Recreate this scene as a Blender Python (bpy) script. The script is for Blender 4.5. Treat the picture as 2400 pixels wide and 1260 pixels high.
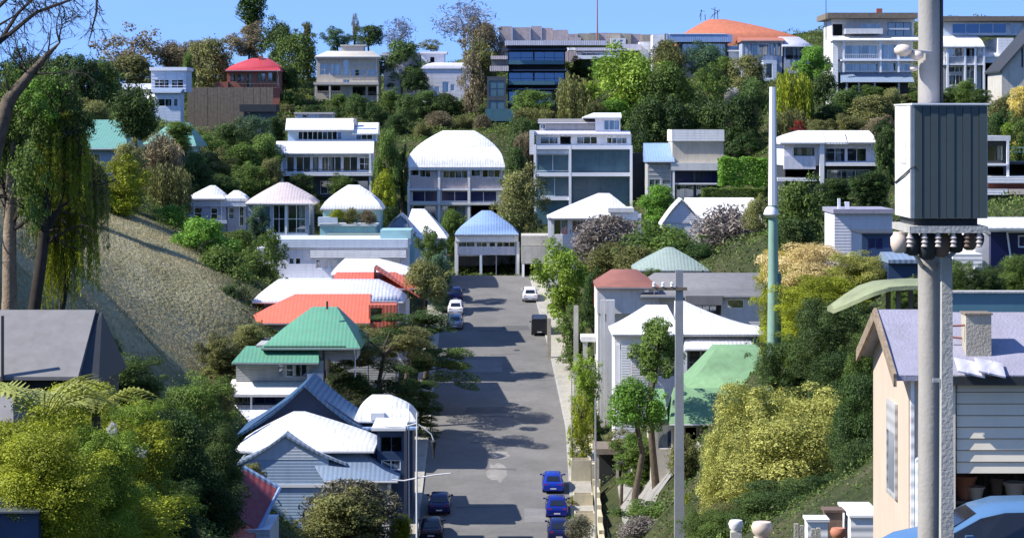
import bpy, math, random
import numpy as np
from mathutils import Vector
R = math.radians
for o in list(bpy.data.objects):
    bpy.data.objects.remove(o)
SC = bpy.context.scene
COL = SC.collection
# ------------------------------------------------------------------ camera, sky, sun, exposure
F, CX, HY, CZ = 6000.0, 1200.0, 300.0, 40.0        # photo pixels: focal length, axis, horizon row; eye height
cam = bpy.data.cameras.new('camera')
cam.sensor_width = 36.0
cam.lens = 36.0 * F / 2400.0
cam.shift_y = -(630.0 - HY) / 2400.0
cam.clip_start = 1.0
cam.clip_end = 20000.0
camo = bpy.data.objects.new('camera', cam)
camo.location = (0, 0, CZ)
camo.rotation_euler = (R(90), 0, 0)
COL.objects.link(camo)
SC.camera = camo
SUN_EL, SUN_AZ = R(44), R(-103)      # azimuth clockwise from +Y: the sun stands to the left and grazes the house fronts
world = bpy.data.worlds.new('World')
SC.world = world
world.use_nodes = True
wn, wl = world.node_tree.nodes, world.node_tree.links
sky = wn.new('ShaderNodeTexSky')
sky.sky_type = 'NISHITA'
sky.sun_disc = False
sky.sun_elevation = SUN_EL
sky.sun_rotation = SUN_AZ
sky.altitude = 800
sky.air_density = 1.0
sky.dust_density = 0.15
sky.ozone_density = 2.2
tc = wn.new('ShaderNodeTexCoord')
mp = wn.new('ShaderNodeMapping')      # the pale band at the horizon is kept low by sampling the sky higher up
mp.vector_type = 'POINT'
mp.inputs['Location'].default_value = (0, 0, 0.24)
tint = wn.new('ShaderNodeMix')
tint.data_type = 'RGBA'
tint.blend_type = 'MULTIPLY'
tint.inputs[0].default_value = 1.0
tint.inputs[7].default_value = (0.7, 0.81, 1.04, 1)
wl.new(tc.outputs['Generated'], mp.inputs[0])
wl.new(mp.outputs[0], sky.inputs[0])
wl.new(sky.outputs[0], tint.inputs[6])
wl.new(tint.outputs[2], wn['Background'].inputs[0])
wn['Background'].inputs[1].default_value = 0.15
sun = bpy.data.lights.new('sun', 'SUN')
sun.energy = 4.0
sun.angle = R(0.53)
sun.color = (1.0, 0.95, 0.87)
suno = bpy.data.objects.new('sun', sun)
sdir = Vector((math.sin(SUN_AZ) * math.cos(SUN_EL), math.cos(SUN_AZ) * math.cos(SUN_EL), math.sin(SUN_EL)))
suno.rotation_euler = sdir.to_track_quat('Z', 'Y').to_euler()
suno.location = (0, 0, 150)
COL.objects.link(suno)
SC.view_settings.view_transform = 'Standard'
SC.view_settings.look = 'None'
SC.view_settings.gamma = 1.0
SC.view_settings.use_curve_mapping = False
SC.view_settings.exposure = 0.95
SC.cycles.max_bounces = 6
SC.cycles.transparent_max_bounces = 12
SC.cycles.use_denoising = True

rng = random.Random(7)
nrs = np.random.RandomState(11)


def W(px, py, Y):
    """the place at distance Y that the photograph shows at (px, py)"""
    return Vector(((px - CX) * Y / F, Y, CZ + (HY - py) * Y / F))


# ------------------------------------------------------------------ materials
MATS = {}


def mat(name, col, rough=0.7, var=0.12, scale=1.2, metal=0.0, bump=0.0, bscale=20.0, ribs=0.0, ribscale=4.0, ribaxis='X', spec=0.4, dirt=0.0, dirtcol=(0.12, 0.11, 0.09)):
    if name in MATS:
        return MATS[name]
    m = bpy.data.materials.new(name)
    m.use_nodes = True
    n, l = m.node_tree.nodes, m.node_tree.links
    b = n['Principled BSDF']
    b.inputs['Roughness'].default_value = rough
    b.inputs['Metallic'].default_value = metal
    b.inputs['Specular IOR Level'].default_value = spec
    t = n.new('ShaderNodeTexCoord')
    nz = n.new('ShaderNodeTexNoise')
    nz.inputs['Scale'].default_value = scale
    nz.inputs['Detail'].default_value = 6
    nz.inputs['Roughness'].default_value = 0.65
    l.new(t.outputs['Object'], nz.inputs['Vector'])
    r = n.new('ShaderNodeValToRGB')
    r.color_ramp.elements[0].position = 0.3
    r.color_ramp.elements[1].position = 0.7
    lo = [c * (1 - var) for c in col]
    hi = [min(1, c * (1 + var)) for c in col]
    r.color_ramp.elements[0].color = (*lo, 1)
    r.color_ramp.elements[1].color = (*hi, 1)
    l.new(nz.outputs['Fac'], r.inputs['Fac'])
    out = r.outputs['Color']
    if dirt > 0:
        mpn = n.new('ShaderNodeMapping')
        mpn.inputs['Scale'].default_value = (1.6, 1.6, 0.22)
        l.new(t.outputs['Object'], mpn.inputs[0])
        n2 = n.new('ShaderNodeTexNoise')
        n2.inputs['Scale'].default_value = 1.7
        n2.inputs['Detail'].default_value = 5
        l.new(mpn.outputs[0], n2.inputs['Vector'])
        rr = n.new('ShaderNodeValToRGB')
        rr.color_ramp.elements[0].position = 0.48
        rr.color_ramp.elements[1].position = 0.78
        rr.color_ramp.elements[0].color = (0, 0, 0, 1)
        rr.color_ramp.elements[1].color = (dirt, dirt, dirt, 1)
        l.new(n2.outputs['Fac'], rr.inputs['Fac'])
        mx = n.new('ShaderNodeMix')
        mx.data_type = 'RGBA'
        l.new(rr.outputs['Color'], mx.inputs[0])
        l.new(out, mx.inputs[6])
        mx.inputs[7].default_value = (*dirtcol, 1)
        out = mx.outputs[2]
    l.new(out, b.inputs['Base Color'])
    if bump > 0 or ribs > 0:
        bp = n.new('ShaderNodeBump')
        if ribs > 0:
            wv = n.new('ShaderNodeTexWave')
            wv.bands_direction = ribaxis
            wv.inputs['Scale'].default_value = ribscale
            l.new(t.outputs['Object'], wv.inputs['Vector'])
            l.new(wv.outputs['Fac'], bp.inputs['Height'])
            bp.inputs['Strength'].default_value = ribs
            bp.inputs['Distance'].default_value = 0.03
        else:
            n3 = n.new('ShaderNodeTexNoise')
            n3.inputs['Scale'].default_value = bscale
            n3.inputs['Detail'].default_value = 5
            l.new(t.outputs['Object'], n3.inputs['Vector'])
            l.new(n3.outputs['Fac'], bp.inputs['Height'])
            bp.inputs['Strength'].default_value = bump
            bp.inputs['Distance'].default_value = 0.05
        l.new(bp.outputs[0], b.inputs['Normal'])
    MATS[name] = m
    return m


def leafmat(name, dark, light, trans=0.38, rough=0.55):
    m = bpy.data.materials.new(name)
    m.use_nodes = True
    n, l = m.node_tree.nodes, m.node_tree.links
    b = n['Principled BSDF']
    b.inputs['Roughness'].default_value = rough
    b.inputs['Specular IOR Level'].default_value = 0.3
    a = n.new('ShaderNodeAttribute')
    a.attribute_name = 'tint'
    mx = n.new('ShaderNodeMix')
    mx.data_type = 'RGBA'
    mx.inputs[6].default_value = (*dark, 1)
    mx.inputs[7].default_value = (*light, 1)
    l.new(a.outputs['Fac'], mx.inputs[0])
    oi = n.new('ShaderNodeObjectInfo')
    hs = n.new('ShaderNodeHueSaturation')
    mr = n.new('ShaderNodeMapRange')
    mr.inputs[3].default_value = 0.8
    mr.inputs[4].default_value = 1.2
    l.new(oi.outputs['Random'], mr.inputs[0])
    l.new(mr.outputs[0], hs.inputs['Value'])
    l.new(mx.outputs[2], hs.inputs['Color'])
    l.new(hs.outputs[0], b.inputs['Base Color'])
    tr = n.new('ShaderNodeBsdfTranslucent')
    l.new(hs.outputs[0], tr.inputs[0])
    ms = n.new('ShaderNodeMixShader')
    ms.inputs[0].default_value = trans
    l.new(b.outputs[0], ms.inputs[1])
    l.new(tr.outputs[0], ms.inputs[2])
    l.new(ms.outputs[0], n['Material Output'].inputs[0])
    MATS[name] = m
    return m


def glassmat(name, tintc, gloss, gcol=(0.9, 0.95, 1.0), rough=0.03):
    m = bpy.data.materials.new(name)
    m.use_nodes = True
    n, l = m.node_tree.nodes, m.node_tree.links
    n.remove(n['Principled BSDF'])
    t = n.new('ShaderNodeBsdfTransparent')
    t.inputs[0].default_value = (*tintc, 1)
    g = n.new('ShaderNodeBsdfGlossy')
    g.inputs['Color'].default_value = (*gcol, 1)
    g.inputs['Roughness'].default_value = rough
    ms = n.new('ShaderNodeMixShader')
    ms.inputs[0].default_value = gloss
    l.new(t.outputs[0], ms.inputs[1])
    l.new(g.outputs[0], ms.inputs[2])
    l.new(ms.outputs[0], n['Material Output'].inputs[0])
    MATS[name] = m
    return m


M = MATS
glassmat('glass', (0.62, 0.68, 0.72), 0.2)
glassmat('blue_glass', (0.2, 0.32, 0.5), 0.2, (0.4, 0.6, 0.9))
glassmat('car_glass', (0.12, 0.14, 0.16), 0.3)
mat('white_roof', (0.78, 0.775, 0.77), 0.5, 0.05, ribs=0.4, ribscale=0.9, dirt=0.34, dirtcol=(0.2, 0.17, 0.15))
mat('white_paint', (0.8, 0.79, 0.78), 0.6, 0.04, ribs=0.35, ribscale=1.4, ribaxis='Z', dirt=0.2)
mat('navy_glass', (0.012, 0.016, 0.075), 0.12, 0.3, spec=0.5)
mat('teal_glass', (0.075, 0.14, 0.17), 0.15, 0.25, scale=0.4, spec=0.5)
mat('white_trim', (0.8, 0.8, 0.82), 0.5, 0.03)
mat('lavender_wall', (0.66, 0.65, 0.7), 0.7, 0.05, ribs=0.35, ribscale=1.4, ribaxis='Z', dirt=0.2)
mat('lavender_roof', (0.6, 0.58, 0.64), 0.55, 0.06, ribs=0.4, ribscale=0.9, dirt=0.34, dirtcol=(0.2, 0.17, 0.15))
mat('pink_roof', (0.56, 0.48, 0.47), 0.7, 0.05, ribs=0.45, ribscale=0.9, dirt=0.34, dirtcol=(0.2, 0.17, 0.15))
mat('beige_wall', (0.5, 0.45, 0.37), 0.8, 0.08, dirt=0.3)
mat('beige_roof', (0.52, 0.48, 0.42), 0.7, 0.06)
mat('grey_wall', (0.4, 0.4, 0.4), 0.8, 0.1, ribs=0.4, ribscale=1.4, ribaxis='Z', dirt=0.25)
mat('pale_grey_wall', (0.66, 0.65, 0.64), 0.8, 0.07, dirt=0.2)
mat('blue_grey_wall', (0.36, 0.4, 0.48), 0.7, 0.06, ribs=0.4, ribscale=1.4, ribaxis='Z', dirt=0.2)
mat('pale_blue_wall', (0.56, 0.63, 0.72), 0.7, 0.05, ribs=0.35, ribscale=1.4, ribaxis='Z', dirt=0.2)
mat('sky_blue_wall', (0.36, 0.48, 0.63), 0.7, 0.06, ribs=0.3, ribscale=1.4, ribaxis='Z', dirt=0.15)
mat('slate_blue_roof', (0.2, 0.27, 0.37), 0.6, 0.06, ribs=0.45, ribscale=0.9, dirt=0.34, dirtcol=(0.2, 0.17, 0.15))
mat('blue_roof', (0.03, 0.09, 0.2), 0.5, 0.08, ribs=0.45, ribscale=0.9, dirt=0.34, dirtcol=(0.2, 0.17, 0.15))
mat('navy_wall', (0.03, 0.06, 0.13), 0.6, 0.15)
mat('pale_blue_roof', (0.24, 0.36, 0.58), 0.5, 0.05, ribs=0.45, ribscale=0.9, dirt=0.34, dirtcol=(0.2, 0.17, 0.15))
mat('teal_wall', (0.3, 0.5, 0.52), 0.7, 0.08, dirt=0.2)
mat('teal_roof', (0.13, 0.31, 0.26), 0.6, 0.06, ribs=0.45, ribscale=0.9, dirt=0.34, dirtcol=(0.2, 0.17, 0.15))
mat('green_roof', (0.1, 0.29, 0.19), 0.55, 0.07, ribs=0.45, ribscale=0.9, dirt=0.34, dirtcol=(0.2, 0.17, 0.15))
mat('moss_green_roof', (0.16, 0.29, 0.15), 0.8, 0.16, bump=0.3, dirt=0.2)
mat('sage_roof', (0.27, 0.34, 0.3), 0.7, 0.06, ribs=0.45, ribscale=0.9, dirt=0.34, dirtcol=(0.2, 0.17, 0.15))
mat('salmon_roof', (0.6, 0.14, 0.085), 0.55, 0.07, ribs=0.45, ribscale=0.9, dirt=0.34, dirtcol=(0.2, 0.17, 0.15))
mat('maroon_roof', (0.24, 0.05, 0.06), 0.6, 0.08, ribs=0.45, ribscale=0.9, dirt=0.34, dirtcol=(0.2, 0.17, 0.15))
mat('red_roof', (0.5, 0.05, 0.06), 0.55, 0.1, ribs=0.45, ribscale=0.9, dirt=0.34, dirtcol=(0.2, 0.17, 0.15))
mat('brick_red_wall', (0.3, 0.1, 0.07), 0.8, 0.15, bump=0.3)
mat('orange_roof', (0.46, 0.15, 0.08), 0.75, 0.12, bump=0.3, bscale=8, dirt=0.35)
mat('rust_roof', (0.28, 0.11, 0.08), 0.75, 0.12, dirt=0.3)
mat('pink_stone', (0.5, 0.41, 0.4), 0.85, 0.2, scale=3, bump=0.5, dirt=0.35)
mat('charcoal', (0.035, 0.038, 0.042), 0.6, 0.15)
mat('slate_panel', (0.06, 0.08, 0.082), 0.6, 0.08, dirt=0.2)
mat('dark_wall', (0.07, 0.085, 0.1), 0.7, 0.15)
mat('dark_teal_panel', (0.07, 0.16, 0.2), 0.35, 0.08)
mat('brown_board', (0.2, 0.16, 0.12), 0.85, 0.25, scale=2, bump=0.4, dirt=0.3)
mat('pale_board', (0.42, 0.38, 0.3), 0.85, 0.2, scale=2, bump=0.4, dirt=0.3)
mat('concrete', (0.42, 0.41, 0.38), 0.85, 0.12, scale=1.5, bump=0.3, dirt=0.35)
mat('pale_concrete', (0.5, 0.47, 0.41), 0.85, 0.1, scale=1.5, bump=0.2, dirt=0.3)
mat('pole_concrete', (0.36, 0.34, 0.31), 0.85, 0.1, scale=2, bump=0.15, dirt=0.4)
mat('cream_render', (0.56, 0.5, 0.35), 0.85, 0.1, bump=0.25, dirt=0.35)
mat('peach_render', (0.58, 0.46, 0.36), 0.85, 0.05, bump=0.1, dirt=0.08)
mat('taupe_board', (0.72, 0.66, 0.54), 0.7, 0.04, dirt=0.08)
mat('mauve_roof', (0.3, 0.29, 0.36), 0.75, 0.1, scale=2, bump=0.35, dirt=0.2)
mat('grey_roof', (0.2, 0.195, 0.195), 0.75, 0.1, dirt=0.3)
mat('iron', (0.05, 0.05, 0.055), 0.5, 0.1)
mat('galvanised', (0.38, 0.39, 0.41), 0.5, 0.12, metal=0.3, dirt=0.25)
mat('green_pole_paint', (0.25, 0.4, 0.32), 0.5, 0.15, dirt=0.2)
mat('curtain', (0.65, 0.63, 0.58), 0.9, 0.1)
mat('bark', (0.11, 0.085, 0.06), 0.9, 0.35, scale=3, bump=0.8, bscale=9)
mat('pale_bark', (0.26, 0.2, 0.14), 0.9, 0.3, scale=3, bump=0.8, bscale=9)
mat('dark_bark', (0.035, 0.028, 0.022), 0.9, 0.3, scale=3)
mat('twig_hazeblue', (0.25, 0.27, 0.33), 0.9, 0.2)  # twigs tinted blue to carry the distance haze
mat('rubber', (0.02, 0.02, 0.02), 0.8, 0.1)
mat('alloy', (0.45, 0.45, 0.47), 0.35, 0.05, metal=0.8)
mat('car_blue', (0.015, 0.05, 0.42), 0.22, 0.02, metal=0.35, spec=0.6)
mat('car_navy', (0.01, 0.016, 0.09), 0.25, 0.02, metal=0.3, spec=0.6)
mat('car_royal', (0.01, 0.025, 0.27), 0.22, 0.02, metal=0.35, spec=0.6)
mat('car_black', (0.012, 0.013, 0.02), 0.25, 0.02, spec=0.6)
mat('car_white', (0.75, 0.75, 0.77), 0.25, 0.02, spec=0.6)
mat('car_silver', (0.35, 0.36, 0.4), 0.3, 0.02, metal=0.7)
mat('car_sky', (0.13, 0.27, 0.46), 0.25, 0.02, metal=0.4, spec=0.6)
mat('lamp_red', (0.4, 0.02, 0.02), 0.3, 0.05)
mat('lamp_clear', (0.8, 0.8, 0.8), 0.2, 0.02)
mat('terracotta', (0.5, 0.2, 0.12), 0.8, 0.12)
mat('cream_ceramic', (0.68, 0.56, 0.46), 0.5, 0.06)
mat('rock_pale', (0.55, 0.47, 0.42), 0.9, 0.15, bump=0.6, bscale=4)
mat('rock_dark', (0.07, 0.06, 0.055), 0.9, 0.25, bump=0.6, bscale=4)
mat('rock_brown', (0.18, 0.12, 0.09), 0.9, 0.25, bump=0.6, bscale=4)
mat('ochre', (0.45, 0.32, 0.06), 0.8, 0.1)
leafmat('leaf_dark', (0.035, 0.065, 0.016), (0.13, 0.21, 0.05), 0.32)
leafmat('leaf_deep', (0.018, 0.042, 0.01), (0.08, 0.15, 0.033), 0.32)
leafmat('leaf_mid', (0.065, 0.11, 0.02), (0.21, 0.32, 0.065))
leafmat('leaf_bright', (0.08, 0.17, 0.02), (0.24, 0.46, 0.06), 0.35)
leafmat('leaf_lime', (0.14, 0.23, 0.02), (0.42, 0.58, 0.08), 0.35)
leafmat('leaf_olive', (0.12, 0.125, 0.04), (0.34, 0.35, 0.12))
leafmat('leaf_moss', (0.15, 0.18, 0.012), (0.5, 0.56, 0.045), 0.35)
leafmat('leaf_grey', (0.11, 0.11, 0.07), (0.29, 0.28, 0.19))
leafmat('leaf_brown', (0.14, 0.115, 0.065), (0.38, 0.32, 0.19))
leafmat('leaf_twig', (0.15, 0.13, 0.115), (0.38, 0.33, 0.29), 0.15)
leafmat('leaf_yellowgreen', (0.2, 0.21, 0.03), (0.68, 0.68, 0.2), 0.3)
leafmat('leaf_yellow', (0.4, 0.32, 0.04), (0.85, 0.72, 0.25), 0.3)
leafmat('leaf_cream', (0.42, 0.32, 0.1), (0.85, 0.72, 0.42), 0.3)
leafmat('leaf_red', (0.15, 0.012, 0.012), (0.36, 0.04, 0.03))
leafmat('leaf_bluegreen', (0.05, 0.1, 0.055), (0.16, 0.27, 0.14))
leafmat('leaf_hazeblue', (0.16, 0.19, 0.26), (0.3, 0.33, 0.42), 0.3)  # distance haze is put into this leaf colour
leafmat('straw', (0.25, 0.215, 0.1), (0.5, 0.43, 0.24), 0.3)
leafmat('petal_white', (0.6, 0.6, 0.6), (0.8, 0.8, 0.8), 0.3)


# ------------------------------------------------------------------ mesh helpers
class MB:
    def __init__(s):
        s.v, s.f = [], []

    def quad(s, a, b, c, d):
        i = len(s.v)
        s.v += [tuple(a), tuple(b), tuple(c), tuple(d)]
        s.f.append((i, i + 1, i + 2, i + 3))

    def box(s, x0, x1, y0, y1, z0, z1):
        i = len(s.v)
        s.v += [(x0, y0, z0), (x1, y0, z0), (x1, y1, z0), (x0, y1, z0), (x0, y0, z1), (x1, y0, z1), (x1, y1, z1), (x0, y1, z1)]
        for f in ((0, 3, 2, 1), (4, 5, 6, 7), (0, 1, 5, 4), (1, 2, 6, 5), (2, 3, 7, 6), (3, 0, 4, 7)):
            s.f.append(tuple(i + k for k in f))

    def tube(s, pts, rad, n=6, cap=True):
        pts = [Vector(p) for p in pts]
        i0 = len(s.v)
        for k, p in enumerate(pts):
            d = (pts[min(k + 1, len(pts) - 1)] - pts[max(k - 1, 0)])
            d = d.normalized() if d.length > 1e-6 else Vector((0, 0, 1))
            u = d.cross(Vector((0.31, 0.95, 0.05)) if abs(d.y) < 0.9 else Vector((1, 0, 0))).normalized()
            w = d.cross(u)
            r = rad[k] if hasattr(rad, '__len__') else rad
            for j in range(n):
                a = 2 * math.pi * j / n
                s.v.append(tuple(p + (u * math.cos(a) + w * math.sin(a)) * r))
        for k in range(len(pts) - 1):
            for j in range(n):
                a = i0 + k * n + j
                b = i0 + k * n + (j + 1) % n
                s.f.append((a, b, b + n, a + n))
        if cap:
            s.f.append(tuple(i0 + j for j in range(n))[::-1])
            e = i0 + (len(pts) - 1) * n
            s.f.append(tuple(e + j for j in range(n)))

    def lathe(s, prof, c=(0, 0, 0), n=14):
        i0 = len(s.v)
        for r, z in prof:
            for j in range(n):
                a = 2 * math.pi * j / n
                s.v.append((c[0] + r * math.cos(a), c[1] + r * math.sin(a), c[2] + z))
        for k in range(len(prof) - 1):
            for j in range(n):
                a = i0 + k * n + j
                b = i0 + k * n + (j + 1) % n
                s.f.append((a, b, b + n, a + n))
        s.f.append(tuple(i0 + j for j in range(n))[::-1])
        e = i0 + (len(prof) - 1) * n
        s.f.append(tuple(e + j for j in range(n)))

    def wall(s, x0, x1, y0, y1, z0, z1, holes, rev=0.16):
        xs = sorted({x0, x1} | {h[0] for h in holes} | {h[1] for h in holes})
        zs = sorted({z0, z1} | {h[2] for h in holes} | {h[3] for h in holes})
        for a, b in zip(xs, xs[1:]):
            for c, d in zip(zs, zs[1:]):
                mx, mz = (a + b) / 2, (c + d) / 2
                if any(h[0] < mx < h[1] and h[2] < mz < h[3] for h in holes):
                    continue
                s.quad((a, y0, c), (b, y0, c), (b, y0, d), (a, y0, d))
        for h in holes:
            a, b, c, d = h[:4]
            y = y0 + rev
            s.quad((a, y0, c), (a, y, c), (a, y, d), (a, y0, d))
            s.quad((b, y0, c), (b, y0, d), (b, y, d), (b, y, c))
            s.quad((a, y0, c), (b, y0, c), (b, y, c), (a, y, c))
            s.quad((a, y0, d), (a, y, d), (b, y, d), (b, y0, d))
        s.quad((x0, y1, z0), (x0, y0, z0), (x0, y0, z1), (x0, y1, z1))
        s.quad((x1, y0, z0), (x1, y1, z0), (x1, y1, z1), (x1, y0, z1))
        s.quad((x1, y1, z0), (x0, y1, z0), (x0, y1, z1), (x1, y1, z1))
        s.quad((x0, y0, z1), (x1, y0, z1), (x1, y1, z1), (x0, y1, z1))
        s.quad((x0, y0, z0), (x0, y1, z0), (x1, y1, z0), (x1, y0, z0))

    def roof(s, x0, x1, y0, y1, ze, zr, rx0, rx1, ry0, ry1, th=0.22, n=1, p=1.0):
        """rings from the eaves rectangle up to the ridge line; covers gable, hip, pyramid and tent shapes"""
        i0 = len(s.v)
        s.v += [(x0, y0, ze - th), (x1, y0, ze - th), (x1, y1, ze - th), (x0, y1, ze - th)]
        m = 1
        for k in range(n + 1):
            t = k / n
            z = ze + (zr - ze) * t ** p
            q = lambda a, b: a + (b - a) * t
            s.v += [(q(x0, rx0), q(y0, ry0), z), (q(x1, rx1), q(y0, ry0), z), (q(x1, rx1), q(y1, ry1), z), (q(x0, rx0), q(y1, ry1), z)]
            m += 1
        for k in range(m - 1):
            a = i0 + 4 * k
            for j in range(4):
                b = (j + 1) % 4
                s.f.append((a + j, a + b, a + 4 + b, a + 4 + j))
        s.f.append((i0 + 3, i0 + 2, i0 + 1, i0))
        e = i0 + 4 * (m - 1)
        s.f.append((e, e + 1, e + 2, e + 3))

    def build(s, name, m, parent=None, loc=None, smooth=None):
        me = bpy.data.meshes.new(name)
        me.from_pydata(s.v, [], s.f)
        me.materials.append(m)
        me.validate(clean_customdata=False)
        if smooth is not None:
            me.shade_smooth()
            me.set_sharp_from_angle(angle=R(smooth))
        o = bpy.data.objects.new(name, me)
        COL.objects.link(o)
        if parent is not None:
            o.parent = parent
        if loc is not None:
            o.location = loc
        return o


def tag(o, label=None, cat=None, group=None, kind=None):
    if label:
        o['label'] = label
    if cat:
        o['category'] = cat
    if group:
        o['group'] = group
    if kind:
        o['kind'] = kind
    return o


def empty(name, loc, label, cat, group=None, rz=0.0):
    o = bpy.data.objects.new(name, None)
    COL.objects.link(o)
    o.location = loc
    o.rotation_euler = (0, 0, rz)
    o.empty_display_size = 0.5
    return tag(o, label, cat, group)


def copy_tree(o, parent=None):
    c = o.copy()
    COL.objects.link(c)
    c.parent = parent
    for ch in o.children:
        copy_tree(ch, c)
    return c


# ------------------------------------------------------------------ the land
CTRL = [  # px, py, distance of points where the ground lies
    (1150, 1260, 200), (1150, 1000, 240), (1150, 830, 270), (1150, 655, 311), (1000, 1260, 200), (1330, 1255, 200), (1330, 995, 240), (1020, 1000, 240), (1060, 660, 311), (1235, 660, 311),
    (1150, 1480, 160), (1150, 1500, 110), (1150, 1600, 65), (1150, 1500, 30), (600, 1700, 65), (600, 1480, 100), (900, 1480, 150),
    (700, 1245, 190), (650, 985, 222), (700, 835, 240), (850, 775, 256), (750, 690, 272), (500, 570, 307), (650, 590, 302), (820, 620, 298), (970, 625, 304), (1140, 652, 318),
    (770, 470, 347), (1070, 528, 352), (1360, 512, 347), (1600, 470, 340), (1940, 445, 292), (1390, 600, 302), (1680, 610, 297), (1575, 665, 264), (1640, 860, 240), (1600, 930, 224), (1620, 1060, 200),
    (1450, 1240, 190), (1450, 1060, 215), (1420, 830, 262), (1330, 640, 305), (1850, 1290, 112), (1600, 1290, 140), (1350, 1420, 150), (1880, 900, 160), (1930, 760, 155),
    (2250, 1275, 45), (2000, 1290, 46), (2300, 1500, 30), (1800, 1300, 60), (2300, 830, 74), (2450, 800, 74), (2100, 1150, 74), (2000, 1150, 92), (2250, 950, 92), (2250, 780, 112), (1960, 960, 128), (1780, 1190, 128), (2400, 760, 100), (2200, 610, 150), (2350, 645, 130), (2200, 560, 200), (1980, 600, 190), (2380, 470, 232), (2380, 300, 300),
    (200, 1450, 75), (-50, 1400, 75), (450, 1330, 130), (100, 910, 105), (-100, 880, 110), (30, 765, 125), (300, 900, 175), (150, 725, 150), (300, 700, 210), (250, 515, 262), (400, 900, 212), (540, 872, 236), (500, 700, 240), (360, 530, 268), (60, 500, 240), (560, 1330, 150),
    (220, 400, 300), (400, 350, 332), (390, 300, 382), (540, 332, 396), (595, 250, 422), (810, 240, 432), (1050, 238, 432), (1250, 292, 410), (1400, 165, 442), (1700, 180, 432), (1000, 325, 390), (1400, 310, 385), (1650, 380, 375), (1850, 420, 330), (2050, 243, 372), (2300, 228, 366), (1950, 330, 340), (430, 470, 330), (900, 420, 370),
    (300, 215, 450), (600, 190, 468), (900, 190, 468), (1200, 120, 472), (0, 260, 450), (2500, 520, 232), (2500, 610, 180), (2350, 565, 180), (2500, 420, 290), (2500, 665, 130), (2150, 650, 150), (2100, 560, 215), (1700, 100, 472), (2100, 70, 450), (2500, 70, 450), (0, 280, 400), (-100, 330, 300), (2600, 250, 360), (2600, 600, 150), (2700, 1200, 60),
]
cp = np.array([list(W(*c)) for c in CTRL])
cxy, cz = cp[:, :2] / 100.0, cp[:, 2]


def tps_u(r2):
    return np.where(r2 < 1e-12, 0.0, 0.5 * r2 * np.log(np.maximum(r2, 1e-12)))


nC = len(cxy)
K = tps_u(((cxy[:, None] - cxy[None]) ** 2).sum(-1)) + np.eye(nC) * 0.004
Pm = np.hstack([np.ones((nC, 1)), cxy])
A = np.vstack([np.hstack([K, Pm]), np.hstack([Pm.T, np.zeros((3, 3))])])
SOL = np.linalg.solve(A, np.concatenate([cz, np.zeros(3)]))
ROAD_Y = [185, 200, 240, 270, 311, 314]
ROAD_L = [-7.4, -7.4, -7.7, -7.9, -8.1, -8.1]
ROAD_R = [4.6, 4.7, 5.0, 4.0, 2.2, 2.1]
ROAD_Z = [CZ - 33.2, CZ - 32.0, CZ - 28.0, CZ - 23.85, CZ - 18.34, CZ - 18.0]


def ground(x, y):
    x = np.atleast_1d(np.asarray(x, float))
    y = np.atleast_1d(np.asarray(y, float))
    xc = np.clip(x, -95, 95)
    yc = np.clip(y, 5, 475)
    q = np.stack([xc, yc], -1) / 100.0
    z = tps_u(((q[:, None] - cxy[None]) ** 2).sum(-1)) @ SOL[:nC] + SOL[nC] + q @ SOL[nC + 1:]
    z = np.clip(z, CZ - 40, CZ + 26)
    # the street is cut level across its width
    l = np.interp(y, ROAD_Y, ROAD_L) - 2.2
    r = np.interp(y, ROAD_Y, ROAD_R) + 2.4
    rz = np.interp(y, ROAD_Y, ROAD_Z) - 0.05
    d = np.maximum(np.maximum(l - x, x - r), np.maximum(176 - y, y - 314.5))
    t = np.clip(d / 4.0, 0, 1)
    t = t * t * (3 - 2 * t)
    z = np.where(d < 4, rz * (1 - t) + z * t, z)
    far = np.sqrt(np.maximum(0, np.abs(x) - 95) ** 2 + np.maximum(0, y - 475) ** 2 + np.maximum(0, 5 - y) ** 2)
    u = np.clip(far / 400.0, 0, 1)
    z = z * (1 - u) + (-10.0) * u
    z = z + 0.12 * np.sin(x * 0.9 + 1.3 * np.sin(y * 0.31)) * np.sin(y * 0.7) * np.clip(d / 6, 0, 1)
    return z


def gz(x, y):
    return float(ground(x, y)[0])


gx = np.concatenate([-95 - np.array([3000, 1500, 700, 300, 150, 70, 30, 12]), np.arange(-95, 95.1, 1.6), 95 + np.array([12, 30, 70, 150, 300, 700, 1500, 3000])])
gy = np.concatenate([np.array([-2500, -900, -300, -100, -40, -10]), np.arange(5, 476, 1.6), 480 + np.array([6, 15, 40, 100, 250, 500, 1200, 4000])])
GX, GY = np.meshgrid(gx, gy)
gzv = np.concatenate([ground(GX.ravel()[i:i + 8000], GY.ravel()[i:i + 8000]) for i in range(0, GX.size, 8000)])
me = bpy.data.meshes.new('terrain')
nx_, ny_ = len(gx), len(gy)
idx = np.arange(nx_ * ny_).reshape(ny_, nx_)
quads = np.stack([idx[:-1, :-1], idx[:-1, 1:], idx[1:, 1:], idx[1:, :-1]], -1).reshape(-1, 4)
me.from_pydata(np.stack([GX.ravel(), GY.ravel(), gzv], -1).tolist(), [], quads.tolist())


def inpoly(px, py, poly):
    c = np.zeros(px.shape, bool)
    n = len(poly)
    for i in range(n):
        x1, y1 = poly[i]
        x2, y2 = poly[(i + 1) % n]
        cond = ((y1 > py) != (y2 > py)) & (px < (x2 - x1) * (py - y1) / (y2 - y1 + 1e-12) + x1)
        c ^= cond
    return c


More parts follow.
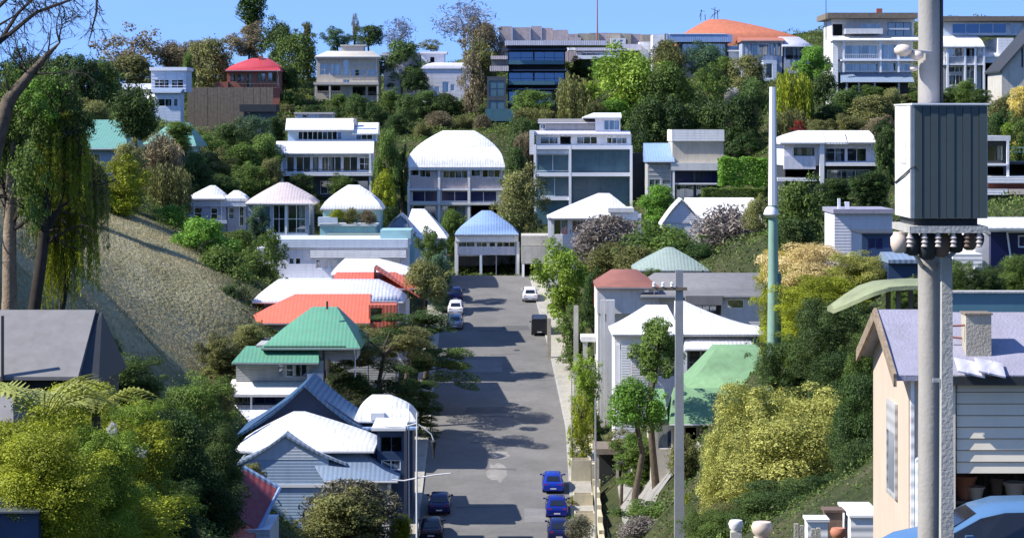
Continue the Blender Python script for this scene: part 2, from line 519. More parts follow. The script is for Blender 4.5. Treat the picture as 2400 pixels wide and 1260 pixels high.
# plan outline (metres) of the mown dry slope on the left
SLOPE = [tuple(W(*c)[:2]) for c in [(-150, 800, 118), (230, 905, 168), (360, 905, 190), (480, 880, 225), (570, 850, 242), (520, 700, 250), (430, 560, 268), (340, 508, 275), (240, 505, 270), (60, 480, 250), (-200, 480, 240)]]
dry = np.zeros(GX.size)
for k in range(9):
    ox, oy = 2.5 * math.cos(k * 0.7), 2.5 * math.sin(k * 0.7)
    dry += inpoly(GX.ravel() + ox, GY.ravel() + oy, SLOPE) / 9.0
at = me.attributes.new('dry', 'FLOAT', 'POINT')
at.data.foreach_set('value', dry.astype(np.float32))
gm = bpy.data.materials.new('ground')
gm.use_nodes = True
n, l = gm.node_tree.nodes, gm.node_tree.links
b = n['Principled BSDF']
b.inputs['Roughness'].default_value = 0.95
b.inputs['Specular IOR Level'].default_value = 0.1
geo = n.new('ShaderNodeNewGeometry')


def noise_ramp(scale, stops, detail=8):
    z = n.new('ShaderNodeTexNoise')
    z.inputs['Scale'].default_value = scale
    z.inputs['Detail'].default_value = detail
    z.inputs['Roughness'].default_value = 0.7
    l.new(geo.outputs['Position'], z.inputs['Vector'])
    r = n.new('ShaderNodeValToRGB')
    while len(r.color_ramp.elements) < len(stops):
        r.color_ramp.elements.new(0.5)
    for e, (p, c) in zip(r.color_ramp.elements, stops):
        e.position = p
        e.color = (*c, 1)
    l.new(z.outputs['Fac'], r.inputs['Fac'])
    return r.outputs['Color']


wild = noise_ramp(0.35, [(0.3, (0.02, 0.03, 0.012)), (0.5, (0.05, 0.06, 0.025)), (0.7, (0.1, 0.085, 0.05))])
straw = noise_ramp(0.16, [(0.3, (0.13, 0.115, 0.065)), (0.42, (0.25, 0.23, 0.125)), (0.58, (0.34, 0.31, 0.19)), (0.72, (0.19, 0.21, 0.09))])
mx = n.new('ShaderNodeMix')
mx.data_type = 'RGBA'
a = n.new('ShaderNodeAttribute')
a.attribute_name = 'dry'
l.new(a.outputs['Fac'], mx.inputs[0])
l.new(wild, mx.inputs[6])
l.new(straw, mx.inputs[7])
l.new(mx.outputs[2], b.inputs['Base Color'])
bz = n.new('ShaderNodeTexNoise')
bz.inputs['Scale'].default_value = 2.5
bz.inputs['Detail'].default_value = 8
l.new(geo.outputs['Position'], bz.inputs['Vector'])
bp = n.new('ShaderNodeBump')
bp.inputs['Distance'].default_value = 0.4
bp.inputs['Strength'].default_value = 0.8
l.new(bz.outputs['Fac'], bp.inputs['Height'])
l.new(bp.outputs[0], b.inputs['Normal'])
me.materials.append(gm)
me.shade_smooth()
terrain = bpy.data.objects.new('terrain', me)
COL.objects.link(terrain)
tag(terrain, kind='structure')

# road, kerbs and footpaths
asph = mat('asphalt', (0.158, 0.152, 0.143), 0.9, 0.2, scale=0.25, bump=0.25, bscale=30, dirt=0.5, dirtcol=(0.1, 0.1, 0.1))
foot = mat('footpath_concrete', (0.36, 0.34, 0.29), 0.9, 0.14, scale=0.8, bump=0.2, bscale=15, dirt=0.4)
kerbm = mat('kerb_concrete', (0.38, 0.37, 0.34), 0.9, 0.12, scale=1.0, dirt=0.4)


def strip(name, ys, l0, r0, lift, m, thick=0.0):
    s = MB()
    for y0, y1 in zip(ys, ys[1:]):
        z0, z1 = np.interp([y0, y1], ROAD_Y, ROAD_Z) + lift
        a, bb, c, d = (l0(y0), y0, z0), (r0(y0), y0, z0), (r0(y1), y1, z1), (l0(y1), y1, z1)
        s.quad(a, bb, c, d)
        if thick:
            dn = lambda q: (q[0], q[1], q[2] - thick)
            s.quad(dn(a), a, d, dn(d))
            s.quad(bb, dn(bb), dn(c), c)
            if y0 == ys[0]:
                s.quad(dn(a), dn(bb), bb, a)
    return tag(s.build(name, m), kind='structure')


RL = lambda y: float(np.interp(y, ROAD_Y, ROAD_L))
RR = lambda y: float(np.interp(y, ROAD_Y, ROAD_R))
ys = [178 + 2 * i for i in range(68)] + [313.5]
strip('road', ys, RL, RR, 0.0, asph)
strip('kerb', ys, lambda y: RR(y), lambda y: RR(y) + 0.18, 0.13, kerbm, 0.25)
strip('kerb', ys, lambda y: RL(y) - 0.18, lambda y: RL(y), 0.13, kerbm, 0.25)
strip('footpath', ys, lambda y: RR(y) + 0.18, lambda y: RR(y) + 1.9, 0.126, foot, 0.25)
strip('footpath', ys, lambda y: RL(y) - 1.7, lambda y: RL(y) - 0.18, 0.126, foot, 0.25)


def patch(name, corners, m, lift=0.06, n=8, label=None):
    """a paved sheet draped on the land between four plan corners"""
    s = MB()
    c = [Vector(q[:2]) for q in corners]
    P = [[None] * (n + 1) for _ in range(n + 1)]
    for i in range(n + 1):
        for j in range(n + 1):
            u, v = i / n, j / n
            q = c[0] * (1 - u) * (1 - v) + c[1] * u * (1 - v) + c[2] * u * v + c[3] * (1 - u) * v
            P[i][j] = (q.x, q.y, gz(q.x, q.y) + lift)
    for i in range(n):
        for j in range(n):
            s.quad(P[i][j], P[i + 1][j], P[i + 1][j + 1], P[i][j + 1])
    return tag(s.build(name, m, smooth=60), kind='structure')


def road_sheet(name, pts, m, lift):
    """flat wear or repair patch lying on the road: plan outline (x, y)"""
    q = MB()
    cx_ = sum(p[0] for p in pts) / len(pts)
    cy_ = sum(p[1] for p in pts) / len(pts)
    zf = lambda y: float(np.interp(y, ROAD_Y, ROAD_Z)) + lift
    q.v = [(cx_, cy_, zf(cy_))] + [(x, y, zf(y)) for x, y in pts]
    k_ = len(pts)
    q.f = [(0, 1 + i, 1 + (i + 1) % k_) for i in range(k_)]
    return tag(q.build(name, m), kind='structure')


def blob(cx_, cy_, rx, ry, n=16):
    return [(cx_ + rx * math.cos(6.283 * i / n) * rng.uniform(0.65, 1.15), cy_ + ry * math.sin(6.283 * i / n) * rng.uniform(0.65, 1.15)) for i in range(n)]


pale_tar = mat('worn_asphalt', (0.25, 0.235, 0.22), 0.9, 0.2, scale=0.8, dirt=0.3)
dark_tar = mat('patched_asphalt', (0.1, 0.1, 0.102), 0.9, 0.15, scale=0.6, dirt=0.3)
mid_tar = mat('relaid_asphalt', (0.2, 0.195, 0.19), 0.9, 0.15, scale=0.6, dirt=0.4)
road_sheet('road_patch', blob(-1.3, 222, 1.0, 4.0), pale_tar, 0.005)
road_sheet('road_patch', blob(-1.0, 228.5, 0.9, 1.6), pale_tar, 0.005)
road_sheet('road_patch', [(-4.5, 245), (1.2, 245.3), (1.2, 247.8), (-4.4, 247.5)], dark_tar, 0.005)
road_sheet('road_patch', [(1.0, 205), (3.0, 205), (3.0, 209), (1.0, 209.5)], mid_tar, 0.005)
road_sheet('road_patch', [(-6.5, 262), (-1.0, 262.2), (-1.0, 268), (-6.3, 267)], mid_tar, 0.005)
road_sheet('road_patch', [(-1.2, 282), (2.0, 282), (1.8, 284.5), (-1.0, 284.2)], dark_tar, 0.005)
for i in range(9):
    y_ = 196 + i * 12.5 + rng.uniform(-3, 3)
    x_ = rng.uniform(-5, 1.5)
    ln_ = rng.uniform(2, 6)
    road_sheet('tar_line', [(x_, y_), (x_ + ln_ * .5, y_ + rng.uniform(-.4, .4)), (x_ + ln_, y_ + rng.uniform(-.5, .5)), (x_ + ln_, y_ + .45), (x_ + ln_ * .5, y_ + .5), (x_, y_ + .3)], dark_tar, 0.009)
road_sheet('manhole_cover', [(-2 + 0.35 * math.cos(6.283 * i / 14), 236 + 0.35 * math.sin(6.283 * i / 14)) for i in range(14)], M['iron'], 0.013)
road_sheet('manhole_cover', [(0.5 + 0.35 * math.cos(6.283 * i / 14), 272 + 0.35 * math.sin(6.283 * i / 14)) for i in range(14)], M['iron'], 0.013)


# ------------------------------------------------------------------ houses
class House:
    def __init__(s, name, label, pxc, Y, cat='house', group=None, rz=0.0):
        s.Y, s.pxc, s.k = Y, pxc, Y / F
        x = (pxc - CX) * s.k
        s.wx = x
        s.gz0 = gz(x, Y)
        s.root = empty(name, (x, Y, s.gz0), label, cat, group, R(rz))

    def X(s, px):
        return (px - s.pxc) * s.k

    def Z(s, py):
        return CZ + (HY - py) * s.k - s.gz0

    def low(s, x0, x1, d0, d1):
        return min(gz(s.wx + x, s.Y + d) for x in (x0, (x0 + x1) / 2, x1) for d in (d0, (d0 + d1) / 2, d1)) - s.gz0 - 0.4

    def wall(s, x0, x1, y0, y1, m, d0=0.0, d1=8.0, holes=(), name='wall', frame='white_trim', glass='glass', bar=0.07):
        X0, X1 = s.X(x0), s.X(x1)
        z1 = s.Z(y0)
        z0 = s.low(X0, X1, d0, d1) if y1 is None else s.Z(y1)
        hs = []
        for h in holes:
            hs.append((max(s.X(h[0]), X0 + 0.05), min(s.X(h[1]), X1 - 0.05), max(s.Z(h[3]), z0 + 0.02), min(s.Z(h[2]), z1 - 0.05)))
        b = MB()
        b.wall(X0, X1, d0, d1, z0, z1, hs)
        w = b.build(name, M[m], s.root)
        for h, q in zip(holes, hs):
            if len(h) < 6 or h[4] == 0:
                continue
            s.window(q, d0, h[4], h[5], h[6] if len(h) > 6 else frame, h[7] if len(h) > 7 else glass, bar)
        return w

    def window(s, q, d0, nx, ny, frame, glass, t=0.07, name='window'):
        a, b_, c, d = q
        f = MB()
        y0, y1 = d0 + 0.04, d0 + 0.12
        f.box(a, a + t, y0, y1, c, d)
        f.box(b_ - t, b_, y0, y1, c, d)
        f.box(a + t, b_ - t, y0, y1, c, c + t)
        f.box(a + t, b_ - t, y0, y1, d - t, d)
        for i in range(1, nx):
            x = a + (b_ - a) * i / nx
            f.box(x - t / 2, x + t / 2, y0 + 0.005, y1 - 0.005, c + t, d - t)
        for j in range(1, ny):
            z = c + (d - c) * j / ny
            f.box(a + t, b_ - t, y0 + 0.01, y1 - 0.01, z - t / 2, z + t / 2)
        fo = f.build(name, M[frame], s.root)
        p = MB()
        for i in range(nx):
            x0 = a + t * 0.5 + (b_ - a - t) * i / nx
            x1 = a + t * 0.5 + (b_ - a - t) * (i + 1) / nx
            tl = rng.uniform(-0.012, 0.012)
            p = MB()
            p.quad((x0, d0 + 0.08 + tl, c + t / 2), (x1, d0 + 0.08 - tl, c + t / 2), (x1, d0 + 0.08 - tl, d - t / 2), (x0, d0 + 0.08 + tl, d - t / 2))
            p.build('pane', M[glass], fo)
        if glass == 'glass':
            for i in range(nx):
                if rng.random() < 0.55:
                    x0 = a + (b_ - a) * i / nx
                    wd = (b_ - a) / nx * rng.uniform(0.25, 0.8)
                    x0 += ((b_ - a) / nx - wd) * rng.random()
                    cu = MB()
                    nseg = 6
                    for g in range(nseg):
                        xa, xb = x0 + wd * g / nseg, x0 + wd * (g + 1) / nseg
                        ya, yb = d0 + 0.3 + 0.04 * (g % 2), d0 + 0.3 + 0.04 * ((g + 1) % 2)
                        zb = c + (d - c) * (0.0 if rng.random() < 0.9 else 0.4)
                        cu.quad((xa, ya, zb), (xb, yb, zb), (xb, yb, d), (xa, ya, d))
                    cu.build('curtain', M['curtain'], fo)

    def roof(s, x0, x1, ye, yr, m, d0=-0.5, d1=8.5, ridge=None, rd=None, th=0.22, n=1, p=1.0, name='roof'):
        """ridge=(px0, px1); rd=(depth0, depth1) of the ridge"""
        X0, X1 = s.X(x0), s.X(x1)
        r0, r1 = (X0, X1) if ridge is None else (s.X(ridge[0]), s.X(ridge[1]))
        a, b_ = (((d0 + d1) / 2,) * 2) if rd is None else rd
        q = MB()
        q.roof(X0, X1, d0, d1, s.Z(ye), s.Z(yr), r0, r1, a, b_, th, n, p)
        if X1 - X0 > 3.0 and m.endswith('roof'):
            g = MB()
            zg_ = s.Z(ye) - 0.02
            g.box(X0 + 0.03, X1 - 0.03, d0 - 0.13, d0 - 0.004, zg_ - 0.13, zg_ - 0.02)
            g.build('gutter', M['galvanised' if rng.random() < 0.5 else 'white_trim'], s.root)
            xd = X1 - 0.5
            g = MB()
            g.tube([(xd, d0 - 0.07, zg_ - 0.13), (xd, d0 - 0.02, zg_ - 0.3), (xd, -0.07 if d0 > -1.6 else d0 + 0.1, zg_ - 0.9), (xd, -0.07 if d0 > -1.6 else d0 + 0.1, zg_ - 2.6)], 0.05, 6)
            if d0 < 0.1 and d0 > -1.6:
                g.build('downpipe', M['white_trim'], s.root)
        return q.build(name, M[m], s.root, smooth=50 if n > 1 else None)

    def slab(s, x0, x1, y0, y1, d0, d1, m, name='slab', parent=None):
        q = MB()
        q.box(s.X(x0), s.X(x1), d0, d1, s.Z(y1), s.Z(y0))
        return q.build(name, M[m], parent or s.root)

    def post(s, px, y0, y1, d, m='white_trim', w=0.16, name='post'):
        x = s.X(px)
        z0 = s.low(x, x, d, d) if y1 is None else s.Z(y1)
        q = MB()
        q.box(x - w / 2, x + w / 2, d - w / 2, d + w / 2, z0, s.Z(y0))
        return q.build(name, M[m], s.root)

    def rail(s, x0, x1, y0, y1, d, m='white_trim', n=12, name='balustrade'):
        q = MB()
        X0, X1, z0, z1 = s.X(x0), s.X(x1), s.Z(y1), s.Z(y0)
        q.box(X0, X1, d - 0.04, d + 0.04, z1 - 0.07, z1)
        q.box(X0, X1, d - 0.03, d + 0.03, z0, z0 + 0.06)
        for i in range(n + 1):
            x = X0 + (X1 - X0) * i / n
            q.box(x - 0.02, x + 0.02, d - 0.02, d + 0.02, z0 + 0.06, z1 - 0.07)
        return q.build(name, M[m], s.root)

    def gable(s, x0, x1, ye, xa, ya, m, d=0.0, th=0.2, name='gable'):
        """triangular end wall with a thickness"""
        X0, X1, XA, z0, z1 = s.X(x0), s.X(x1), s.X(xa), s.Z(ye), s.Z(ya)
        q = MB()
        q.v = [(X0, d, z0), (X1, d, z0), (XA, d, z1), (X0, d + th, z0), (X1, d + th, z0), (XA, d + th, z1)]
        q.f = [(0, 1, 2), (5, 4, 3), (0, 3, 4, 1), (1, 4, 5, 2), (2, 5, 3, 0)]
        return q.build(name, M[m], s.root)

    def pitched(s, x0, x1, ye, xa, ya, m, d0=-0.4, d1=9.0, th=0.2, sag=0.0, n=6, name='roof'):
        """gable roof with its ridge running away from the street: two thick slopes, slightly sagging"""
        q = MB()
        for (xe, sg) in ((x0, -1), (x1, 1)):
            i0 = len(q.v)
            for k in range(n + 1):
                t = k / n
                x = s.X(xe) + (s.X(xa) - s.X(xe)) * t
                z = s.Z(ye) + (s.Z(ya) - s.Z(ye)) * t - sag * math.sin(math.pi * t)
                q.v += [(x, d0, z), (x, d1, z), (x, d0, z - th), (x, d1, z - th)]
            for k in range(n):
                a, c = i0 + 4 * k, i0 + 4 * k + 4
                q.f += [(a, c, c + 1, a + 1), (a + 2, a + 3, c + 3, c + 2), (a, a + 2, c + 2, c), (a + 1, c + 1, c + 3, a + 3)]
            q.f.append((i0, i0 + 1, i0 + 3, i0 + 2))
        return q.build(name, M[m], s.root, smooth=35)


# ================================================================== houses, far ridge first
# pale terraced house, upper left
h = House('terraced_house', 'pale blue and white stepped house with flat roofs among the trees at upper left', 390, 382)
h.wall(350, 432, 164, 215, 'pale_blue_wall', 2, 9, [(358, 392, 186, 206, 3, 1), (398, 426, 186, 206, 2, 1)])
h.slab(347, 435, 157, 165, 1.5, 9.5, 'white_trim', 'roof')
h.wall(368, 428, 216, None, 'pale_blue_wall', -2.5, 1.9, [(376, 408, 232, 250, 2, 1), (412, 422, 232, 250, 1, 1)])
h.roof(364, 430, 216, 208, 'slate_blue_roof', -3, 2, name='porch_roof')
h.wall(296, 366, 236, None, 'white_paint', -1, 6, [(310, 345, 246, 268, 3, 1)])
h.roof(288, 372, 234, 220, 'white_roof', -2, 7, rd=(3, 7), name='wing_roof')
h.wall(280, 340, 208, 232, 'pale_board', 5, 9)
h.slab(276, 345, 195, 208, 4, 9.5, 'white_trim', 'roof')
for i in range(6):
    h.slab(350.5, 431.5, 168 + i * 8, 169.2 + i * 8, 1.95, 2.06, 'lavender_wall', 'weatherboard')
# teal roofed pair
h = House('teal_roof_house', 'low house with wide teal roof and pale blue wall behind the dark trees at left', 225, 300)
h.wall(185, 285, 345, None, 'sky_blue_wall', 0, 8, [(205, 235, 360, 380, 2, 1)])
h.roof(165, 300, 347, 280, 'teal_roof', -1, 14, ridge=(180, 262), rd=(11, 13), n=3)
h = House('teal_hipped_house', 'small house whose teal hipped roof shows below the pale stepped house', 396, 332)
h.wall(345, 450, 338, None, 'teal_wall', 0, 8, [(360, 390, 350, 368, 2, 1), (405, 440, 350, 368, 2, 1)])
h.roof(332, 462, 340, 288, 'teal_roof', -1, 11, ridge=(380, 425), rd=(8, 9), n=3)
# red domed roof house
h = House('red_roof_house', 'brick red house under a bright red domed hip roof on the ridge', 595, 422)
h.wall(532, 656, 166, None, 'brick_red_wall', 0, 8, [(540, 552, 172, 192, 1, 1, 'brown_board'), (556, 572, 172, 192, 2, 1, 'brown_board'), (578, 592, 172, 205, 1, 2, 'brown_board'), (602, 622, 172, 192, 2, 1, 'brown_board'), (628, 648, 170, 192, 2, 1, 'brown_board')])
h.roof(529, 659, 165, 135, 'red_roof', -0.9, 9, ridge=(585, 622), rd=(4, 5), n=5, p=0.7)
h.slab(602, 612, 130, 143, 3, 3.8, 'brick_red_wall', 'chimney')
h.slab(505, 536, 192, 206, -1, 6, 'brick_red_wall', 'terrace_wall')
h.rail(536, 656, 196, 206, -0.9, 'brown_board', 14)
# board retaining fence beneath it
def board_fence(name, label, pts, py_top, Y, n, m, group=None, hh=None):
    (x0, x1) = pts
    k = Y / F
    cxm = (x0 + x1) / 2
    g0 = gz((cxm - CX) * k, Y)
    root = empty(name, ((cxm - CX) * k, Y, g0), label, 'fence', group)
    w = (x1 - x0) * k / n
    prev = None
    for i in range(n):
        xa = (x0 - cxm) * k + w * i
        gl = gz((cxm - CX) * k + xa + w / 2, Y) - g0
        top = (CZ + (HY - py_top) * k - g0 if hh is None else gl + hh) + rng.uniform(-0.06, 0.06)
        q = MB()
        dy = rng.uniform(0, 0.03)
        q.box(xa + 0.012, xa + w - 0.012, dy, dy + 0.05, gl - 0.25, top)
        q.build('board', M[m], root)
    q = MB()
    for i in range(0, n + 1, 5):
        xa = (x0 - cxm) * k + w * min(i, n - 0.5)
        gl = gz((cxm - CX) * k + xa, Y) - g0
        tp = (CZ + (HY - py_top) * k - g0 if hh is None else gl + hh)
        q.box(xa - 0.06, xa + 0.06, 0.09, 0.21, gl - 0.3, tp - 0.1)
    q.build('post', M[m], root)
    return root
board_fence('board_fence', 'tall weathered brown board fence below the red roofed house', (440, 640), 205, 398, 26, 'brown_board')
h = House('garden_shed', 'dark flat roofed shed at the end of the tall brown fence', 605, 386, 'shed')
h.wall(572, 642, 262, None, 'dark_wall', 0, 5, [(580, 606, 270, 300, 0), (612, 636, 285, 318, 2, 2, 'charcoal')])
h.slab(562, 648, 245, 262, -0.6, 5.4, 'charcoal', 'roof')
# beige three storey
h = House('beige_house', 'beige three storey house with stepped flat top and dark ground floor openings', 812, 432)
h.wall(742, 886, 134, 198, 'beige_wall', 0, 9, [(750, 772, 150, 176, 2, 2, 'beige_roof'), (775, 799, 150, 176, 2, 1, 'beige_roof'), (804, 818, 140, 178, 1, 2, 'beige_roof'), (822, 852, 163, 178, 3, 1, 'beige_roof'), (858, 884, 163, 178, 2, 1, 'beige_roof'), (804, 820, 186, 194, 2, 1, 'beige_roof')])
h.roof(738, 890, 133, 119, 'beige_roof', -0.7, 9.5, ridge=(765, 872), rd=(2, 8), n=2, th=0.35)
h.slab(797, 850, 107, 119, 2.5, 7.5, 'beige_roof', 'penthouse')
h.slab(795, 856, 104, 107, 2.2, 7.8, 'beige_roof', 'penthouse_roof')
h.wall(738, 886, 199, None, 'beige_wall', 0.5, 9, [(743, 773, 202, 218, 0), (776, 797, 202, 218, 0), (826, 856, 203, 224, 0), (862, 882, 203, 224, 0)])
h.slab(736, 888, 193, 199, -1.3, 0.4, 'beige_roof', 'balcony_slab')
for x in (741, 774, 886):
    h.post(x, 199, None, -1.1, 'beige_roof', 0.28)
h.rail(738, 800, 214, 226, -1.2, 'beige_roof', 16)
h.rail(852, 886, 216, 228, -1.2, 'iron', 9)
for y in (156, 170, 181, 184):
    h.slab(822, 885.5, y, y + 0.8, -0.06, 0.02, 'beige_roof', 'string_course')
# lavender house
h = House('lavender_house', 'plain lavender house with a curved parapet and small dark door', 1040, 432)
h.wall(990, 1102, 160, None, 'lavender_wall', 0, 8, [(1018, 1030, 203, 216, 1, 1), (1037, 1052, 192, 217, 1, 1), (1056, 1066, 198, 214, 1, 1)])
h.roof(986, 1106, 160, 147, 'lavender_wall', -0.2, 8.2, ridge=(1014, 1090), rd=(0.5, 7.5), n=4, p=0.5, th=0.1)
h.wall(985, 1040, 124, 160, 'lavender_wall', 5, 10, [(1006, 1016, 132, 150, 0)])
h.slab(982, 1046, 119, 124, 4.6, 10.4, 'white_trim', 'roof')
h.slab(890, 985, 121, 128, 6, 12, 'lavender_roof', 'annexe_roof')
h.wall(895, 982, 128, None, 'lavender_wall', 6.3, 11.5)
# blue glass building
h = House('glass_block', 'dark blue glass apartment block with a pale flat roof', 1240, 410, 'apartment block')
for i, (y0, y1) in enumerate(((119, 152), (168, 200), (212, 246))):
    h.wall(1190, 1325, y0, y1, 'charcoal', 0.8, 10, [(1192, 1250, y0 + 2, y1 - 2, 2, 2, 'navy_wall', 'blue_glass'), (1252, 1323, y0 + 2, y1 - 2, 3, 2, 'navy_wall', 'blue_glass')])
    h.slab(1186, 1330, y0 - 4, y0 - 1.5, -0.8, 10.2, 'navy_wall', 'floor_slab')
    h.slab(1190, 1325, y1, y1 + 12, 2.4, 10, 'charcoal', 'recess')
    h.slab(1192, 1300 if i else 1322, y1 - 10, y1 - 1, -0.75, -0.65, 'dark_teal_panel', 'balcony_panel')
h.slab(1183, 1424, 96, 107, -1.5, 11, 'lavender_roof', 'roof')
h.wall(1186, 1328, 107.2, 118, 'charcoal', 0.5, 10.5)
h.wall(1190, 1320, 246, None, 'charcoal', 0.3, 9.5)
h.wall(1142, 1186, 180, None, 'dark_wall', -1.5, 8, [(1146, 1182, 190, 226, 2, 2, 'navy_wall', 'teal_glass'), (1146, 1182, 236, 268, 2, 1, 'navy_wall', 'teal_glass')])
h.slab(1138, 1210, 255, 284, -2.2, -1.6, 'dark_teal_panel', 'base_panel')
h.slab(1148, 1192, 155, 167, -1, 4, 'pink_roof', 'side_roof')
h.slab(1150, 1190, 131, 139, 0, 5, 'pink_roof', 'upper_side_roof')
h.wall(1152, 1188, 139, 155, 'dark_wall', 0.5, 4.5)
# low ridge houses
h = House('white_flat_house', 'low house with two white flat roof bands in front of the grass topped ridge', 1420, 440)
h.wall(1355, 1455, 121, 138, 'lavender_wall', 1, 9, [(1362, 1440, 124, 132, 6, 1)])
h.slab(1350, 1502, 104, 119, -0.5, 10, 'lavender_roof', 'roof')
h.slab(1355, 1452, 130, 139, -1.2, 1, 'white_trim', 'awning')
h.wall(1360, 1450, 139, None, 'charcoal', 2, 8, [(1395, 1420, 142, 153, 0)])
h.wall(1500, 1528, 98, None, 'white_paint', 1, 7)
h.wall(1332, 1349, 106, 118, 'white_paint', 0, 6, [(1335, 1346, 108, 113, 2, 1)])
h = House('stone_terrace', 'long broken terrace of pinkish stone walls along the skyline', 1255, 452, 'wall')
for (a, b_, c) in ((1170, 1200, 62), (1201, 1243, 64), (1244, 1270, 61), (1271, 1296, 65), (1297, 1332, 70), (1333, 1362, 88)):
    h.wall(a, b_, c, None, 'pink_stone', rng.uniform(0, 1.2), 5)
h = House('ridge_bank_wall', 'brown stone bank topped with grass on the skyline behind the white flat house', 1430, 462, 'wall')
for i in range(8):
    h.wall(1330 + i * 25, 1354.5 + i * 25, 77 + 0.4 * abs(i - 3) ** 1.7, None, 'pale_board' if i % 3 else 'pink_stone', rng.uniform(0, .8), 5)
h.wall(1430, 1466, 90, 104, 'white_paint', -1, 0, [(1436, 1444, 94, 100, 1, 1), (1452, 1460, 94, 100, 1, 1)], name='parapet')
# orange dome
h = House('orange_roof_hall', 'wide hall under a broad orange tiled dome roof with an aerial frame on top', 1710, 455, 'hall')
h.wall(1590, 1840, 100, None, 'brick_red_wall', 1, 14)
h.roof(1582, 1905, 108, 42, 'orange_roof', 0, 15, ridge=(1668, 1706), rd=(6, 9), n=6, p=0.62)
q = MB()
for (x, y0, y1) in ((1649, 19, 45), (1681, 13, 46), (1690, 20, 44), (1660, 30, 44)):
    q.tube([(h.X(x), 7, h.Z(y1)), (h.X(x) + rng.uniform(-.2, .2), 7, h.Z(y0))], 0.07, 5)
q.tube([(h.X(1646), 7, h.Z(36)), (h.X(1652), 7, h.Z(20)), (h.X(1658), 7, h.Z(24))], 0.05, 5)
q.tube([(h.X(1674), 7, h.Z(16)), (h.X(1692), 7, h.Z(24))], 0.05, 5)
for i in range(5):
    q.tube([(h.X(1672 + i * 5), 7, h.Z(40 - i * 4)), (h.X(1678 + i * 4), 7.3, h.Z(30 - i * 3))], 0.05, 5)
q.build('aerial_frame', M['iron'], h.root)
h = House('white_band_house', 'house with a long pale blue and white flat roof below the orange dome', 1650, 432)
h.slab(1562, 1716, 81, 99, -0.8, 9, 'pale_blue_roof', 'roof')
h.slab(1568, 1700, 79, 81, -0.9, 9.2, 'white_trim', 'roof_edge')
h.wall(1595, 1706, 99, None, 'dark_wall', 0.5, 8.5, [(1600, 1640, 103, 130, 3, 1), (1645, 1700, 103, 130, 4, 1)])
h.roof(1705, 1738, 118, 106, 'white_roof', -0.5, 8, rd=(4, 8), name='side_roof')
h.wall(1708, 1734, 117, None, 'pale_grey_wall', 0, 8)
h.wall(1531, 1562, 80, None, 'white_paint', 2, 8)
h.slab(1558, 1570, 79, 118, 0.5, 1.1, 'brown_board', 'chimney')
h = House('slate_house', 'blue grey house with a lavender roof strip left of the bright green tree', 1820, 425)
h.wall(1740, 1834, 93, None, 'blue_grey_wall', 0.5, 9, [(1760, 1800, 105, 130, 3, 1, 'charcoal'), (1806, 1830, 102, 130, 2, 1, 'charcoal')])
h.roof(1736, 1840, 95, 86, 'orange_roof', -0.2, 9.5)
h.roof(1832, 1904, 108, 84, 'lavender_roof', -1, 9.5, ridge=(1834, 1880), rd=(5, 7), n=2)
h.wall(1838, 1898, 107, None, 'blue_grey_wall', 0.3, 9, [(1842, 1894, 110, 140, 4, 1, 'charcoal')])
h.wall(1785, 1816, 142, None, 'pale_blue_wall', -3, 0.4, [(1790, 1806, 150, 185, 1, 1)])
for i in range(9):
    h.slab(1742 + i * 10.2, 1743 + i * 10.2, 93.5, 150, 0.44, 0.54, 'slate_blue_roof', 'batten')
# tall white houses on the right ridge
h = House('tall_white_house', 'large white three level house with wide balconies on the right ridge', 2045, 372)
h.slab(1937, 2148, 31, 44, -1.2, 12, 'brown_board', 'roof')
h.wall(1952, 2146, 44.5, 86, 'pale_grey_wall', 1.5, 11, [(1955, 1978, 56, 84, 0), (2022, 2066, 54, 70, 3, 1), (2084, 2140, 52, 84, 3, 1, 'charcoal')])
h.slab(1978, 2066, 68, 80, -1.4, 1.4, 'pale_grey_wall', 'upper_terrace')
h.roof(1946, 2150, 94, 84, 'white_roof', -2, 1.5, rd=(0.5, 1.4), name='terrace_roof')
h.wall(1956, 2140, 95, 140, 'white_paint', 0, 11, [(1980, 2056, 106, 138, 4, 1), (2062, 2100, 104, 138, 2, 1), (2106, 2134, 106, 138, 2, 1)])
h.slab(1968, 2146, 140, 144, -2, 11, 'white_trim', 'floor_slab')
h.wall(1962, 2140, 144.5, 170, 'pale_grey_wall', 0, 11, [(1982, 2058, 149, 167, 4, 1), (2064, 2100, 147, 167, 2, 1), (2106, 2132, 149, 167, 2, 1)])
h.roof(1968, 2136, 191, 170, 'slate_blue_roof', -2.6, 0.6, rd=(0.2, 0.6), name='verandah_roof', n=2, p=0.8)
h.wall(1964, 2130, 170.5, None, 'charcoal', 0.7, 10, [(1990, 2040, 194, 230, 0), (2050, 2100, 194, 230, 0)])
for x in (1980, 2008, 2045, 2101):
    h.post(x, 190, None, -2.3, 'grey_wall', 0.25)
for x in (1974, 2060, 2102):
    h.post(x, 95, 170, -1.7, 'white_trim', 0.25)
h.rail(1976, 2060, 128, 140, -1.8, 'white_trim', 18)
h.wall(1950, 1962, 86, None, 'white_paint', -1, 10)
h.slab(2062, 2075, 18, 32, 3, 4, 'brick_red_wall', 'chimney')
h.slab(2084, 2132, 66, 70, 0.2, 1.4, 'white_trim', 'shelf')
q = MB()
q.tube([(h.X(1936), 0, h.Z(95)), (h.X(1936), 0, h.Z(-25))], [0.07, 0.04], 6)
q.build('flagpole', M['iron'], h.root)
h = House('balcony_house', 'white balconied house with a long dark roof edge at the upper right corner', 2300, 368)
h.slab(2200, 2520, 39, 50, -1, 12, 'brown_board', 'roof')
h.wall(2205, 2510, 50.5, 82, 'pale_blue_wall', 1.5, 11, [(2236, 2364, 54, 78, 4, 1, 'white_trim', 'blue_glass'), (2372, 2400, 54, 80, 2, 1)])
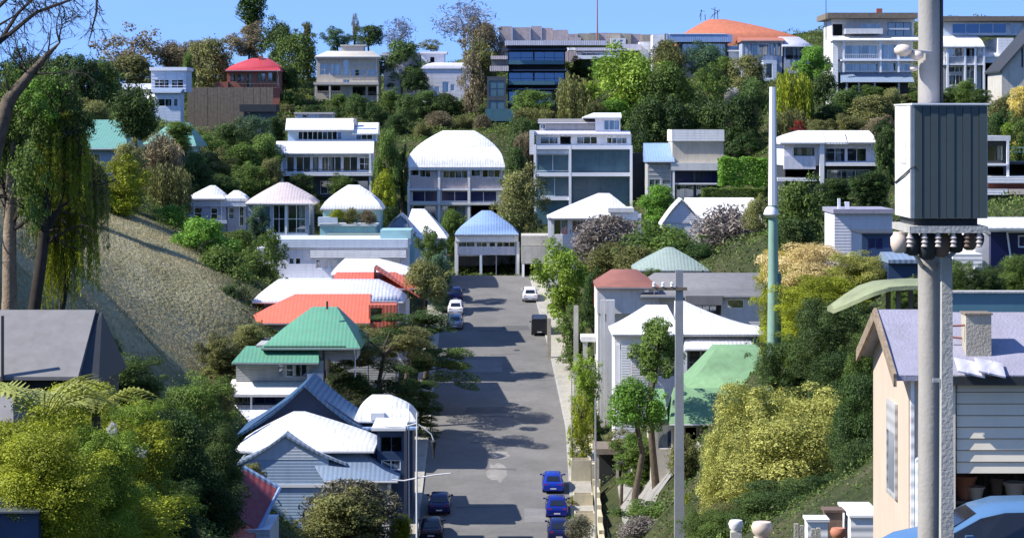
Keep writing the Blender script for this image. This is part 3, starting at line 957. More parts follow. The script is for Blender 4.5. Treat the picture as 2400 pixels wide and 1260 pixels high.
h.roof(2203, 2302, 110, 84, 'white_roof', -2, 1.6, ridge=(2212, 2290), rd=(0.3, 1.5), name='terrace_roof', n=4, p=0.6)
h.wall(2206, 2300, 110.5, 150, 'white_paint', 0, 11, [(2220, 2256, 112, 133, 2, 1), (2260, 2292, 112, 133, 2, 1)])
h.slab(2210, 2300, 134, 150, -1.6, -1.4, 'grey_wall', 'balcony_front')
h.slab(2206, 2304, 150, 153.5, -1.8, 11, 'white_trim', 'floor_slab')
h.wall(2210, 2300, 154, None, 'grey_wall', 0, 11, [(2220, 2256, 156, 170, 2, 1), (2260, 2276, 156, 170, 1, 1), (2224, 2256, 176, 200, 2, 1), (2262, 2290, 165, 205, 1, 2)])
for x in (2216, 2257, 2281, 2301):
    h.post(x, 110, None, -1.7, 'white_trim', 0.28)
h.wall(2302, 2345, 140, None, 'charcoal', 1, 8, [(2308, 2336, 150, 205, 0)])
h.roof(2298, 2346, 131, 109, 'white_roof', -1.5, 8, rd=(4, 8), name='side_roof')
h.slab(2300, 2348, 131, 148, -1.3, -1.1, 'pale_grey_wall', 'side_balcony')
h.wall(2336, 2372, 90, None, 'white_paint', -1, 9)
h = House('gabled_barn_house', 'pale grey house with a steep dark edged gable at the right edge of the frame', 2400, 338)
h.wall(2348, 2520, 160, None, 'pale_concrete', 0, 10, [(2394, 2397, 112, 155, 0)] and [])
h.gable(2348, 2520, 160, 2434, 70, 'pale_concrete', 0.01)
h.pitched(2342, 2526, 166, 2434, 62, 'charcoal', -0.5, 10.5, 0.25)
h.slab(2394, 2398, 112, 158, -0.06, 0.05, 'charcoal', 'slot_window')

# ---- middle row
h = House('white_villa', 'white two level villa with two white roof bands and a blue patterned clerestory', 768, 347, rz=1.5)
h.wall(672, 880, 300, 332, 'sky_blue_wall', 2.5, 10, [(696, 800, 308, 328, 9, 1, 'white_trim', 'blue_glass'), (832, 872, 306, 328, 3, 1, 'white_trim', 'blue_glass')])
h.roof(667, 828, 304, 277, 'white_roof', 1.6, 10.5, rd=(4.5, 10), n=3, p=0.8)
h.roof(824, 885, 312, 287, 'white_roof', 1.7, 10.6, rd=(4.5, 10), n=3, p=0.8, name='side_roof')
h.roof(646, 876, 358, 331, 'white_roof', -1.2, 2.4, rd=(1.6, 2.4), n=3, p=0.8, name='verandah_roof')
h.wall(662, 872, 358.5, 404, 'pale_blue_wall', 0, 10, [(672, 690, 367, 403, 1, 1), (694, 728, 367, 403, 2, 1), (732, 748, 367, 403, 1, 1), (754, 800, 367, 402, 3, 1), (804, 838, 367, 402, 2, 1), (842, 866, 369, 400, 2, 2)])
h.slab(660, 874, 404, 412, -1.6, 9, 'white_paint', 'deck')
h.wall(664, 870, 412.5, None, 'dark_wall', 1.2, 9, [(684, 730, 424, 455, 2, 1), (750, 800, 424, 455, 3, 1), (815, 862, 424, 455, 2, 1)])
for x in (662, 868):
    h.post(x, 358, None, -1.2, 'white_trim', 0.3)
h.slab(826, 834, 278, 300, 3.0, 3.5, 'grey_wall', 'chimney')
h.slab(668, 866, 396, 398, -1.55, -1.5, 'iron', 'handrail')
h.wall(678, 770, 266, 278, 'grey_wall', 13, 20, [(684, 708, 268, 275, 2, 1), (712, 736, 268, 275, 2, 1)], name='rear_annexe')
h.slab(676, 772, 262, 266, 12.6, 20.4, 'beige_roof', 'rear_roof')
h = House('domed_white_house', 'house with a huge smooth white domed roof above navy lower windows', 1068, 352)
h.wall(957, 1180, 389, 446, 'pink_roof', 0, 11, [(962, 982, 394, 412, 1, 1), (984, 1010, 394, 416, 2, 1), (1038, 1096, 400, 418, 4, 1), (1104, 1126, 394, 414, 1, 1), (1130, 1172, 394, 416, 3, 1)])
h.wall(957, 1180, 446.5, None, 'pale_grey_wall', 0.4, 11, [(966, 1025, 446.6, 473, 2, 1, 'white_trim', 'navy_glass'), (1034, 1097, 446.6, 472, 2, 1, 'white_trim', 'navy_glass'), (1102, 1164, 446.6, 473, 2, 1, 'white_trim', 'navy_glass'), (968, 1022, 482, 520, 2, 1), (1036, 1092, 482, 520, 2, 1), (1104, 1168, 482, 520, 0)])
h.slab(956, 1182, 442, 445.8, -0.35, 0.3, 'white_trim', 'fascia')
h.slab(958, 1180, 475, 480, -0.5, 0.3, 'pale_grey_wall', 'sill_band')
for x in (958, 1029, 1099):
    h.post(x, 389, None, -0.25, 'white_paint', 0.34)
h.roof(950, 1184, 390, 306, 'white_roof', -0.6, 12, ridge=(1035, 1110), rd=(7, 9), n=9, p=0.5, th=0.5)
q = MB()
q.tube([(h.X(1079), 1.2, h.Z(373)), (h.X(1080), 1.2, h.Z(352))], 0.1, 6)
q.build('vent_pipe', M['iron'], h.root)
h = House('glass_front_house', 'three level house with teal glass walls in white frames and a stepped white top', 1362, 347, rz=-1)
h.wall(1256, 1480, 313, 342, 'white_paint', 1, 12, [(1266, 1308, 320, 338, 2, 1), (1313, 1338, 320, 338, 0), (1352, 1400, 320, 338, 3, 1), (1422, 1470, 322, 337, 4, 1)])
h.roof(1252, 1478, 313, 306, 'lavender_roof', 0.2, 12.3, rd=(4, 9), name='roof', n=2)
h.wall(1264, 1396, 286, 306, 'grey_wall', 4, 11, [(1266, 1278, 290, 302, 2, 1)])
h.roof(1260, 1400, 286, 278, 'grey_roof', 3.6, 11.2, rd=(6, 9), name='upper_roof', n=2)
h.wall(1396, 1455, 274, 310, 'white_paint', 2.5, 10, [(1416, 1453, 281, 305, 3, 1)])
h.roof(1366, 1458, 274, 264, 'white_roof', 2, 10.4, ridge=(1392, 1457), rd=(4, 9), name='loft_roof', n=3)
h.slab(1252, 1482, 341, 350, -0.5, 12, 'white_trim', 'floor_slab')
h.wall(1256, 1478, 350.5, 404, 'dark_teal_panel', 0.6, 11, [(1258, 1333, 362, 401, 2, 1, 'white_trim', 'teal_glass'), (1339, 1476, 350.6, 404, 4, 1, 'dark_teal_panel', 'teal_glass')])
h.slab(1254, 1334, 351, 361, -0.2, 0.5, 'white_paint', 'panel_band')
h.slab(1254, 1480, 404.5, 413, -0.5, 11, 'white_trim', 'floor_slab')
h.wall(1258, 1478, 413.5, None, 'dark_teal_panel', 0.6, 11, [(1265, 1335, 414, 460, 2, 1, 'white_trim', 'teal_glass'), (1342, 1475, 414, 480, 4, 2, 'dark_teal_panel', 'teal_glass')])
h.slab(1254, 1338, 461, 469, -0.4, 0.5, 'white_trim', 'sill_band')
for x in (1254, 1336, 1479):
    h.post(x, 341, None, -0.35, 'white_trim', 0.35)
h.slab(1241, 1252, 305, 362, -0.5, 3, 'white_paint', 'side_wing')
h.wall(1482, 1512, 360, None, 'charcoal', 3, 11)
h = House('boxy_white_house', 'boxy white and beige house with a tall plain upper storey and low white side roof', 1607, 340)
h.wall(1576, 1696, 330, 382, 'beige_wall', 0, 9)
h.slab(1574, 1697, 304, 331, -0.4, 9.4, 'white_paint', 'parapet')
h.roof(1514, 1580, 377, 336, 'pale_blue_roof', -1.2, 9, rd=(5, 7), n=3, name='side_roof')
h.wall(1518, 1576, 376, None, 'grey_wall', 0, 8, [(1522, 1548, 420, 455, 2, 1), (1552, 1572, 420, 455, 1, 1)])
for i in range(3):
    h.slab(1518.5, 1575, 388 + i * 11, 389 + i * 11, -0.05, 0.06, 'pale_grey_wall', 'cladding_joint')
h.slab(1572, 1698, 381, 399, -1.2, 9, 'pale_grey_wall', 'balcony')
h.wall(1578, 1690, 399.5, None, 'dark_wall', 0.4, 9, [(1582, 1626, 401, 428, 2, 1, 'charcoal', 'navy_glass'), (1630, 1686, 401, 428, 3, 1, 'charcoal', 'navy_glass'), (1586, 1626, 434, 470, 2, 1), (1632, 1680, 434, 470, 2, 1)])
h.post(1578, 399, None, -1.0, 'white_trim', 0.25)
h.slab(1578, 1690, 428.5, 432, -1, 0.35, 'white_trim', 'floor_slab')
h = House('white_bungalow', 'white bungalow with a puffed white roof in three bays behind the pale green pole', 1945, 292)
h.wall(1838, 2056, 333, 388, 'lavender_wall', 0, 9, [(1860, 1909, 346, 365, 2, 1, 'charcoal'), (1933, 1981, 347, 380, 2, 1, 'lavender_wall'), (1985, 2031, 347, 379, 2, 1, 'lavender_wall')])
for (a, b_, ra, rb) in ((1826, 1932, 1888, 1930), (1933, 1982, 1935, 1980), (1984, 2050, 1992, 2044)):
    h.roof(a, b_, 333, 306, 'white_roof', -1.2, 9.5, ridge=(ra, rb), rd=(2.5, 8), n=4, p=0.6, name='roof')
h.slab(1836, 1910, 366, 396, -0.7, -0.1, 'lavender_wall', 'balcony_front')
h.slab(1925, 2058, 381, 388.5, -1, 0, 'white_paint', 'deck_edge')
h.wall(1840, 2050, 389, None, 'charcoal', 0.6, 9, [(1842, 1908, 396, 420, 0), (1940, 2040, 398, 430, 3, 1)])
h.slab(1820, 1912, 416, 424, -1, 0.5, 'white_paint', 'step_slab')
h.post(1924, 333, None, -0.8, 'white_paint', 0.5)
h = House('terrace_block', 'white framed terrace building with stacked balconies right of the pole cabinet', 2365, 232)
h.slab(2300, 2366, 318, 330, -0.5, 8, 'pale_grey_wall', 'roof')
h.wall(2310, 2362, 330.5, 383, 'charcoal', 0.5, 7.5, [(2316, 2354, 340, 378, 2, 1, 'charcoal')])
h.slab(2300, 2360, 383, 388, -0.6, 7.5, 'white_trim', 'floor_slab')
h.wall(2310, 2362, 388.5, 412, 'charcoal', 0.8, 7.5, [(2318, 2356, 392, 410, 0)])
h.post(2360, 330, 430, -0.4, 'white_trim', 0.22)
h.slab(2300, 2480, 413, 429, -0.8, 7.5, 'white_paint', 'balcony_front')
h.wall(2310, 2480, 429.5, 442, 'brick_red_wall', 0.4, 7.5)
h.slab(2300, 2358, 442.5, 456, -0.8, 7.5, 'white_paint', 'balcony_front')
h.slab(2361, 2480, 442.5, 455, -0.8, 7.5, 'cream_ceramic', 'balcony_front')
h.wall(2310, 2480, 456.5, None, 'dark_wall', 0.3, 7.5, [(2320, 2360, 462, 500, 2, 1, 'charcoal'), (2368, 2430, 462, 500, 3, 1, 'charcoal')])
h.wall(2364, 2480, 380, 413, 'charcoal', 2, 7.5, [(2370, 2440, 386, 410, 0)])
h.rail(2364, 2480, 345, 358, 1.4, 'green_pole_paint', 14)
# ---- lower row, left of the street
h = House('twin_roof_pavilion', 'small blue grey house under two little white pyramid roofs', 505, 307, rz=3)
h.wall(440, 530, 464, None, 'blue_grey_wall', 0, 7, [(455, 474, 486, 514, 1, 2), (494, 510, 487, 514, 1, 2)])
h.wall(532, 576, 466, None, 'blue_grey_wall', 0.5, 7, [(535, 548, 487, 514, 1, 2), (560, 571, 484, 530, 1, 2)])
h.roof(437, 528, 464, 436, 'white_roof', -0.6, 7.4, ridge=(488, 500), rd=(3, 4), n=3, p=0.9)
h.roof(524, 578, 467, 448, 'white_roof', -0.2, 7.2, ridge=(544, 556), rd=(3, 4), n=3, p=0.8, name='small_roof')
h.slab(438, 577, 464.5, 484, -0.15, -0.02, 'pale_blue_wall', 'frieze')
h.slab(445, 532, 516, 524, -0.6, -0.02, 'pale_blue_wall', 'sill')
h = House('pink_pavilion', 'square pavilion house with a pinkish pyramid roof and tall glazed corner', 656, 302)
h.wall(582, 724, 476, None, 'blue_grey_wall', 0, 8, [(640, 668, 480, 546, 2, 2), (674, 716, 480, 546, 2, 2), (592, 634, 482, 540, 2, 2, 'white_trim', 'teal_glass')])
h.roof(576, 736, 475, 429, 'pink_roof', -0.9, 8.6, ridge=(648, 668), rd=(3.6, 4.2), n=5, p=0.85)
h.post(671, 476, None, -0.3, 'white_trim', 0.22)
h.slab(640, 722, 548, 560, -0.4, -0.02, 'pale_blue_wall', 'sill_band')
h = House('roof_garden_house', 'teal walled house with a white dome roof behind a planted terrace', 820, 298)
h.wall(752, 888, 488, None, 'teal_wall', 3, 9)
h.roof(747, 893, 490, 436, 'white_roof', 2.2, 10, ridge=(808, 834), rd=(5.5, 6.5), n=6, p=0.7)
h.wall(752, 882, 525, None, 'teal_wall', -1.5, 2.9, [])
h.wall(770, 900, 545, None, 'sage_roof', -4, -1.6)
h.slab(748, 794, 508, 522, -1.9, -0.5, 'pale_blue_wall', 'parapet')
h.slab(750, 905, 571, 579, -4.6, -1.7, 'pale_blue_wall', 'ledge')
h.slab(748, 886, 524, 528, -1.8, 2.8, 'pale_grey_wall', 'terrace_edge')
h = House('split_gable_house', 'small gabled house, slate blue gable at left with shade put into its colour, white roof slope at right', 975, 305)
h.wall(902, 1044, 548, None, 'pale_blue_wall', 0, 7, [(915, 955, 560, 590, 2, 1)])
h.roof(944, 1048, 556, 492, 'white_roof', -0.6, 8, ridge=(962, 992), rd=(4, 5), n=5, p=0.9)
h.gable(898, 978, 546, 940, 504, 'slate_blue_roof', -1.2, 0.3)  # dark left side: shade put into the slate blue of gable and roof
h.pitched(896, 976, 548, 940, 500, 'slate_blue_roof', -1.4, 4, 0.2, sag=-0.3)
h.wall(902, 972, 546.5, None, 'teal_wall', -1.0, 0.2, [])
h = House('blue_end_house', 'pale blue gabled house with a dark open carport at the end of the street', 1140, 319)
h.wall(1072, 1212, 566, 597, 'lavender_wall', 0, 9, [(1074, 1113, 566.5, 579, 2, 1, 'white_trim'), (1116, 1142, 566.5, 579, 2, 1), (1146, 1161, 567, 579, 1, 1), (1164, 1208, 566.5, 579, 3, 1)])
h.wall(1072, 1212, 597.2, None, 'lavender_wall', 0.2, 9, [(1074, 1124, 600, 652, 0), (1130, 1162, 598, 648, 0), (1164, 1208, 598, 648, 0)])
h.roof(1066, 1216, 548, 496, 'pale_blue_roof', -0.8, 9.8, ridge=(1128, 1150), rd=(3.5, 5), n=5, p=0.85)
h.slab(1067, 1215, 548, 566, -0.5, 9.3, 'white_paint', 'frieze')
h.post(1127, 597, None, -0.3, 'pale_blue_wall', 0.3)
h.post(1069, 566, None, -0.2, 'white_paint', 0.35)
h.post(1214, 566, None, -0.2, 'white_paint', 0.35)
h = House('beige_carport', 'beige flat topped carport right of the pale blue end house', 1258, 313, 'garage')
h.slab(1222, 1288, 552, 575, -0.3, 7, 'pale_concrete', 'upper_wall')
h.slab(1222, 1288, 576, 617, -0.5, 7, 'concrete', 'front_band')
h.wall(1224, 1286, 618, None, 'charcoal', 0, 6.5, [(1230, 1258, 620, 650, 0)])
h.post(1226, 618, None, -0.35, 'white_trim', 0.3)
h = House('lavender_flat_house', 'long low lavender house with small square windows and a stepped flat roof', 778, 272)
h.wall(602, 952, 580, None, 'lavender_wall', 0, 9, [(677, 689, 604, 619, 1, 1, 'white_trim'), (692, 705, 604, 619, 1, 1, 'white_trim'), (740, 754, 608, 629, 1, 1), (758, 771, 608, 629, 1, 1), (775, 792, 608, 629, 1, 1), (900, 940, 604, 630, 2, 1, 'blue_grey_wall')])
h.slab(640, 956, 560, 580, -0.4, 9.4, 'pale_blue_wall', 'roof')
h.slab(728, 952, 586, 603, -0.6, -0.02, 'white_paint', 'fascia')
h.slab(600, 780, 651, 662, -1.5, -0.05, 'pale_blue_wall', 'sill_band')
h.wall(890, 962, 540, 560, 'teal_wall', 1, 7, name='roof_store')
h = House('salmon_upper_house', 'white roof stepping down to a salmon roof on the house beside the long lavender house', 875, 258)
h.wall(790, 950, 682, None, 'lavender_wall', 0, 8)
h.roof(775, 985, 672, 640, 'salmon_roof', -2.0, 2.4, ridge=(785, 925), rd=(1.9, 2.4), n=3, p=0.9)
h.roof(772, 970, 644, 612, 'white_roof', 2.0, 9, ridge=(800, 880), rd=(5, 6), n=4, p=0.8, name='upper_roof')
h.pitched(876, 985, 690, 880, 622, 'salmon_roof', -2.2, 1.8, 0.2, name='side_roof')
h = House('salmon_lower_house', 'house with lavender white roof and wide salmon verandah roof above the green roof', 760, 246)
h.wall(594, 925, 700, None, 'lavender_wall', 1, 9, [(598, 616, 705, 738, 1, 1, 'charcoal')])
h.roof(590, 945, 706, 662, 'lavender_roof', 0, 9.5, ridge=(640, 880), rd=(5, 6), n=4, p=0.8)
h.roof(680, 930, 704, 664, 'white_roof', -0.3, 9.2, ridge=(690, 878), rd=(4.5, 6.3), n=4, p=0.85, name='upper_roof')
h.roof(572, 872, 750, 690, 'salmon_roof', -3.5, 1.2, ridge=(690, 868), rd=(0.6, 1.1), n=4, p=0.9, name='verandah_roof')
h.wall(868, 932, 709, 778, 'salmon_roof', -3, 0.8, [(872, 900, 716, 750, 1, 1, 'maroon_roof')], name='porch')
h.wall(600, 866, 752, None, 'grey_wall', -2.8, 0.9)
h.wall(868, 930, 779, None, 'grey_wall', -2.8, 0.7, name='porch_base')
h = House('green_roof_house', 'grey house under a big green hip roof with a lower green verandah roof', 700, 222)
h.wall(556, 760, 842, 890, 'grey_wall', -1, 8, [(655, 666, 848, 880, 1, 1, 'grey_wall'), (672, 690, 848, 880, 1, 2), (694, 722, 848, 880, 2, 1, 'grey_wall')])
h.wall(600, 836, 808, 842, 'grey_wall', 0, 8.5)
h.roof(615, 846, 812, 728, 'green_roof', -1.2, 10, ridge=(722, 782), rd=(4.4, 5.2), n=6, p=0.9)
h.roof(550, 752, 843, 812, 'green_roof', -2.4, 1, ridge=(575, 745), rd=(0.2, 0.9), n=3, name='verandah_roof')
h.slab(622, 812, 808, 819, -1.15, -1.0, 'charcoal', 'gutter')
h.slab(757, 763, 816, 900, -0.9, -0.7, 'iron', 'downpipe')
h.roof(538, 740, 914, 888, 'pale_grey_wall', -3.4, 0.2, ridge=(545, 735), rd=(-0.6, 0.1), n=2, name='lower_verandah_roof')
h.wall(548, 742, 914.5, None, 'navy_wall', -1.6, 7.5, [(552, 596, 918, 940, 4, 1, 'grey_wall'), (600, 650, 918, 940, 2, 1, 'navy_wall', 'navy_glass')])
h.post(597, 914, None, -3, 'white_trim', 0.16)
h.roof(536, 660, 978, 942, 'white_roof', -5.5, -2, ridge=(545, 655), rd=(-2.4, -2.1), n=2, name='shed_roof')
h.wall(545, 655, 979, None, 'pale_grey_wall', -5, -2.2)
h.wall(724, 760, 870, None, 'lavender_wall', -2, 2, name='porch')
q = MB()
q.tube([(h.X(763), 2, h.Z(728)), (h.X(763), 2, h.Z(709))], 0.1, 6)
q.build('flue', M['iron'], h.root)
h = House('navy_gable_house', 'house with a sweeping navy gable and mid blue roof edge', 735, 203)
h.wall(590, 880, 1000, None, 'navy_wall', 0.2, 9)
h.gable(575, 862, 1006, 716, 905, 'navy_wall', 0, 0.2)
h.pitched(556, 880, 1016, 716, 897, 'blue_roof', -0.8, 9, 0.25, sag=0.35)
h.roof(828, 974, 986, 936, 'white_roof', 0.5, 6, ridge=(866, 908), rd=(2.5, 4), n=5, p=0.6, name='porch_roof')
h.wall(842, 966, 987, None, 'navy_wall', 1, 5.5, [(936, 970, 1005, 1025, 0)] and [])
h.slab(850, 975, 1000, 1005, -0.6, 0.9, 'pale_blue_roof', 'gutter')
h.slab(868, 900, 968, 985, 0.3, 0.9, 'white_trim', 'dormer')
h = House('grey_gable_house', 'pale blue grey gable wall house with white roof and dark side porch beside the street', 740, 190)
h.wall(566, 770, 1076, None, 'sky_blue_wall', 0, 7)
h.gable(562, 790, 1076, 668, 1024, 'pale_blue_wall', -0.02, 0.2)
h.roof(548, 876, 1056, 984, 'white_roof', 0.3, 9, ridge=(672, 700), rd=(4, 6), n=5, p=0.9)
h.pitched(556, 812, 1084, 668, 1016, 'slate_blue_roof', -0.2, 6, 0.18, sag=0.15)
h.roof(762, 935, 1118, 1030, 'slate_blue_roof', -1.6, 5, ridge=(700, 800), rd=(2.4, 5), n=4, p=1.3, name='side_roof')
h.slab(562, 778, 1134, 1141, -0.1, -0.03, 'white_trim', 'string_course')
h.wall(880, 944, 1012, None, 'navy_wall', 2.2, 8, [(888, 940, 1030, 1068, 2, 1, 'navy_wall', 'blue_glass'), (890, 936, 1086, 1110, 2, 1)], name='porch')
h.slab(868, 948, 1008, 1015, 1.6, 8.4, 'white_trim', 'porch_roof')
h.wall(780, 880, 1062, None, 'navy_wall', 3.0, 8)
h.wall(790, 914, 1128, None, 'grey_wall', -1.2, 2.0, [(820, 900, 1140, 1190, 3, 1)])
h.slab(910, 918, 1128, 1215, -1.4, -1.2, 'white_trim', 'corner_post')
h = House('salmon_front_house', 'house corner with dark red roof slope above a salmon slope at bottom left', 568, 152)
h.wall(500, 632, 1240, None, 'pale_blue_wall', 0, 6, [(520, 600, 1252, 1300, 3, 1)])
q = MB()
q.v = [(h.X(518), 0.3, h.Z(1186)), (h.X(552), 4.5, h.Z(1120)), (h.X(638), 4.5, h.Z(1170)), (h.X(602), 0.3, h.Z(1244))]
q.v += [(x, y, z - 0.2) for x, y, z in q.v]
q.f = [(0, 3, 2, 1), (4, 5, 6, 7), (0, 1, 5, 4), (1, 2, 6, 5), (2, 3, 7, 6), (3, 0, 4, 7)]
q.build('roof', M['maroon_roof'], h.root)
q = MB()
q.v = [(h.X(488), -1.6, h.Z(1254)), (h.X(512), 0.4, h.Z(1182)), (h.X(600), 0.28, h.Z(1246)), (h.X(596), -1.6, h.Z(1258))]
q.v += [(x, y, z - 0.2) for x, y, z in q.v]
q.f = [(0, 3, 2, 1), (4, 5, 6, 7), (0, 1, 5, 4), (1, 2, 6, 5), (2, 3, 7, 6), (3, 0, 4, 7)]
q.build('lower_roof', M['salmon_roof'], h.root)
q = MB()
q.tube([(h.X(552), 4.5, h.Z(1118)), (h.X(638), 4.5, h.Z(1168))], 0.16, 6)
q.tube([(h.X(640), 4.4, h.Z(1168)), (h.X(604), 0.3, h.Z(1246))], 0.12, 6)
q.build('ridge_cap', M['pale_blue_roof'], h.root)
# ---- lower row, right of the street
h = House('white_gable_house', 'white gabled house with a boxy dormer above the brown shrubs', 1392, 302)
h.roof(1284, 1500, 510, 455, 'white_roof', -0.8, 9, ridge=(1405, 1432), rd=(3.6, 5), n=6, p=0.95)
h.wall(1290, 1496, 509, None, 'pale_grey_wall', 0, 8, [(1298, 1332, 514, 550, 2, 1), (1340, 1400, 516, 545, 3, 1), (1420, 1480, 522, 550, 3, 1)])
h.post(1288, 509, None, -0.6, 'white_trim', 0.4)
h.post(1498, 500, None, -0.6, 'white_trim', 0.4)
h.wall(1430, 1494, 496, 515, 'white_paint', -1.5, 3, name='dormer')
h.slab(1424, 1484, 486, 496, -1.8, 3.2, 'pale_grey_wall', 'dormer_roof')
h = House('grey_gable_cottage', 'cottage with a lavender grey gable and long white roof behind grey brush', 1668, 298)
h.wall(1556, 1785, 525, None, 'pale_grey_wall', 0.3, 8)
h.roof(1600, 1796, 540, 466, 'white_roof', 0.4, 9.5, ridge=(1612, 1775), rd=(4.5, 5.5), n=2)
h.gable(1552, 1642, 522, 1597, 470, 'lavender_wall', -0.6, 0.3)
h.pitched(1549, 1646, 525, 1597, 465, 'white_roof', -0.9, 5, 0.15, sag=-0.2)
h.wall(1556, 1638, 522.5, None, 'lavender_wall', -0.5, 0.28)
h = House('sage_roof_house', 'house with a pale sage green pyramid roof on the right side', 1575, 264)
h.roof(1488, 1662, 632, 583, 'sage_roof', -0.8, 8.5, ridge=(1566, 1582), rd=(3.5, 4.2), n=5, p=0.9)
h.wall(1500, 1654, 632, None, 'pale_concrete', 0, 8, [(1515, 1560, 640, 660, 3, 1), (1590, 1640, 640, 660, 3, 1)])
h.slab(1640, 1790, 640, 652, 1, 8, 'pale_concrete', 'garden_wall')
h = House('grey_stucco_building', 'wide grey stucco building with a rust brown corner roof and one dark square window', 1630, 240, 'building')
h.wall(1402, 1668, 692, None, 'pale_grey_wall', 1, 10, [(1404, 1440, 735, 790, 1, 1)] and [])
h.roof(1398, 1545, 672, 640, 'rust_roof', -0.3, 10, ridge=(1440, 1500), rd=(5, 7), n=2)
h.roof(1500, 1866, 692, 650, 'grey_roof', -0.6, 11, ridge=(1545, 1800), rd=(6, 8), n=3, p=0.8, name='main_roof')
h.wall(1400, 1545, 672.5, 735, 'pale_grey_wall', 0.2, 9, [(1510, 1522, 678, 690, 1, 1), (1532, 1542, 678, 688, 1, 1)])
h.wall(1690, 1790, 692.5, None, 'lavender_wall', -0.2, 9, [(1704, 1743, 701, 722, 1, 1, 'white_trim', 'car_glass')])
h.wall(1791, 1858, 696, None, 'lavender_wall', 0.6, 9)
h.slab(1604, 1690, 690, 712, -1.6, 0.9, 'grey_roof', 'awning')
h.wall(1608, 1684, 713, 735, 'charcoal', 0, 0.9, [(1612, 1680, 715, 732, 4, 1, 'charcoal')], name='shopfront')
for (x, w) in ((1430, 0.75), (1412, 0.4)):
    h.post(x, 700, None, -1.2, 'pale_grey_wall', w, 'column')
h = House('tent_roof_house', 'house with a wide sweeping white tent shaped roof above a dark verandah', 1612, 222)
h.roof(1434, 1600, 780, 722, 'white_roof', -1.2, 8, ridge=(1520, 1570), rd=(3.6, 4.4), n=8, p=1.15, name='roof')
h.roof(1592, 1798, 780, 712, 'white_roof', -1.1, 8.1, ridge=(1588, 1610), rd=(3.6, 4.4), n=8, p=1.35, name='roof')
h.slab(1440, 1600, 786, 806, -0.6, -0.1, 'white_paint', 'frieze')
h.roof(1600, 1770, 810, 790, 'white_roof', -2.6, 0.6, ridge=(1605, 1750), rd=(-0.2, 0.5), n=3, p=0.8, name='verandah_roof')
h.wall(1442, 1792, 781, None, 'lavender_wall', 0, 7.5, [(1462, 1480, 812, 880, 1, 2), (1600, 1640, 818, 872, 2, 1, 'charcoal'), (1645, 1720, 815, 870, 4, 2, 'charcoal'), (1500, 1580, 815, 880, 2, 1, 'charcoal')])
for x in (1448, 1602, 1662, 1720, 1756):
    h.post(x, 806, None, -2.2 if x > 1600 else -0.8, 'white_trim', 0.3)
h.rail(1602, 1756, 842, 868, -2.3, 'iron', 16)
h.slab(1455, 1476, 805, 925, -1.2, -0.85, 'white_paint', 'pier')
h = House('green_canopy_house', 'low building with two patched moss green roof planes under the verandah', 1660, 200)
h.roof(1612, 1805, 908, 828, 'moss_green_roof', 0, 9, ridge=(1690, 1796), rd=(5, 8.5), n=4, p=1.1)
h.roof(1560, 1760, 974, 908, 'moss_green_roof', -5, 0.8, ridge=(1580, 1750), rd=(-0.6, 0.4), n=3, name='lower_roof')
h.roof(1516, 1558, 970, 912, 'moss_green_roof', -4, 1, ridge=(1520, 1556), rd=(-0.4, 0.8), n=2, name='porch_roof')
h.wall(1526, 1736, 972, None, 'pale_concrete', -3, 6, [(1536, 1570, 985, 1040, 1, 1), (1600, 1625, 990, 1060, 0), (1640, 1700, 985, 1030, 3, 1)])
h.wall(1640, 1790, 905, None, 'pale_concrete', 0.6, 8)
# ---- right side buildings behind the near house
h = House('grey_flat_store', 'low lavender grey flat roofed store left of the pole cabinet', 2025, 188, 'building')
h.wall(1956, 2092, 500, None, 'lavender_wall', 0, 6, [(2044, 2052, 520, 560, 0)] and [])
h.slab(1952, 2094, 490, 500, -0.3, 6.3, 'mauve_roof', 'roof')
h.slab(1968, 1974, 466, 490, 1, 1.3, 'white_trim', 'flue')
h.slab(1985, 1995, 474, 490, 1, 1.4, 'white_trim', 'flue')
h = House('black_shed', 'near black shed below the lavender grey store', 2062, 160, 'shed')
h.wall(2020, 2108, 548, None, 'navy_wall', 0, 5, [(2034, 2070, 556, 584, 2, 1, 'navy_wall', 'navy_glass')])
h.slab(2018, 2110, 545.5, 548, -0.2, 5.2, 'charcoal', 'roof')
h.wall(2060, 2146, 600, None, 'navy_wall', -4, -0.2)
h.roof(2058, 2150, 600, 588, 'slate_blue_roof', -4.4, -0.1, rd=(-2, -1), name='lean_to_roof')
h.wall(2106, 2142, 583, 600, 'car_navy', -2.4, -0.4, name='roof_box')
h = House('blue_villa', 'deep blue house with a white roof edge at the right edge below the terrace building', 2370, 130)
h.wall(2322, 2480, 530, None, 'car_navy', 0, 6, [(2386, 2420, 551, 580, 2, 1, 'white_trim', 'navy_glass')])
h.roof(2308, 2490, 532, 516, 'white_roof', -0.6, 6.4, rd=(2, 4.5), n=3, p=0.7)
h.slab(2358, 2480, 533, 545, -0.2, -0.05, 'lavender_roof', 'frieze')
q = MB()
q.tube([(h.X(2359), -0.1, h.Z(540)), (h.X(2364), -0.1, h.Z(575)), (h.X(2369), -0.1, h.Z(610))], 0.05, 6)
q.build('downpipe', M['white_trim'], h.root)
h.wall(2290, 2326, 550, None, 'pale_grey_wall', 0.5, 6)
h.slab(2224, 2292, 592, 622, -1.2, 0.4, 'white_paint', 'low_wall')
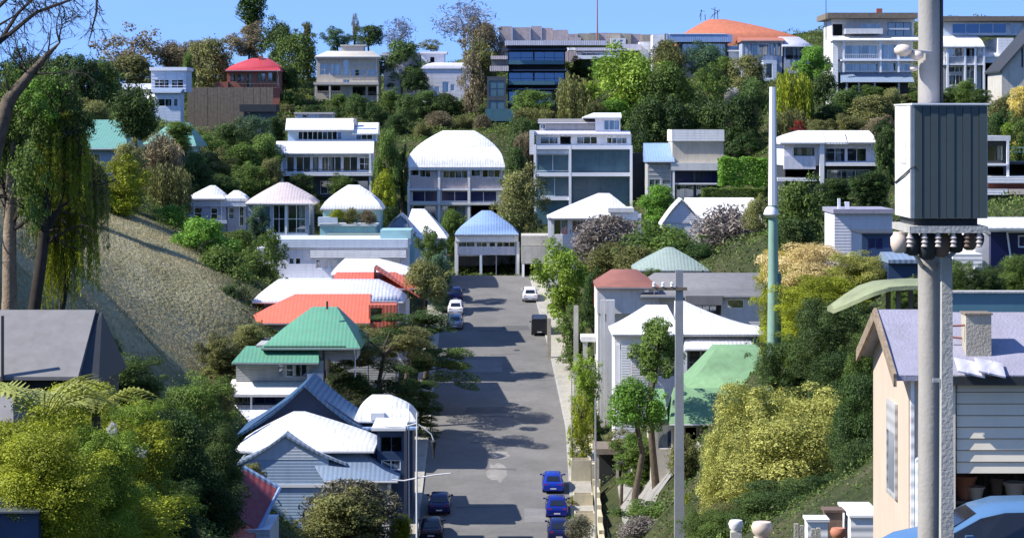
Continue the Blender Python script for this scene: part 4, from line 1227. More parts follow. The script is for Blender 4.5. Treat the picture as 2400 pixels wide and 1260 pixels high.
# ================================================================== vegetation
def leaf_mesh(name, P, Nn, S, T, aspect=0.5, axis=None, bend=0.15):
    """one kite-shaped leaf (two triangles) per point"""
    n = len(P)
    Nn = Nn / np.maximum(np.linalg.norm(Nn, axis=1, keepdims=True), 1e-9)
    a = nrs.normal(size=(n, 3)) if axis is None else axis
    u = a - (a * Nn).sum(1, keepdims=True) * Nn
    u /= np.maximum(np.linalg.norm(u, axis=1, keepdims=True), 1e-9)
    v = np.cross(Nn, u)
    s = S[:, None]
    V = np.stack([P - u * s * 0.5, P + v * s * 0.5 * aspect + Nn * s * bend, P + u * s * 0.5, P - v * s * 0.5 * aspect + Nn * s * bend], 1).reshape(-1, 3)
    me = bpy.data.meshes.new(name)
    me.vertices.add(4 * n)
    me.vertices.foreach_set('co', V.astype(np.float32).ravel())
    me.loops.add(6 * n)
    i = np.arange(n)[:, None] * 4
    me.loops.foreach_set('vertex_index', (i + np.array([[0, 1, 2, 0, 2, 3]])).astype(np.int32).ravel())
    me.polygons.add(2 * n)
    me.polygons.foreach_set('loop_start', np.arange(0, 6 * n, 3, dtype=np.int32))
    me.update(calc_edges=True)
    at = me.attributes.new('tint', 'FLOAT', 'FACE')
    at.data.foreach_set('value', np.repeat(np.clip(T, 0, 1), 2).astype(np.float32))
    return me


def unit(n):
    q = nrs.normal(size=(n, 3))
    return q / np.linalg.norm(q, axis=1, keepdims=True)


def crown(name, n, leaf, lobes=16, lob=(0.28, 0.5), spread=0.68, inner=0.15, flat=1.0, ragged=0.1):
    C = unit(lobes) * (nrs.uniform(0.25, 1, (lobes, 1)) ** 0.6) * spread
    C[:, 2] *= flat
    r = nrs.uniform(*lob, lobes)
    sat = lobes                                   # small outlying clumps break the outline
    C = np.vstack([C, unit(sat) * nrs.uniform(0.7, 1.02, (sat, 1))])
    r = np.concatenate([r, nrs.uniform(0.09, 0.22, sat)])
    lobes += sat
    w = r ** 2 / (r ** 2).sum()
    li = nrs.choice(lobes, n, p=w)
    d = unit(n)
    d[:, 2] = np.where(d[:, 2] < -0.5, -d[:, 2], d[:, 2])
    sub = 1 + ragged * np.sin(d[:, 0] * 9 + li) * np.sin(d[:, 1] * 8 + 2 * li) * np.sin(d[:, 2] * 9 + 3 * li) + ragged * 0.6 * nrs.normal(size=n)
    rad = r[li] * np.where(nrs.rand(n) < inner, nrs.uniform(0.3, 0.9, n), nrs.uniform(0.8, 1.02, n)) * sub
    P = C[li] + d * rad[:, None] * np.array([1, 1, 0.85 * flat + 0.15])
    Nn = d * 0.9 + nrs.normal(size=(n, 3)) * 0.5 + np.array([0, 0, 0.35])
    lt = nrs.uniform(0.15, 0.75, lobes)
    T = lt[li] + nrs.normal(size=n) * 0.22
    spr = nrs.rand(n) < 0.05
    P[spr] += d[spr] * nrs.uniform(0.03, 0.16, (spr.sum(), 1))
    P /= np.maximum(np.percentile(np.abs(P), 98, axis=0), 0.6)
    return leaf_mesh(name, P, Nn, leaf * nrs.uniform(0.4, 1.6, n), T, 0.6)


def crown_twig(name, n, leaf, up=0.6):
    m = 70
    B = unit(m) * nrs.uniform(0.3, 0.9, (m, 1))
    li = nrs.randint(0, m, n)
    P = B[li] + nrs.normal(size=(n, 3)) * 0.16
    ax = unit(n) + np.array([0, 0, up]) + P * 0.5
    P *= (np.minimum(1, 1.0 / np.maximum(np.linalg.norm(P, axis=1, keepdims=True), 1e-6)))
    T = nrs.uniform(0.1, 0.9, m)[li] + nrs.normal(size=n) * 0.2
    return leaf_mesh(name, P, nrs.normal(size=(n, 3)), leaf * nrs.uniform(0.5, 1.6, n), T, 0.22, ax)


def crown_reed(name, n, leaf):
    m = 60
    cx_, cy_ = nrs.uniform(-0.95, 0.95, m), nrs.uniform(-0.8, 0.8, m)
    top = nrs.uniform(0.35, 1.0, m) * np.sqrt(np.maximum(0.15, 1 - 0.8 * cx_ ** 2))
    li = nrs.randint(0, m, n)
    t = nrs.rand(n)
    z = -1 + (top[li] + 1) * t
    P = np.stack([cx_[li] + nrs.normal(size=n) * 0.07, cy_[li] + nrs.normal(size=n) * 0.07, z], 1)
    ax = np.stack([nrs.normal(size=n) * 0.3, nrs.normal(size=n) * 0.3, np.ones(n)], 1)
    T = nrs.uniform(0.1, 0.8, m)[li] + nrs.normal(size=n) * 0.18
    return leaf_mesh(name, P, nrs.normal(size=(n, 3)) * np.array([1, 1, 0.3]), leaf * nrs.uniform(0.6, 1.5, n), T, 0.3, ax)


def crown_cone(name, n, leaf):
    t = nrs.rand(n) ** 0.75
    lay = np.floor((1 - t) * 11)
    ang = np.floor(nrs.rand(n) * 9) / 9 * 6.283 + lay * 1.3 + nrs.normal(size=n) * 0.26
    L = t * (0.75 + 0.25 * np.sin(lay * 5 + ang * 2))
    rr = L * np.sqrt(nrs.rand(n))
    P = np.stack([np.cos(ang) * rr, np.sin(ang) * rr, 1 - 2 * (lay + 0.5) / 11 - 0.12 * rr + nrs.normal(size=n) * 0.06 + 0.08 * np.sin(ang * 3)], 1)
    return leaf_mesh(name, P, nrs.normal(size=(n, 3)) * 0.5 + np.array([0, 0, 1]), leaf * nrs.uniform(0.6, 1.3, n), nrs.uniform(0, 1, n), 0.35)


def crown_box(name, n, leaf):
    P = nrs.uniform(-1, 1, (n, 3))
    f = nrs.randint(0, 3, n)
    sg = np.where(nrs.rand(n) < 0.5, -1, 1)
    P[np.arange(n), f] = sg * nrs.uniform(0.8, 1.0, n)
    P[:, 2] += 0.1 * np.sin(P[:, 0] * 7) + 0.06 * np.sin(P[:, 0] * 17 + 1)
    Nn = nrs.normal(size=(n, 3)) * 0.6
    Nn[np.arange(n), f] += sg
    return leaf_mesh(name, P, Nn, leaf * nrs.uniform(0.6, 1.3, n), nrs.uniform(0, 1, n), 0.6)


def crown_flat(name, n, leaf):
    m = 22
    C = np.stack([nrs.uniform(-0.8, 0.8, m), nrs.uniform(-0.8, 0.8, m), nrs.uniform(-0.7, 0.8, m)], 1)
    r = nrs.uniform(0.25, 0.5, m)
    li = nrs.randint(0, m, n)
    d = unit(n)
    P = C[li] + d * (r[li] * nrs.uniform(0.6, 1.0, n))[:, None] * np.array([1, 1, 0.42])
    P[:, 2] -= 0.25 * (P[:, 0] ** 2)
    P /= np.maximum(np.abs(P).max(0), 0.6)
    T = nrs.uniform(0.15, 0.8, m)[li] + nrs.normal(size=n) * 0.2
    return leaf_mesh(name, P, d * 0.4 + nrs.normal(size=(n, 3)) * 0.5 + np.array([0, 0, 0.6]), leaf * nrs.uniform(0.6, 1.3, n), T, 0.5)


def crown_weep(name, n, leaf):
    m = 120
    a = nrs.uniform(0, 6.283, m)
    r0 = nrs.uniform(0.15, 0.85, m)
    top = np.sqrt(np.maximum(0.05, 1 - r0 ** 2)) * 0.95
    ln = nrs.uniform(0.7, 1.9, m)
    li = nrs.randint(0, m, n)
    t = nrs.rand(n)
    rr = r0[li] + 0.15 * np.sqrt(t)
    z = np.maximum(top[li] - t * ln[li], -1)
    P = np.stack([np.cos(a[li]) * rr, np.sin(a[li]) * rr, z], 1) + nrs.normal(size=(n, 3)) * 0.035
    ax = np.stack([nrs.normal(size=n) * 0.35, nrs.normal(size=n) * 0.35, -np.ones(n)], 1)
    return leaf_mesh(name, P, nrs.normal(size=(n, 3)) * np.array([1, 1, 0.3]), leaf * nrs.uniform(0.6, 1.5, n), nrs.uniform(0.1, 0.8, m)[li] + nrs.normal(size=n) * 0.2, 0.3, ax)


CROWNS = {
    'clump': [crown('crown', 12000, 0.075), crown('crown', 12000, 0.075, 20, (0.2, 0.4), 0.75, ragged=0.18), crown('crown', 11000, 0.08, 12, (0.3, 0.5), 0.65, ragged=0.15), crown('crown', 12000, 0.07, 26, (0.16, 0.34), 0.8, ragged=0.2), crown('crown', 11000, 0.075, 15, (0.22, 0.46), 0.72, ragged=0.22)],
    'fine': [crown('crown', 42000, 0.04, 26, (0.2, 0.4), 0.72, ragged=0.16), crown('crown', 42000, 0.04, 20, (0.25, 0.45), 0.7, ragged=0.16), crown('crown', 36000, 0.042, 30, (0.18, 0.34), 0.76, ragged=0.18)],
    'open': [crown('crown', 4200, 0.085, 24, (0.16, 0.32), 0.8, 0.4, ragged=0.3), crown('crown', 4200, 0.085, 20, (0.18, 0.34), 0.8, 0.4, ragged=0.3)],
    'twig': [crown_twig('crown', 6500, 0.15), crown_twig('crown', 6500, 0.15)],
    'haze': [crown_twig('crown', 1500, 0.13, 0.2)],
    'reed': [crown_reed('crown', 8000, 0.13), crown_reed('crown', 8000, 0.13)],
    'cone': [crown_cone('crown', 5000, 0.14)],
    'hedge': [crown_box('crown', 9000, 0.12)],
    'flat': [crown_flat('crown', 16000, 0.055), crown_flat('crown', 16000, 0.055)],
    'weep': [crown_weep('crown', 24000, 0.06)],
}
pcount = [0]


def plant(cx, cy, rx, ry, Y, kind, m, label, name='tree', cat=None, group=None, trunk='bark', flip=None, dep=None, bx=None, skirt=None):
    pcount[0] += 1
    k = Y / F
    c = W(cx, cy, Y)
    off = 0.0
    if bx is not None:
        off = (cx - bx) * k
        c.x -= off
    g = gz(c.x, c.y)
    cat = cat or ('tree' if 'tree' in name or name in ('conifer', 'pine_tree') else name.split('_')[-1])
    root = empty(name, (c.x, c.y, g), label, cat, group)
    lst = CROWNS[kind]
    me = lst[pcount[0] % len(lst)]
    if not me.materials:
        me.materials.append(M[m])
    o = bpy.data.objects.new('crown', me)
    COL.objects.link(o)
    o.parent = root
    o.location = (off, 0, c.z - g)
    o.scale = (rx * k, dep if dep else max(rx, min(ry, rx * 1.5)) * k * 0.9, ry * k)
    sq = kind in ('hedge',)
    o.rotation_euler = (0, 0, 0 if sq else rng.choice([0, 1, 2, 3]) * math.pi + rng.uniform(-0.3, 0.3))
    o.material_slots[0].link = 'OBJECT'
    o.material_slots[0].material = M[m]
    # trunk and limbs
    H = c.z - g
    if name in ('shrub', 'bush') and kind != 'hedge':
        zc_, n_ = H - ry * k * 0.75, 0
        while zc_ - ry * k * 0.3 > 0 and n_ < 4:
            o2 = o.copy()
            COL.objects.link(o2)
            o2.parent = root
            rz_ = min(ry * k, max(zc_ * 0.6, ry * k * 0.6))
            o2.scale = (rx * k * 0.92, o.scale[1] * 0.9, rz_)
            o2.location = (off + rng.uniform(-.08, .08) * rx * k, 0.15 * o.scale[1], zc_)
            o2.rotation_euler = (0, 0, rng.uniform(0, 6.28))
            if skirt:
                o2.material_slots[0].material = M[skirt]
            zc_ -= rz_ * 0.9
            n_ += 1
    if H > 0.3 and trunk:
        q = MB()
        rad = max(0.06, min(0.26, 0.022 * (H + ry * k)))
        wob = lambda s: Vector((rng.uniform(-s, s), rng.uniform(-s, s), 0))
        fork = Vector((0, 0, max(0.15, H - ry * k * 0.35)))
        if fork.z > H:
            fork.z = H * 0.6
        w = 0.06 * H
        q.tube([(0, 0, -0.4), fork * 0.35 + wob(w), fork * 0.7 + wob(w), fork], [rad * 1.25, rad, rad * 0.85, rad * 0.7], 7)
        for i in range(6):
            d = unit(1)[0]
            e = Vector((off - fork.x + d[0] * rx * k * 0.7, d[1] * rx * k * 0.6, H - fork.z + abs(d[2]) * ry * k * 0.75))
            q.tube([fork, fork + e * 0.5 + wob(0.12 * rx * k), fork + e], [rad * 0.6, rad * 0.35, rad * 0.1], 5)
        q.build('trunk', M[trunk], root, smooth=60)
    return root


def many(label, group, name, items, **kw):
    for it in items:
        plant(*it[:7], it[7] if len(it) > 7 else label, name, group=group, **kw)


# --- skyline
plant(300, 130, 82, 62, 448, 'open', 'leaf_brown', 'wide brown half bare tree on the skyline left of the stepped pale house')
plant(300, 180, 70, 45, 440, 'clump', 'leaf_olive', 'low olive tree beneath the wide brown half bare skyline tree')
plant(400, 130, 40, 36, 452, 'twig', 'leaf_brown', 'small brown twiggy tree directly above the stepped pale house')
plant(455, 140, 55, 45, 450, 'twig', 'leaf_brown', 'brown bushy tree against the sky right of the stepped pale house')
plant(485, 165, 52, 68, 432, 'clump', 'leaf_olive', 'olive green tree just left of the red roofed house')
plant(440, 190, 18, 60, 420, 'clump', 'leaf_mid', 'slim green tree between the stepped pale house and the brown fence', dep=3)
plant(590, 40, 60, 70, 462, 'cone', 'leaf_dark', 'tall dark pine rising out of the top of the frame above the red roof', name='pine_tree', trunk='dark_bark')
plant(585, 100, 55, 42, 456, 'clump', 'leaf_brown', 'brown leafed tree behind the red roofed house under the pine')
plant(655, 110, 42, 58, 452, 'clump', 'leaf_dark', 'dark green round tree right of the tall pine on the skyline')
plant(690, 150, 48, 66, 440, 'clump', 'leaf_mid', 'full green tree between the red roofed house and the beige house')
plant(720, 95, 16, 42, 462, 'cone', 'leaf_olive', 'thin spire shaped conifer on the skyline left of the beige house', name='conifer')
plant(672, 190, 26, 34, 428, 'clump', 'leaf_deep', 'small very dark tree in the gap left of the beige house')
plant(790, 92, 36, 26, 460, 'clump', 'leaf_bluegreen', 'blue green tree behind the left part of the beige house roof')
plant(832, 65, 10, 30, 462, 'open', 'leaf_grey', 'wispy thin young tree standing up behind the beige house roof')
plant(862, 88, 34, 26, 461, 'clump', 'leaf_dark', 'dark round tree behind the right part of the beige house roof')
plant(943, 160, 58, 58, 438, 'clump', 'leaf_dark', 'dense dark tree between the beige house and the lavender house')
plant(975, 195, 30, 30, 430, 'clump', 'leaf_deep', 'black green tree against the left wall of the lavender house')
plant(1010, 108, 32, 14, 455, 'open', 'leaf_olive', 'low olive treetop showing over the lavender house roof')
plant(1130, 100, 48, 48, 450, 'clump', 'leaf_brown', 'olive brown round tree right of the lavender house against the sky')
plant(1105, 215, 34, 88, 420, 'open', 'leaf_brown', 'tall thin brown tree in front of the glass block left side')
plant(1120, 150, 46, 60, 436, 'twig', 'leaf_olive', 'loose olive tree between the lavender house and the glass block')
plant(1090, 52, 80, 54, 470, 'haze', 'leaf_hazeblue', 'large pale bluish leafless tree on the skyline above the lavender house', trunk='twig_hazeblue')
plant(935, 80, 44, 42, 468, 'haze', 'leaf_hazeblue', 'smaller pale leafless tree left of the large bluish one', trunk='twig_hazeblue')
# --- band below the ridge
many('shrub in the mixed green hedge row below the beige and lavender houses', 'shrubs in the hedge row below the beige house', 'shrub', [
    (680, 240, 34, 24, 424, 'clump', 'leaf_mid', 'mid green shrub below the left corner of the beige house'), (665, 268, 26, 22, 418, 'clump', 'leaf_olive', 'olive shrub just above the right end of the dark garden shed'), (795, 240, 26, 18, 424, 'clump', 'leaf_mid', 'low shrub on the terrace in front of the beige house door wall'), (840, 250, 34, 26, 420, 'clump', 'leaf_dark', 'dark shrub under the right half of the beige house'), (780, 272, 28, 18, 410, 'clump', 'leaf_dark', 'dark low shrub below the middle of the beige house'), (915, 240, 32, 28, 420, 'clump', 'leaf_mid', 'bright topped shrub under the dense dark tree beside the lavender house'), (960, 258, 30, 34, 416, 'clump', 'leaf_dark', 'dark tall shrub left below the lavender house'), (1000, 245, 40, 30, 420, 'clump', 'leaf_dark', 'dark hedge shrub under the lavender house door'), (1050, 248, 34, 28, 420, 'clump', 'leaf_dark', 'dark hedge shrub at the right end of the lavender house'), (880, 275, 36, 30, 405, 'clump', 'leaf_deep', 'black green shrub above the right roof of the white villa'), (935, 295, 34, 26, 398, 'clump', 'leaf_deep', 'black green shrub upper left of the white domed roof'), (740, 262, 26, 14, 414, 'clump', 'leaf_deep', 'very dark small shrub above the white villa chimney')])
many('dry brown shrub on the bank above the white domed roof', 'dry shrubs above the domed roof', 'shrub', [
    (1030, 282, 36, 22, 402, 'twig', 'leaf_brown', 'brown dry shrub on the bank directly above the domed roof'), (1085, 288, 30, 20, 402, 'twig', 'leaf_olive', 'olive dry shrub on the bank above the domed roof right shoulder'), (1130, 292, 24, 24, 398, 'twig', 'leaf_brown', 'brown dry shrub next to the glass block base'), (990, 305, 28, 20, 392, 'twig', 'leaf_olive', 'olive dry shrub on the bank left of the dome top')])
plant(1253, 244, 48, 30, 396, 'clump', 'leaf_mid', 'rounded green shrub at the foot of the dark glass block', name='shrub')
plant(1250, 268, 46, 18, 392, 'reed', 'leaf_olive', 'clump of reedy grass in front of the rounded shrub by the glass block', name='reed_clump', cat='reeds', trunk=None)
plant(1345, 228, 46, 54, 394, 'reed', 'leaf_olive', 'tall yellowish reedy tree right of the glass block')
plant(1362, 165, 34, 28, 418, 'clump', 'leaf_dark', 'dark bush under the white awning right of the glass block', name='bush')
plant(1475, 205, 84, 84, 392, 'clump', 'leaf_lime', 'largest bright lime green tree in the middle of the hillside', dep=6)
plant(1430, 165, 40, 30, 398, 'clump', 'leaf_bright', 'green upper shoulder of foliage left behind the large lime tree')
plant(1565, 145, 46, 52, 410, 'twig', 'leaf_olive', 'pale olive feathery tree right of the large lime tree')
plant(1560, 235, 60, 78, 388, 'clump', 'leaf_mid', 'mid green tree with bare trunks right below the large lime tree')
plant(1650, 215, 56, 58, 392, 'clump', 'leaf_mid', 'green tree left of the white blossom patch on the hillside')
plant(1655, 140, 50, 36, 412, 'clump', 'leaf_bluegreen', 'bluish green foliage against the white banded house')
plant(1745, 182, 44, 48, 402, 'clump', 'leaf_olive', 'olive tree in front of the slate house')
plant(1700, 170, 30, 34, 404, 'clump', 'leaf_mid', 'small green tree below the white banded house')
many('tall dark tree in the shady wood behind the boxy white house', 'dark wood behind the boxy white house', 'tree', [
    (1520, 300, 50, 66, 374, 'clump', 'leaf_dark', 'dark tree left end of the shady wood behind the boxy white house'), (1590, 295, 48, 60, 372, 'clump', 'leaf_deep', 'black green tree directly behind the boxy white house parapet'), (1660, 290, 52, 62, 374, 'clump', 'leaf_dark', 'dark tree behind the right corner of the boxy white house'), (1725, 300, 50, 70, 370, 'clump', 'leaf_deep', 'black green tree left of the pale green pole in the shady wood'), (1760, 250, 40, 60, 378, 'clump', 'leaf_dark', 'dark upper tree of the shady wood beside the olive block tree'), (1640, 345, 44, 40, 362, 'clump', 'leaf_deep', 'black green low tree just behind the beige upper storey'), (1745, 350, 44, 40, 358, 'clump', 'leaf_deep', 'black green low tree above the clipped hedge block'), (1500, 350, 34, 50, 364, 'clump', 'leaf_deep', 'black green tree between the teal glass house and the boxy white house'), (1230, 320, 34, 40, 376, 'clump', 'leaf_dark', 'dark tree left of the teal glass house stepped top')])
plant(1714, 213, 16, 8, 396, 'open', 'petal_white', 'white blossoming shrub glowing in the hillside foliage', name='shrub')
plant(1430, 270, 50, 34, 386, 'clump', 'leaf_bright', 'low green tree just above the grey top of the teal glass house')
plant(1395, 262, 26, 30, 384, 'reed', 'leaf_olive', 'small reedy clump at the foot of the lime tree', name='reed_clump', cat='reeds', trunk=None)
plant(1857, 235, 46, 78, 330, 'reed', 'leaf_moss', 'tall block shaped olive tree behind the pale green pole')
plant(1855, 300, 44, 54, 326, 'reed', 'leaf_olive', 'lower brown olive foliage under the tall block shaped olive tree', name='bush')
plant(1905, 158, 42, 46, 352, 'clump', 'leaf_bright', 'bright green tree at the left corner of the tall white ridge house')
plant(1930, 215, 34, 44, 346, 'clump', 'leaf_dark', 'dark tree under the bright green tree by the tall white ridge house')
plant(2050, 220, 50, 18, 352, 'clump', 'leaf_mid', 'flat topped green bush under the verandah of the tall white ridge house', name='bush')
many('olive shrub on the slope below the tall white ridge house', 'olive shrubs below the tall white house', 'shrub', [
    (1985, 245, 50, 34, 340, 'clump', 'leaf_dark', 'dark shrub under the left verandah post of the tall white house'), (2040, 262, 50, 36, 336, 'clump', 'leaf_olive', 'olive shrub in the middle of the slope below the tall white house'), (2090, 240, 30, 30, 340, 'clump', 'leaf_olive', 'olive shrub left of the pole cabinet top corner'), (1945, 275, 36, 30, 330, 'clump', 'leaf_deep', 'black green shrub right of the tall block shaped olive tree'), (1990, 292, 46, 22, 326, 'clump', 'leaf_olive', 'olive shrub above the white bungalow roof middle bay'), (2065, 300, 40, 24, 322, 'clump', 'leaf_brown', 'brown shrub above the right bay of the white bungalow roof'), (1920, 300, 26, 18, 322, 'clump', 'leaf_olive', 'small olive shrub next to the red leafed shrub')])
plant(1872, 308, 18, 24, 312, 'open', 'leaf_red', 'small red leafed shrub left of the white bungalow roof', name='shrub')
many('clipped green shrub on the ridge just above the pole cabinet roof', 'shrubs above the pole cabinet', 'shrub', [
    (2150, 228, 24, 14, 342, 'clump', 'leaf_mid', 'green shrub above the left end of the pole cabinet roof'), (2225, 222, 26, 18, 342, 'clump', 'leaf_dark', 'dark shrub above the middle of the pole cabinet roof'), (2262, 212, 28, 22, 340, 'clump', 'leaf_mid', 'taller green shrub under the balcony house columns'), (2300, 226, 26, 16, 338, 'clump', 'leaf_dark', 'dark shrub above the right end of the pole cabinet roof'), (2120, 232, 18, 10, 342, 'clump', 'leaf_olive', 'small olive shrub above the cabinet white side')])
plant(2355, 270, 46, 44, 290, 'clump', 'leaf_olive', 'olive and yellow shrub right of the pole cabinet below the barn house', name='shrub')
plant(2388, 330, 40, 60, 280, 'clump', 'leaf_mid', 'dark leafy tree at the right edge beside the terrace building')
plant(2340, 300, 30, 36, 282, 'clump', 'leaf_deep', 'dark shrub tight against the right side of the pole cabinet', name='shrub')
plant(2388, 237, 24, 32, 285, 'clump', 'leaf_yellow', 'ochre yellow shrub at the right edge below the barn house', name='shrub')
plant(2362, 300, 14, 12, 276, 'open', 'leaf_lime', 'small bright yellow green shrub right of the pole cabinet', name='shrub')
plant(2075, 345, 24, 44, 285, 'clump', 'leaf_dark', 'dark shrub between the white bungalow and the pole cabinet', name='shrub')
plant(2070, 300, 24, 20, 290, 'clump', 'leaf_deep', 'dark low tree behind the right end of the white bungalow')
# --- left hillside
many('tall dark green tree in the grove at the left behind the teal roofed houses', 'dark grove behind the teal roofs', 'tree', [
    (75, 200, 70, 70, 330, 'clump', 'leaf_dark', 'dark tree behind the near ivy clad trunks in the left grove'), (140, 215, 56, 80, 325, 'clump', 'leaf_dark', 'tall dark tree in the middle of the left grove'), (195, 220, 50, 78, 322, 'clump', 'leaf_deep', 'black green tree above the larger teal roof'), (240, 210, 40, 66, 326, 'clump', 'leaf_mid', 'mid green tree at the right end of the left grove'), (20, 230, 60, 90, 320, 'clump', 'leaf_deep', 'black green tree at the far left edge of the frame'), (215, 262, 44, 26, 316, 'clump', 'leaf_olive', 'low olive shrub line just above the larger teal roof')])
plant(312, 262, 62, 68, 285, 'twig', 'leaf_dark', 'vase shaped dark tree standing between the two teal roofs', trunk='dark_bark')
plant(310, 275, 44, 44, 285, 'clump', 'leaf_mid', 'green lower crown inside the vase shaped tree between the teal roofs')
plant(420, 300, 30, 14, 315, 'clump', 'leaf_mid', 'small shrub on the right end of the teal hipped roof', name='shrub')
plant(275, 435, 70, 62, 268, 'clump', 'leaf_moss', 'bright moss green bush at the top of the dry slope', name='bush')
plant(300, 380, 40, 44, 275, 'clump', 'leaf_olive', 'olive bush behind the moss green bush below the teal roof', name='bush')
plant(212, 430, 34, 48, 250, 'clump', 'leaf_moss', 'yellowish green bush right of the near ivy clad trees', name='bush')
plant(375, 370, 58, 62, 300, 'twig', 'leaf_brown', 'round brown bush below the teal hipped roof', name='bush')
plant(390, 440, 56, 60, 292, 'reed', 'leaf_olive', 'grey olive brush with bare stems above the dry slope', name='bush')
many('dense green shrub in the thicket left of the white villa', 'thicket left of the white villa', 'shrub', [
    (480, 345, 46, 34, 350, 'clump', 'leaf_mid', 'green shrub right of the teal hipped roof'), (540, 330, 50, 40, 356, 'clump', 'leaf_dark', 'dark shrub under the tall brown board fence'), (600, 315, 44, 40, 360, 'clump', 'leaf_bluegreen', 'bluish green shrub in front of the dark garden shed'), (620, 370, 44, 50, 346, 'clump', 'leaf_mid', 'green shrub left of the white villa window band'), (560, 385, 50, 44, 342, 'clump', 'leaf_mid', 'mid green shrub in the centre of the thicket left of the villa'), (500, 395, 48, 42, 338, 'clump', 'leaf_olive', 'olive shrub in the thicket left centre above the twin roof pavilion'), (450, 400, 44, 44, 330, 'clump', 'leaf_dark', 'dark shrub in the thicket above the dry slope crest'), (590, 425, 44, 36, 334, 'clump', 'leaf_mid', 'green shrub behind the pink pavilion roof'), (635, 420, 30, 44, 336, 'clump', 'leaf_olive', 'olive shrub touching the white villa left post'), (520, 430, 40, 20, 328, 'clump', 'leaf_dark', 'dark low shrub directly above the twin roof pavilion'), (420, 460, 44, 44, 316, 'clump', 'leaf_deep', 'black green shrub left of the twin roof pavilion'), (645, 300, 26, 26, 366, 'clump', 'leaf_deep', 'black green shrub by the white villa verandah roof left tip')])
plant(393, 530, 40, 46, 276, 'clump', 'leaf_bright', 'bright green bush at the top right corner of the dry slope', name='bush')
plant(475, 580, 74, 62, 262, 'clump', 'leaf_bright', 'broad bright green bush in front of the twin roof pavilion', name='bush')
plant(520, 645, 66, 60, 254, 'clump', 'leaf_mid', 'full green bush below the broad bright bush beside the dry slope', name='bush')
plant(622, 608, 46, 62, 262, 'clump', 'leaf_mid', 'round dense green tree left of the long lavender house')
plant(545, 712, 40, 44, 246, 'clump', 'leaf_deep', 'dark bush at the lower right edge of the dry slope by the salmon roof', name='bush')
plant(560, 570, 30, 30, 275, 'clump', 'leaf_mid', 'small green bush under the pink pavilion left wall', name='bush')
plant(606, 520, 26, 36, 292, 'clump', 'leaf_bluegreen', 'bluish shrub covering the left windows of the pink pavilion', name='shrub')
plant(258, 825, 26, 40, 160, 'clump', 'leaf_mid', 'small green shrub on the dry slope right of the grey gable roof', name='shrub')
plant(520, 822, 56, 36, 225, 'clump', 'leaf_olive', 'olive shrub at the foot of the dry slope left of the green roof', name='shrub')
plant(590, 785, 44, 26, 228, 'clump', 'leaf_olive', 'yellowish shrub touching the left end of the green roof', name='shrub')
plant(300, 512, 40, 14, 274, 'twig', 'leaf_moss', 'tuft of long green grass at the crest of the dry slope', name='grass_tuft', cat='grass tuft', trunk=None)
# --- between the middle row
plant(910, 400, 32, 88, 338, 'clump', 'leaf_mid', 'tall slim green tree between the white villa and the domed roof house', dep=4)
plant(900, 455, 26, 50, 330, 'clump', 'leaf_moss', 'yellow green slim bush below the tall slim tree by the white villa', name='bush')
plant(945, 420, 12, 70, 340, 'clump', 'leaf_deep', 'narrow dark tree against the left side of the domed roof house', dep=2)
plant(1222, 476, 58, 74, 328, 'clump', 'leaf_olive', 'large olive tree between the domed house and the teal glass house')
plant(1205, 400, 24, 50, 338, 'clump', 'leaf_dark', 'dark shrub between the domed roof and the teal glass house', name='shrub')
plant(1225, 345, 20, 40, 352, 'reed', 'leaf_brown', 'brown stalky brush left of the teal glass house roof', name='bush')
plant(1062, 522, 28, 28, 335, 'clump', 'leaf_mid', 'green bush in front of the domed house lower windows', name='bush')
plant(1012, 580, 36, 42, 296, 'clump', 'leaf_mid', 'round green tree in front of the split gable house')
plant(1030, 625, 28, 30, 292, 'clump', 'leaf_bluegreen', 'low bluish bush left of the carport of the end house', name='bush')
plant(908, 510, 24, 24, 315, 'clump', 'leaf_deep', 'dark bush between the roof garden house and the split gable house', name='bush')
many('feathery plant growing along the roof terrace in front of the white dome roof', 'plants on the roof terrace', 'plant', [
    (790, 508, 22, 18, 297, 'twig', 'leaf_moss', 'left feathery green plant on the terrace before the white dome roof'), (825, 506, 24, 20, 297, 'twig', 'leaf_olive', 'middle feathery olive plant on the terrace before the white dome roof'), (862, 510, 24, 18, 297, 'twig', 'leaf_brown', 'right feathery brown plant on the terrace before the white dome roof')], trunk=None)
plant(800, 435, 30, 24, 338, 'clump', 'leaf_mid', 'green shrub under the deck of the white villa', name='shrub')
plant(710, 435, 30, 26, 338, 'clump', 'leaf_deep', 'dark shrub under the left part of the white villa deck', name='shrub')
plant(1548, 478, 46, 40, 318, 'clump', 'leaf_bright', 'bright green bush between the white gable house and the grey cottage', name='bush')
plant(1740, 402, 54, 32, 326, 'hedge', 'leaf_bright', 'clipped green hedge block right of the boxy white house', name='hedge', dep=3)
plant(1718, 452, 72, 11, 318, 'hedge', 'leaf_mid', 'long low clipped hedge above the grey cottage roof', name='hedge', dep=1.5)
plant(1880, 505, 72, 78, 232, 'clump', 'leaf_mid', 'large bushy tree right of the pale green pole')
plant(1850, 560, 54, 44, 226, 'clump', 'leaf_dark', 'dark foliage under the large bushy tree by the pale green pole', name='bush')
plant(1960, 440, 44, 20, 262, 'clump', 'leaf_dark', 'dark shrub under the deck of the white bungalow', name='shrub')
plant(2040, 430, 44, 26, 258, 'clump', 'leaf_deep', 'dark shrub left of the pole cabinet white side wall', name='shrub')
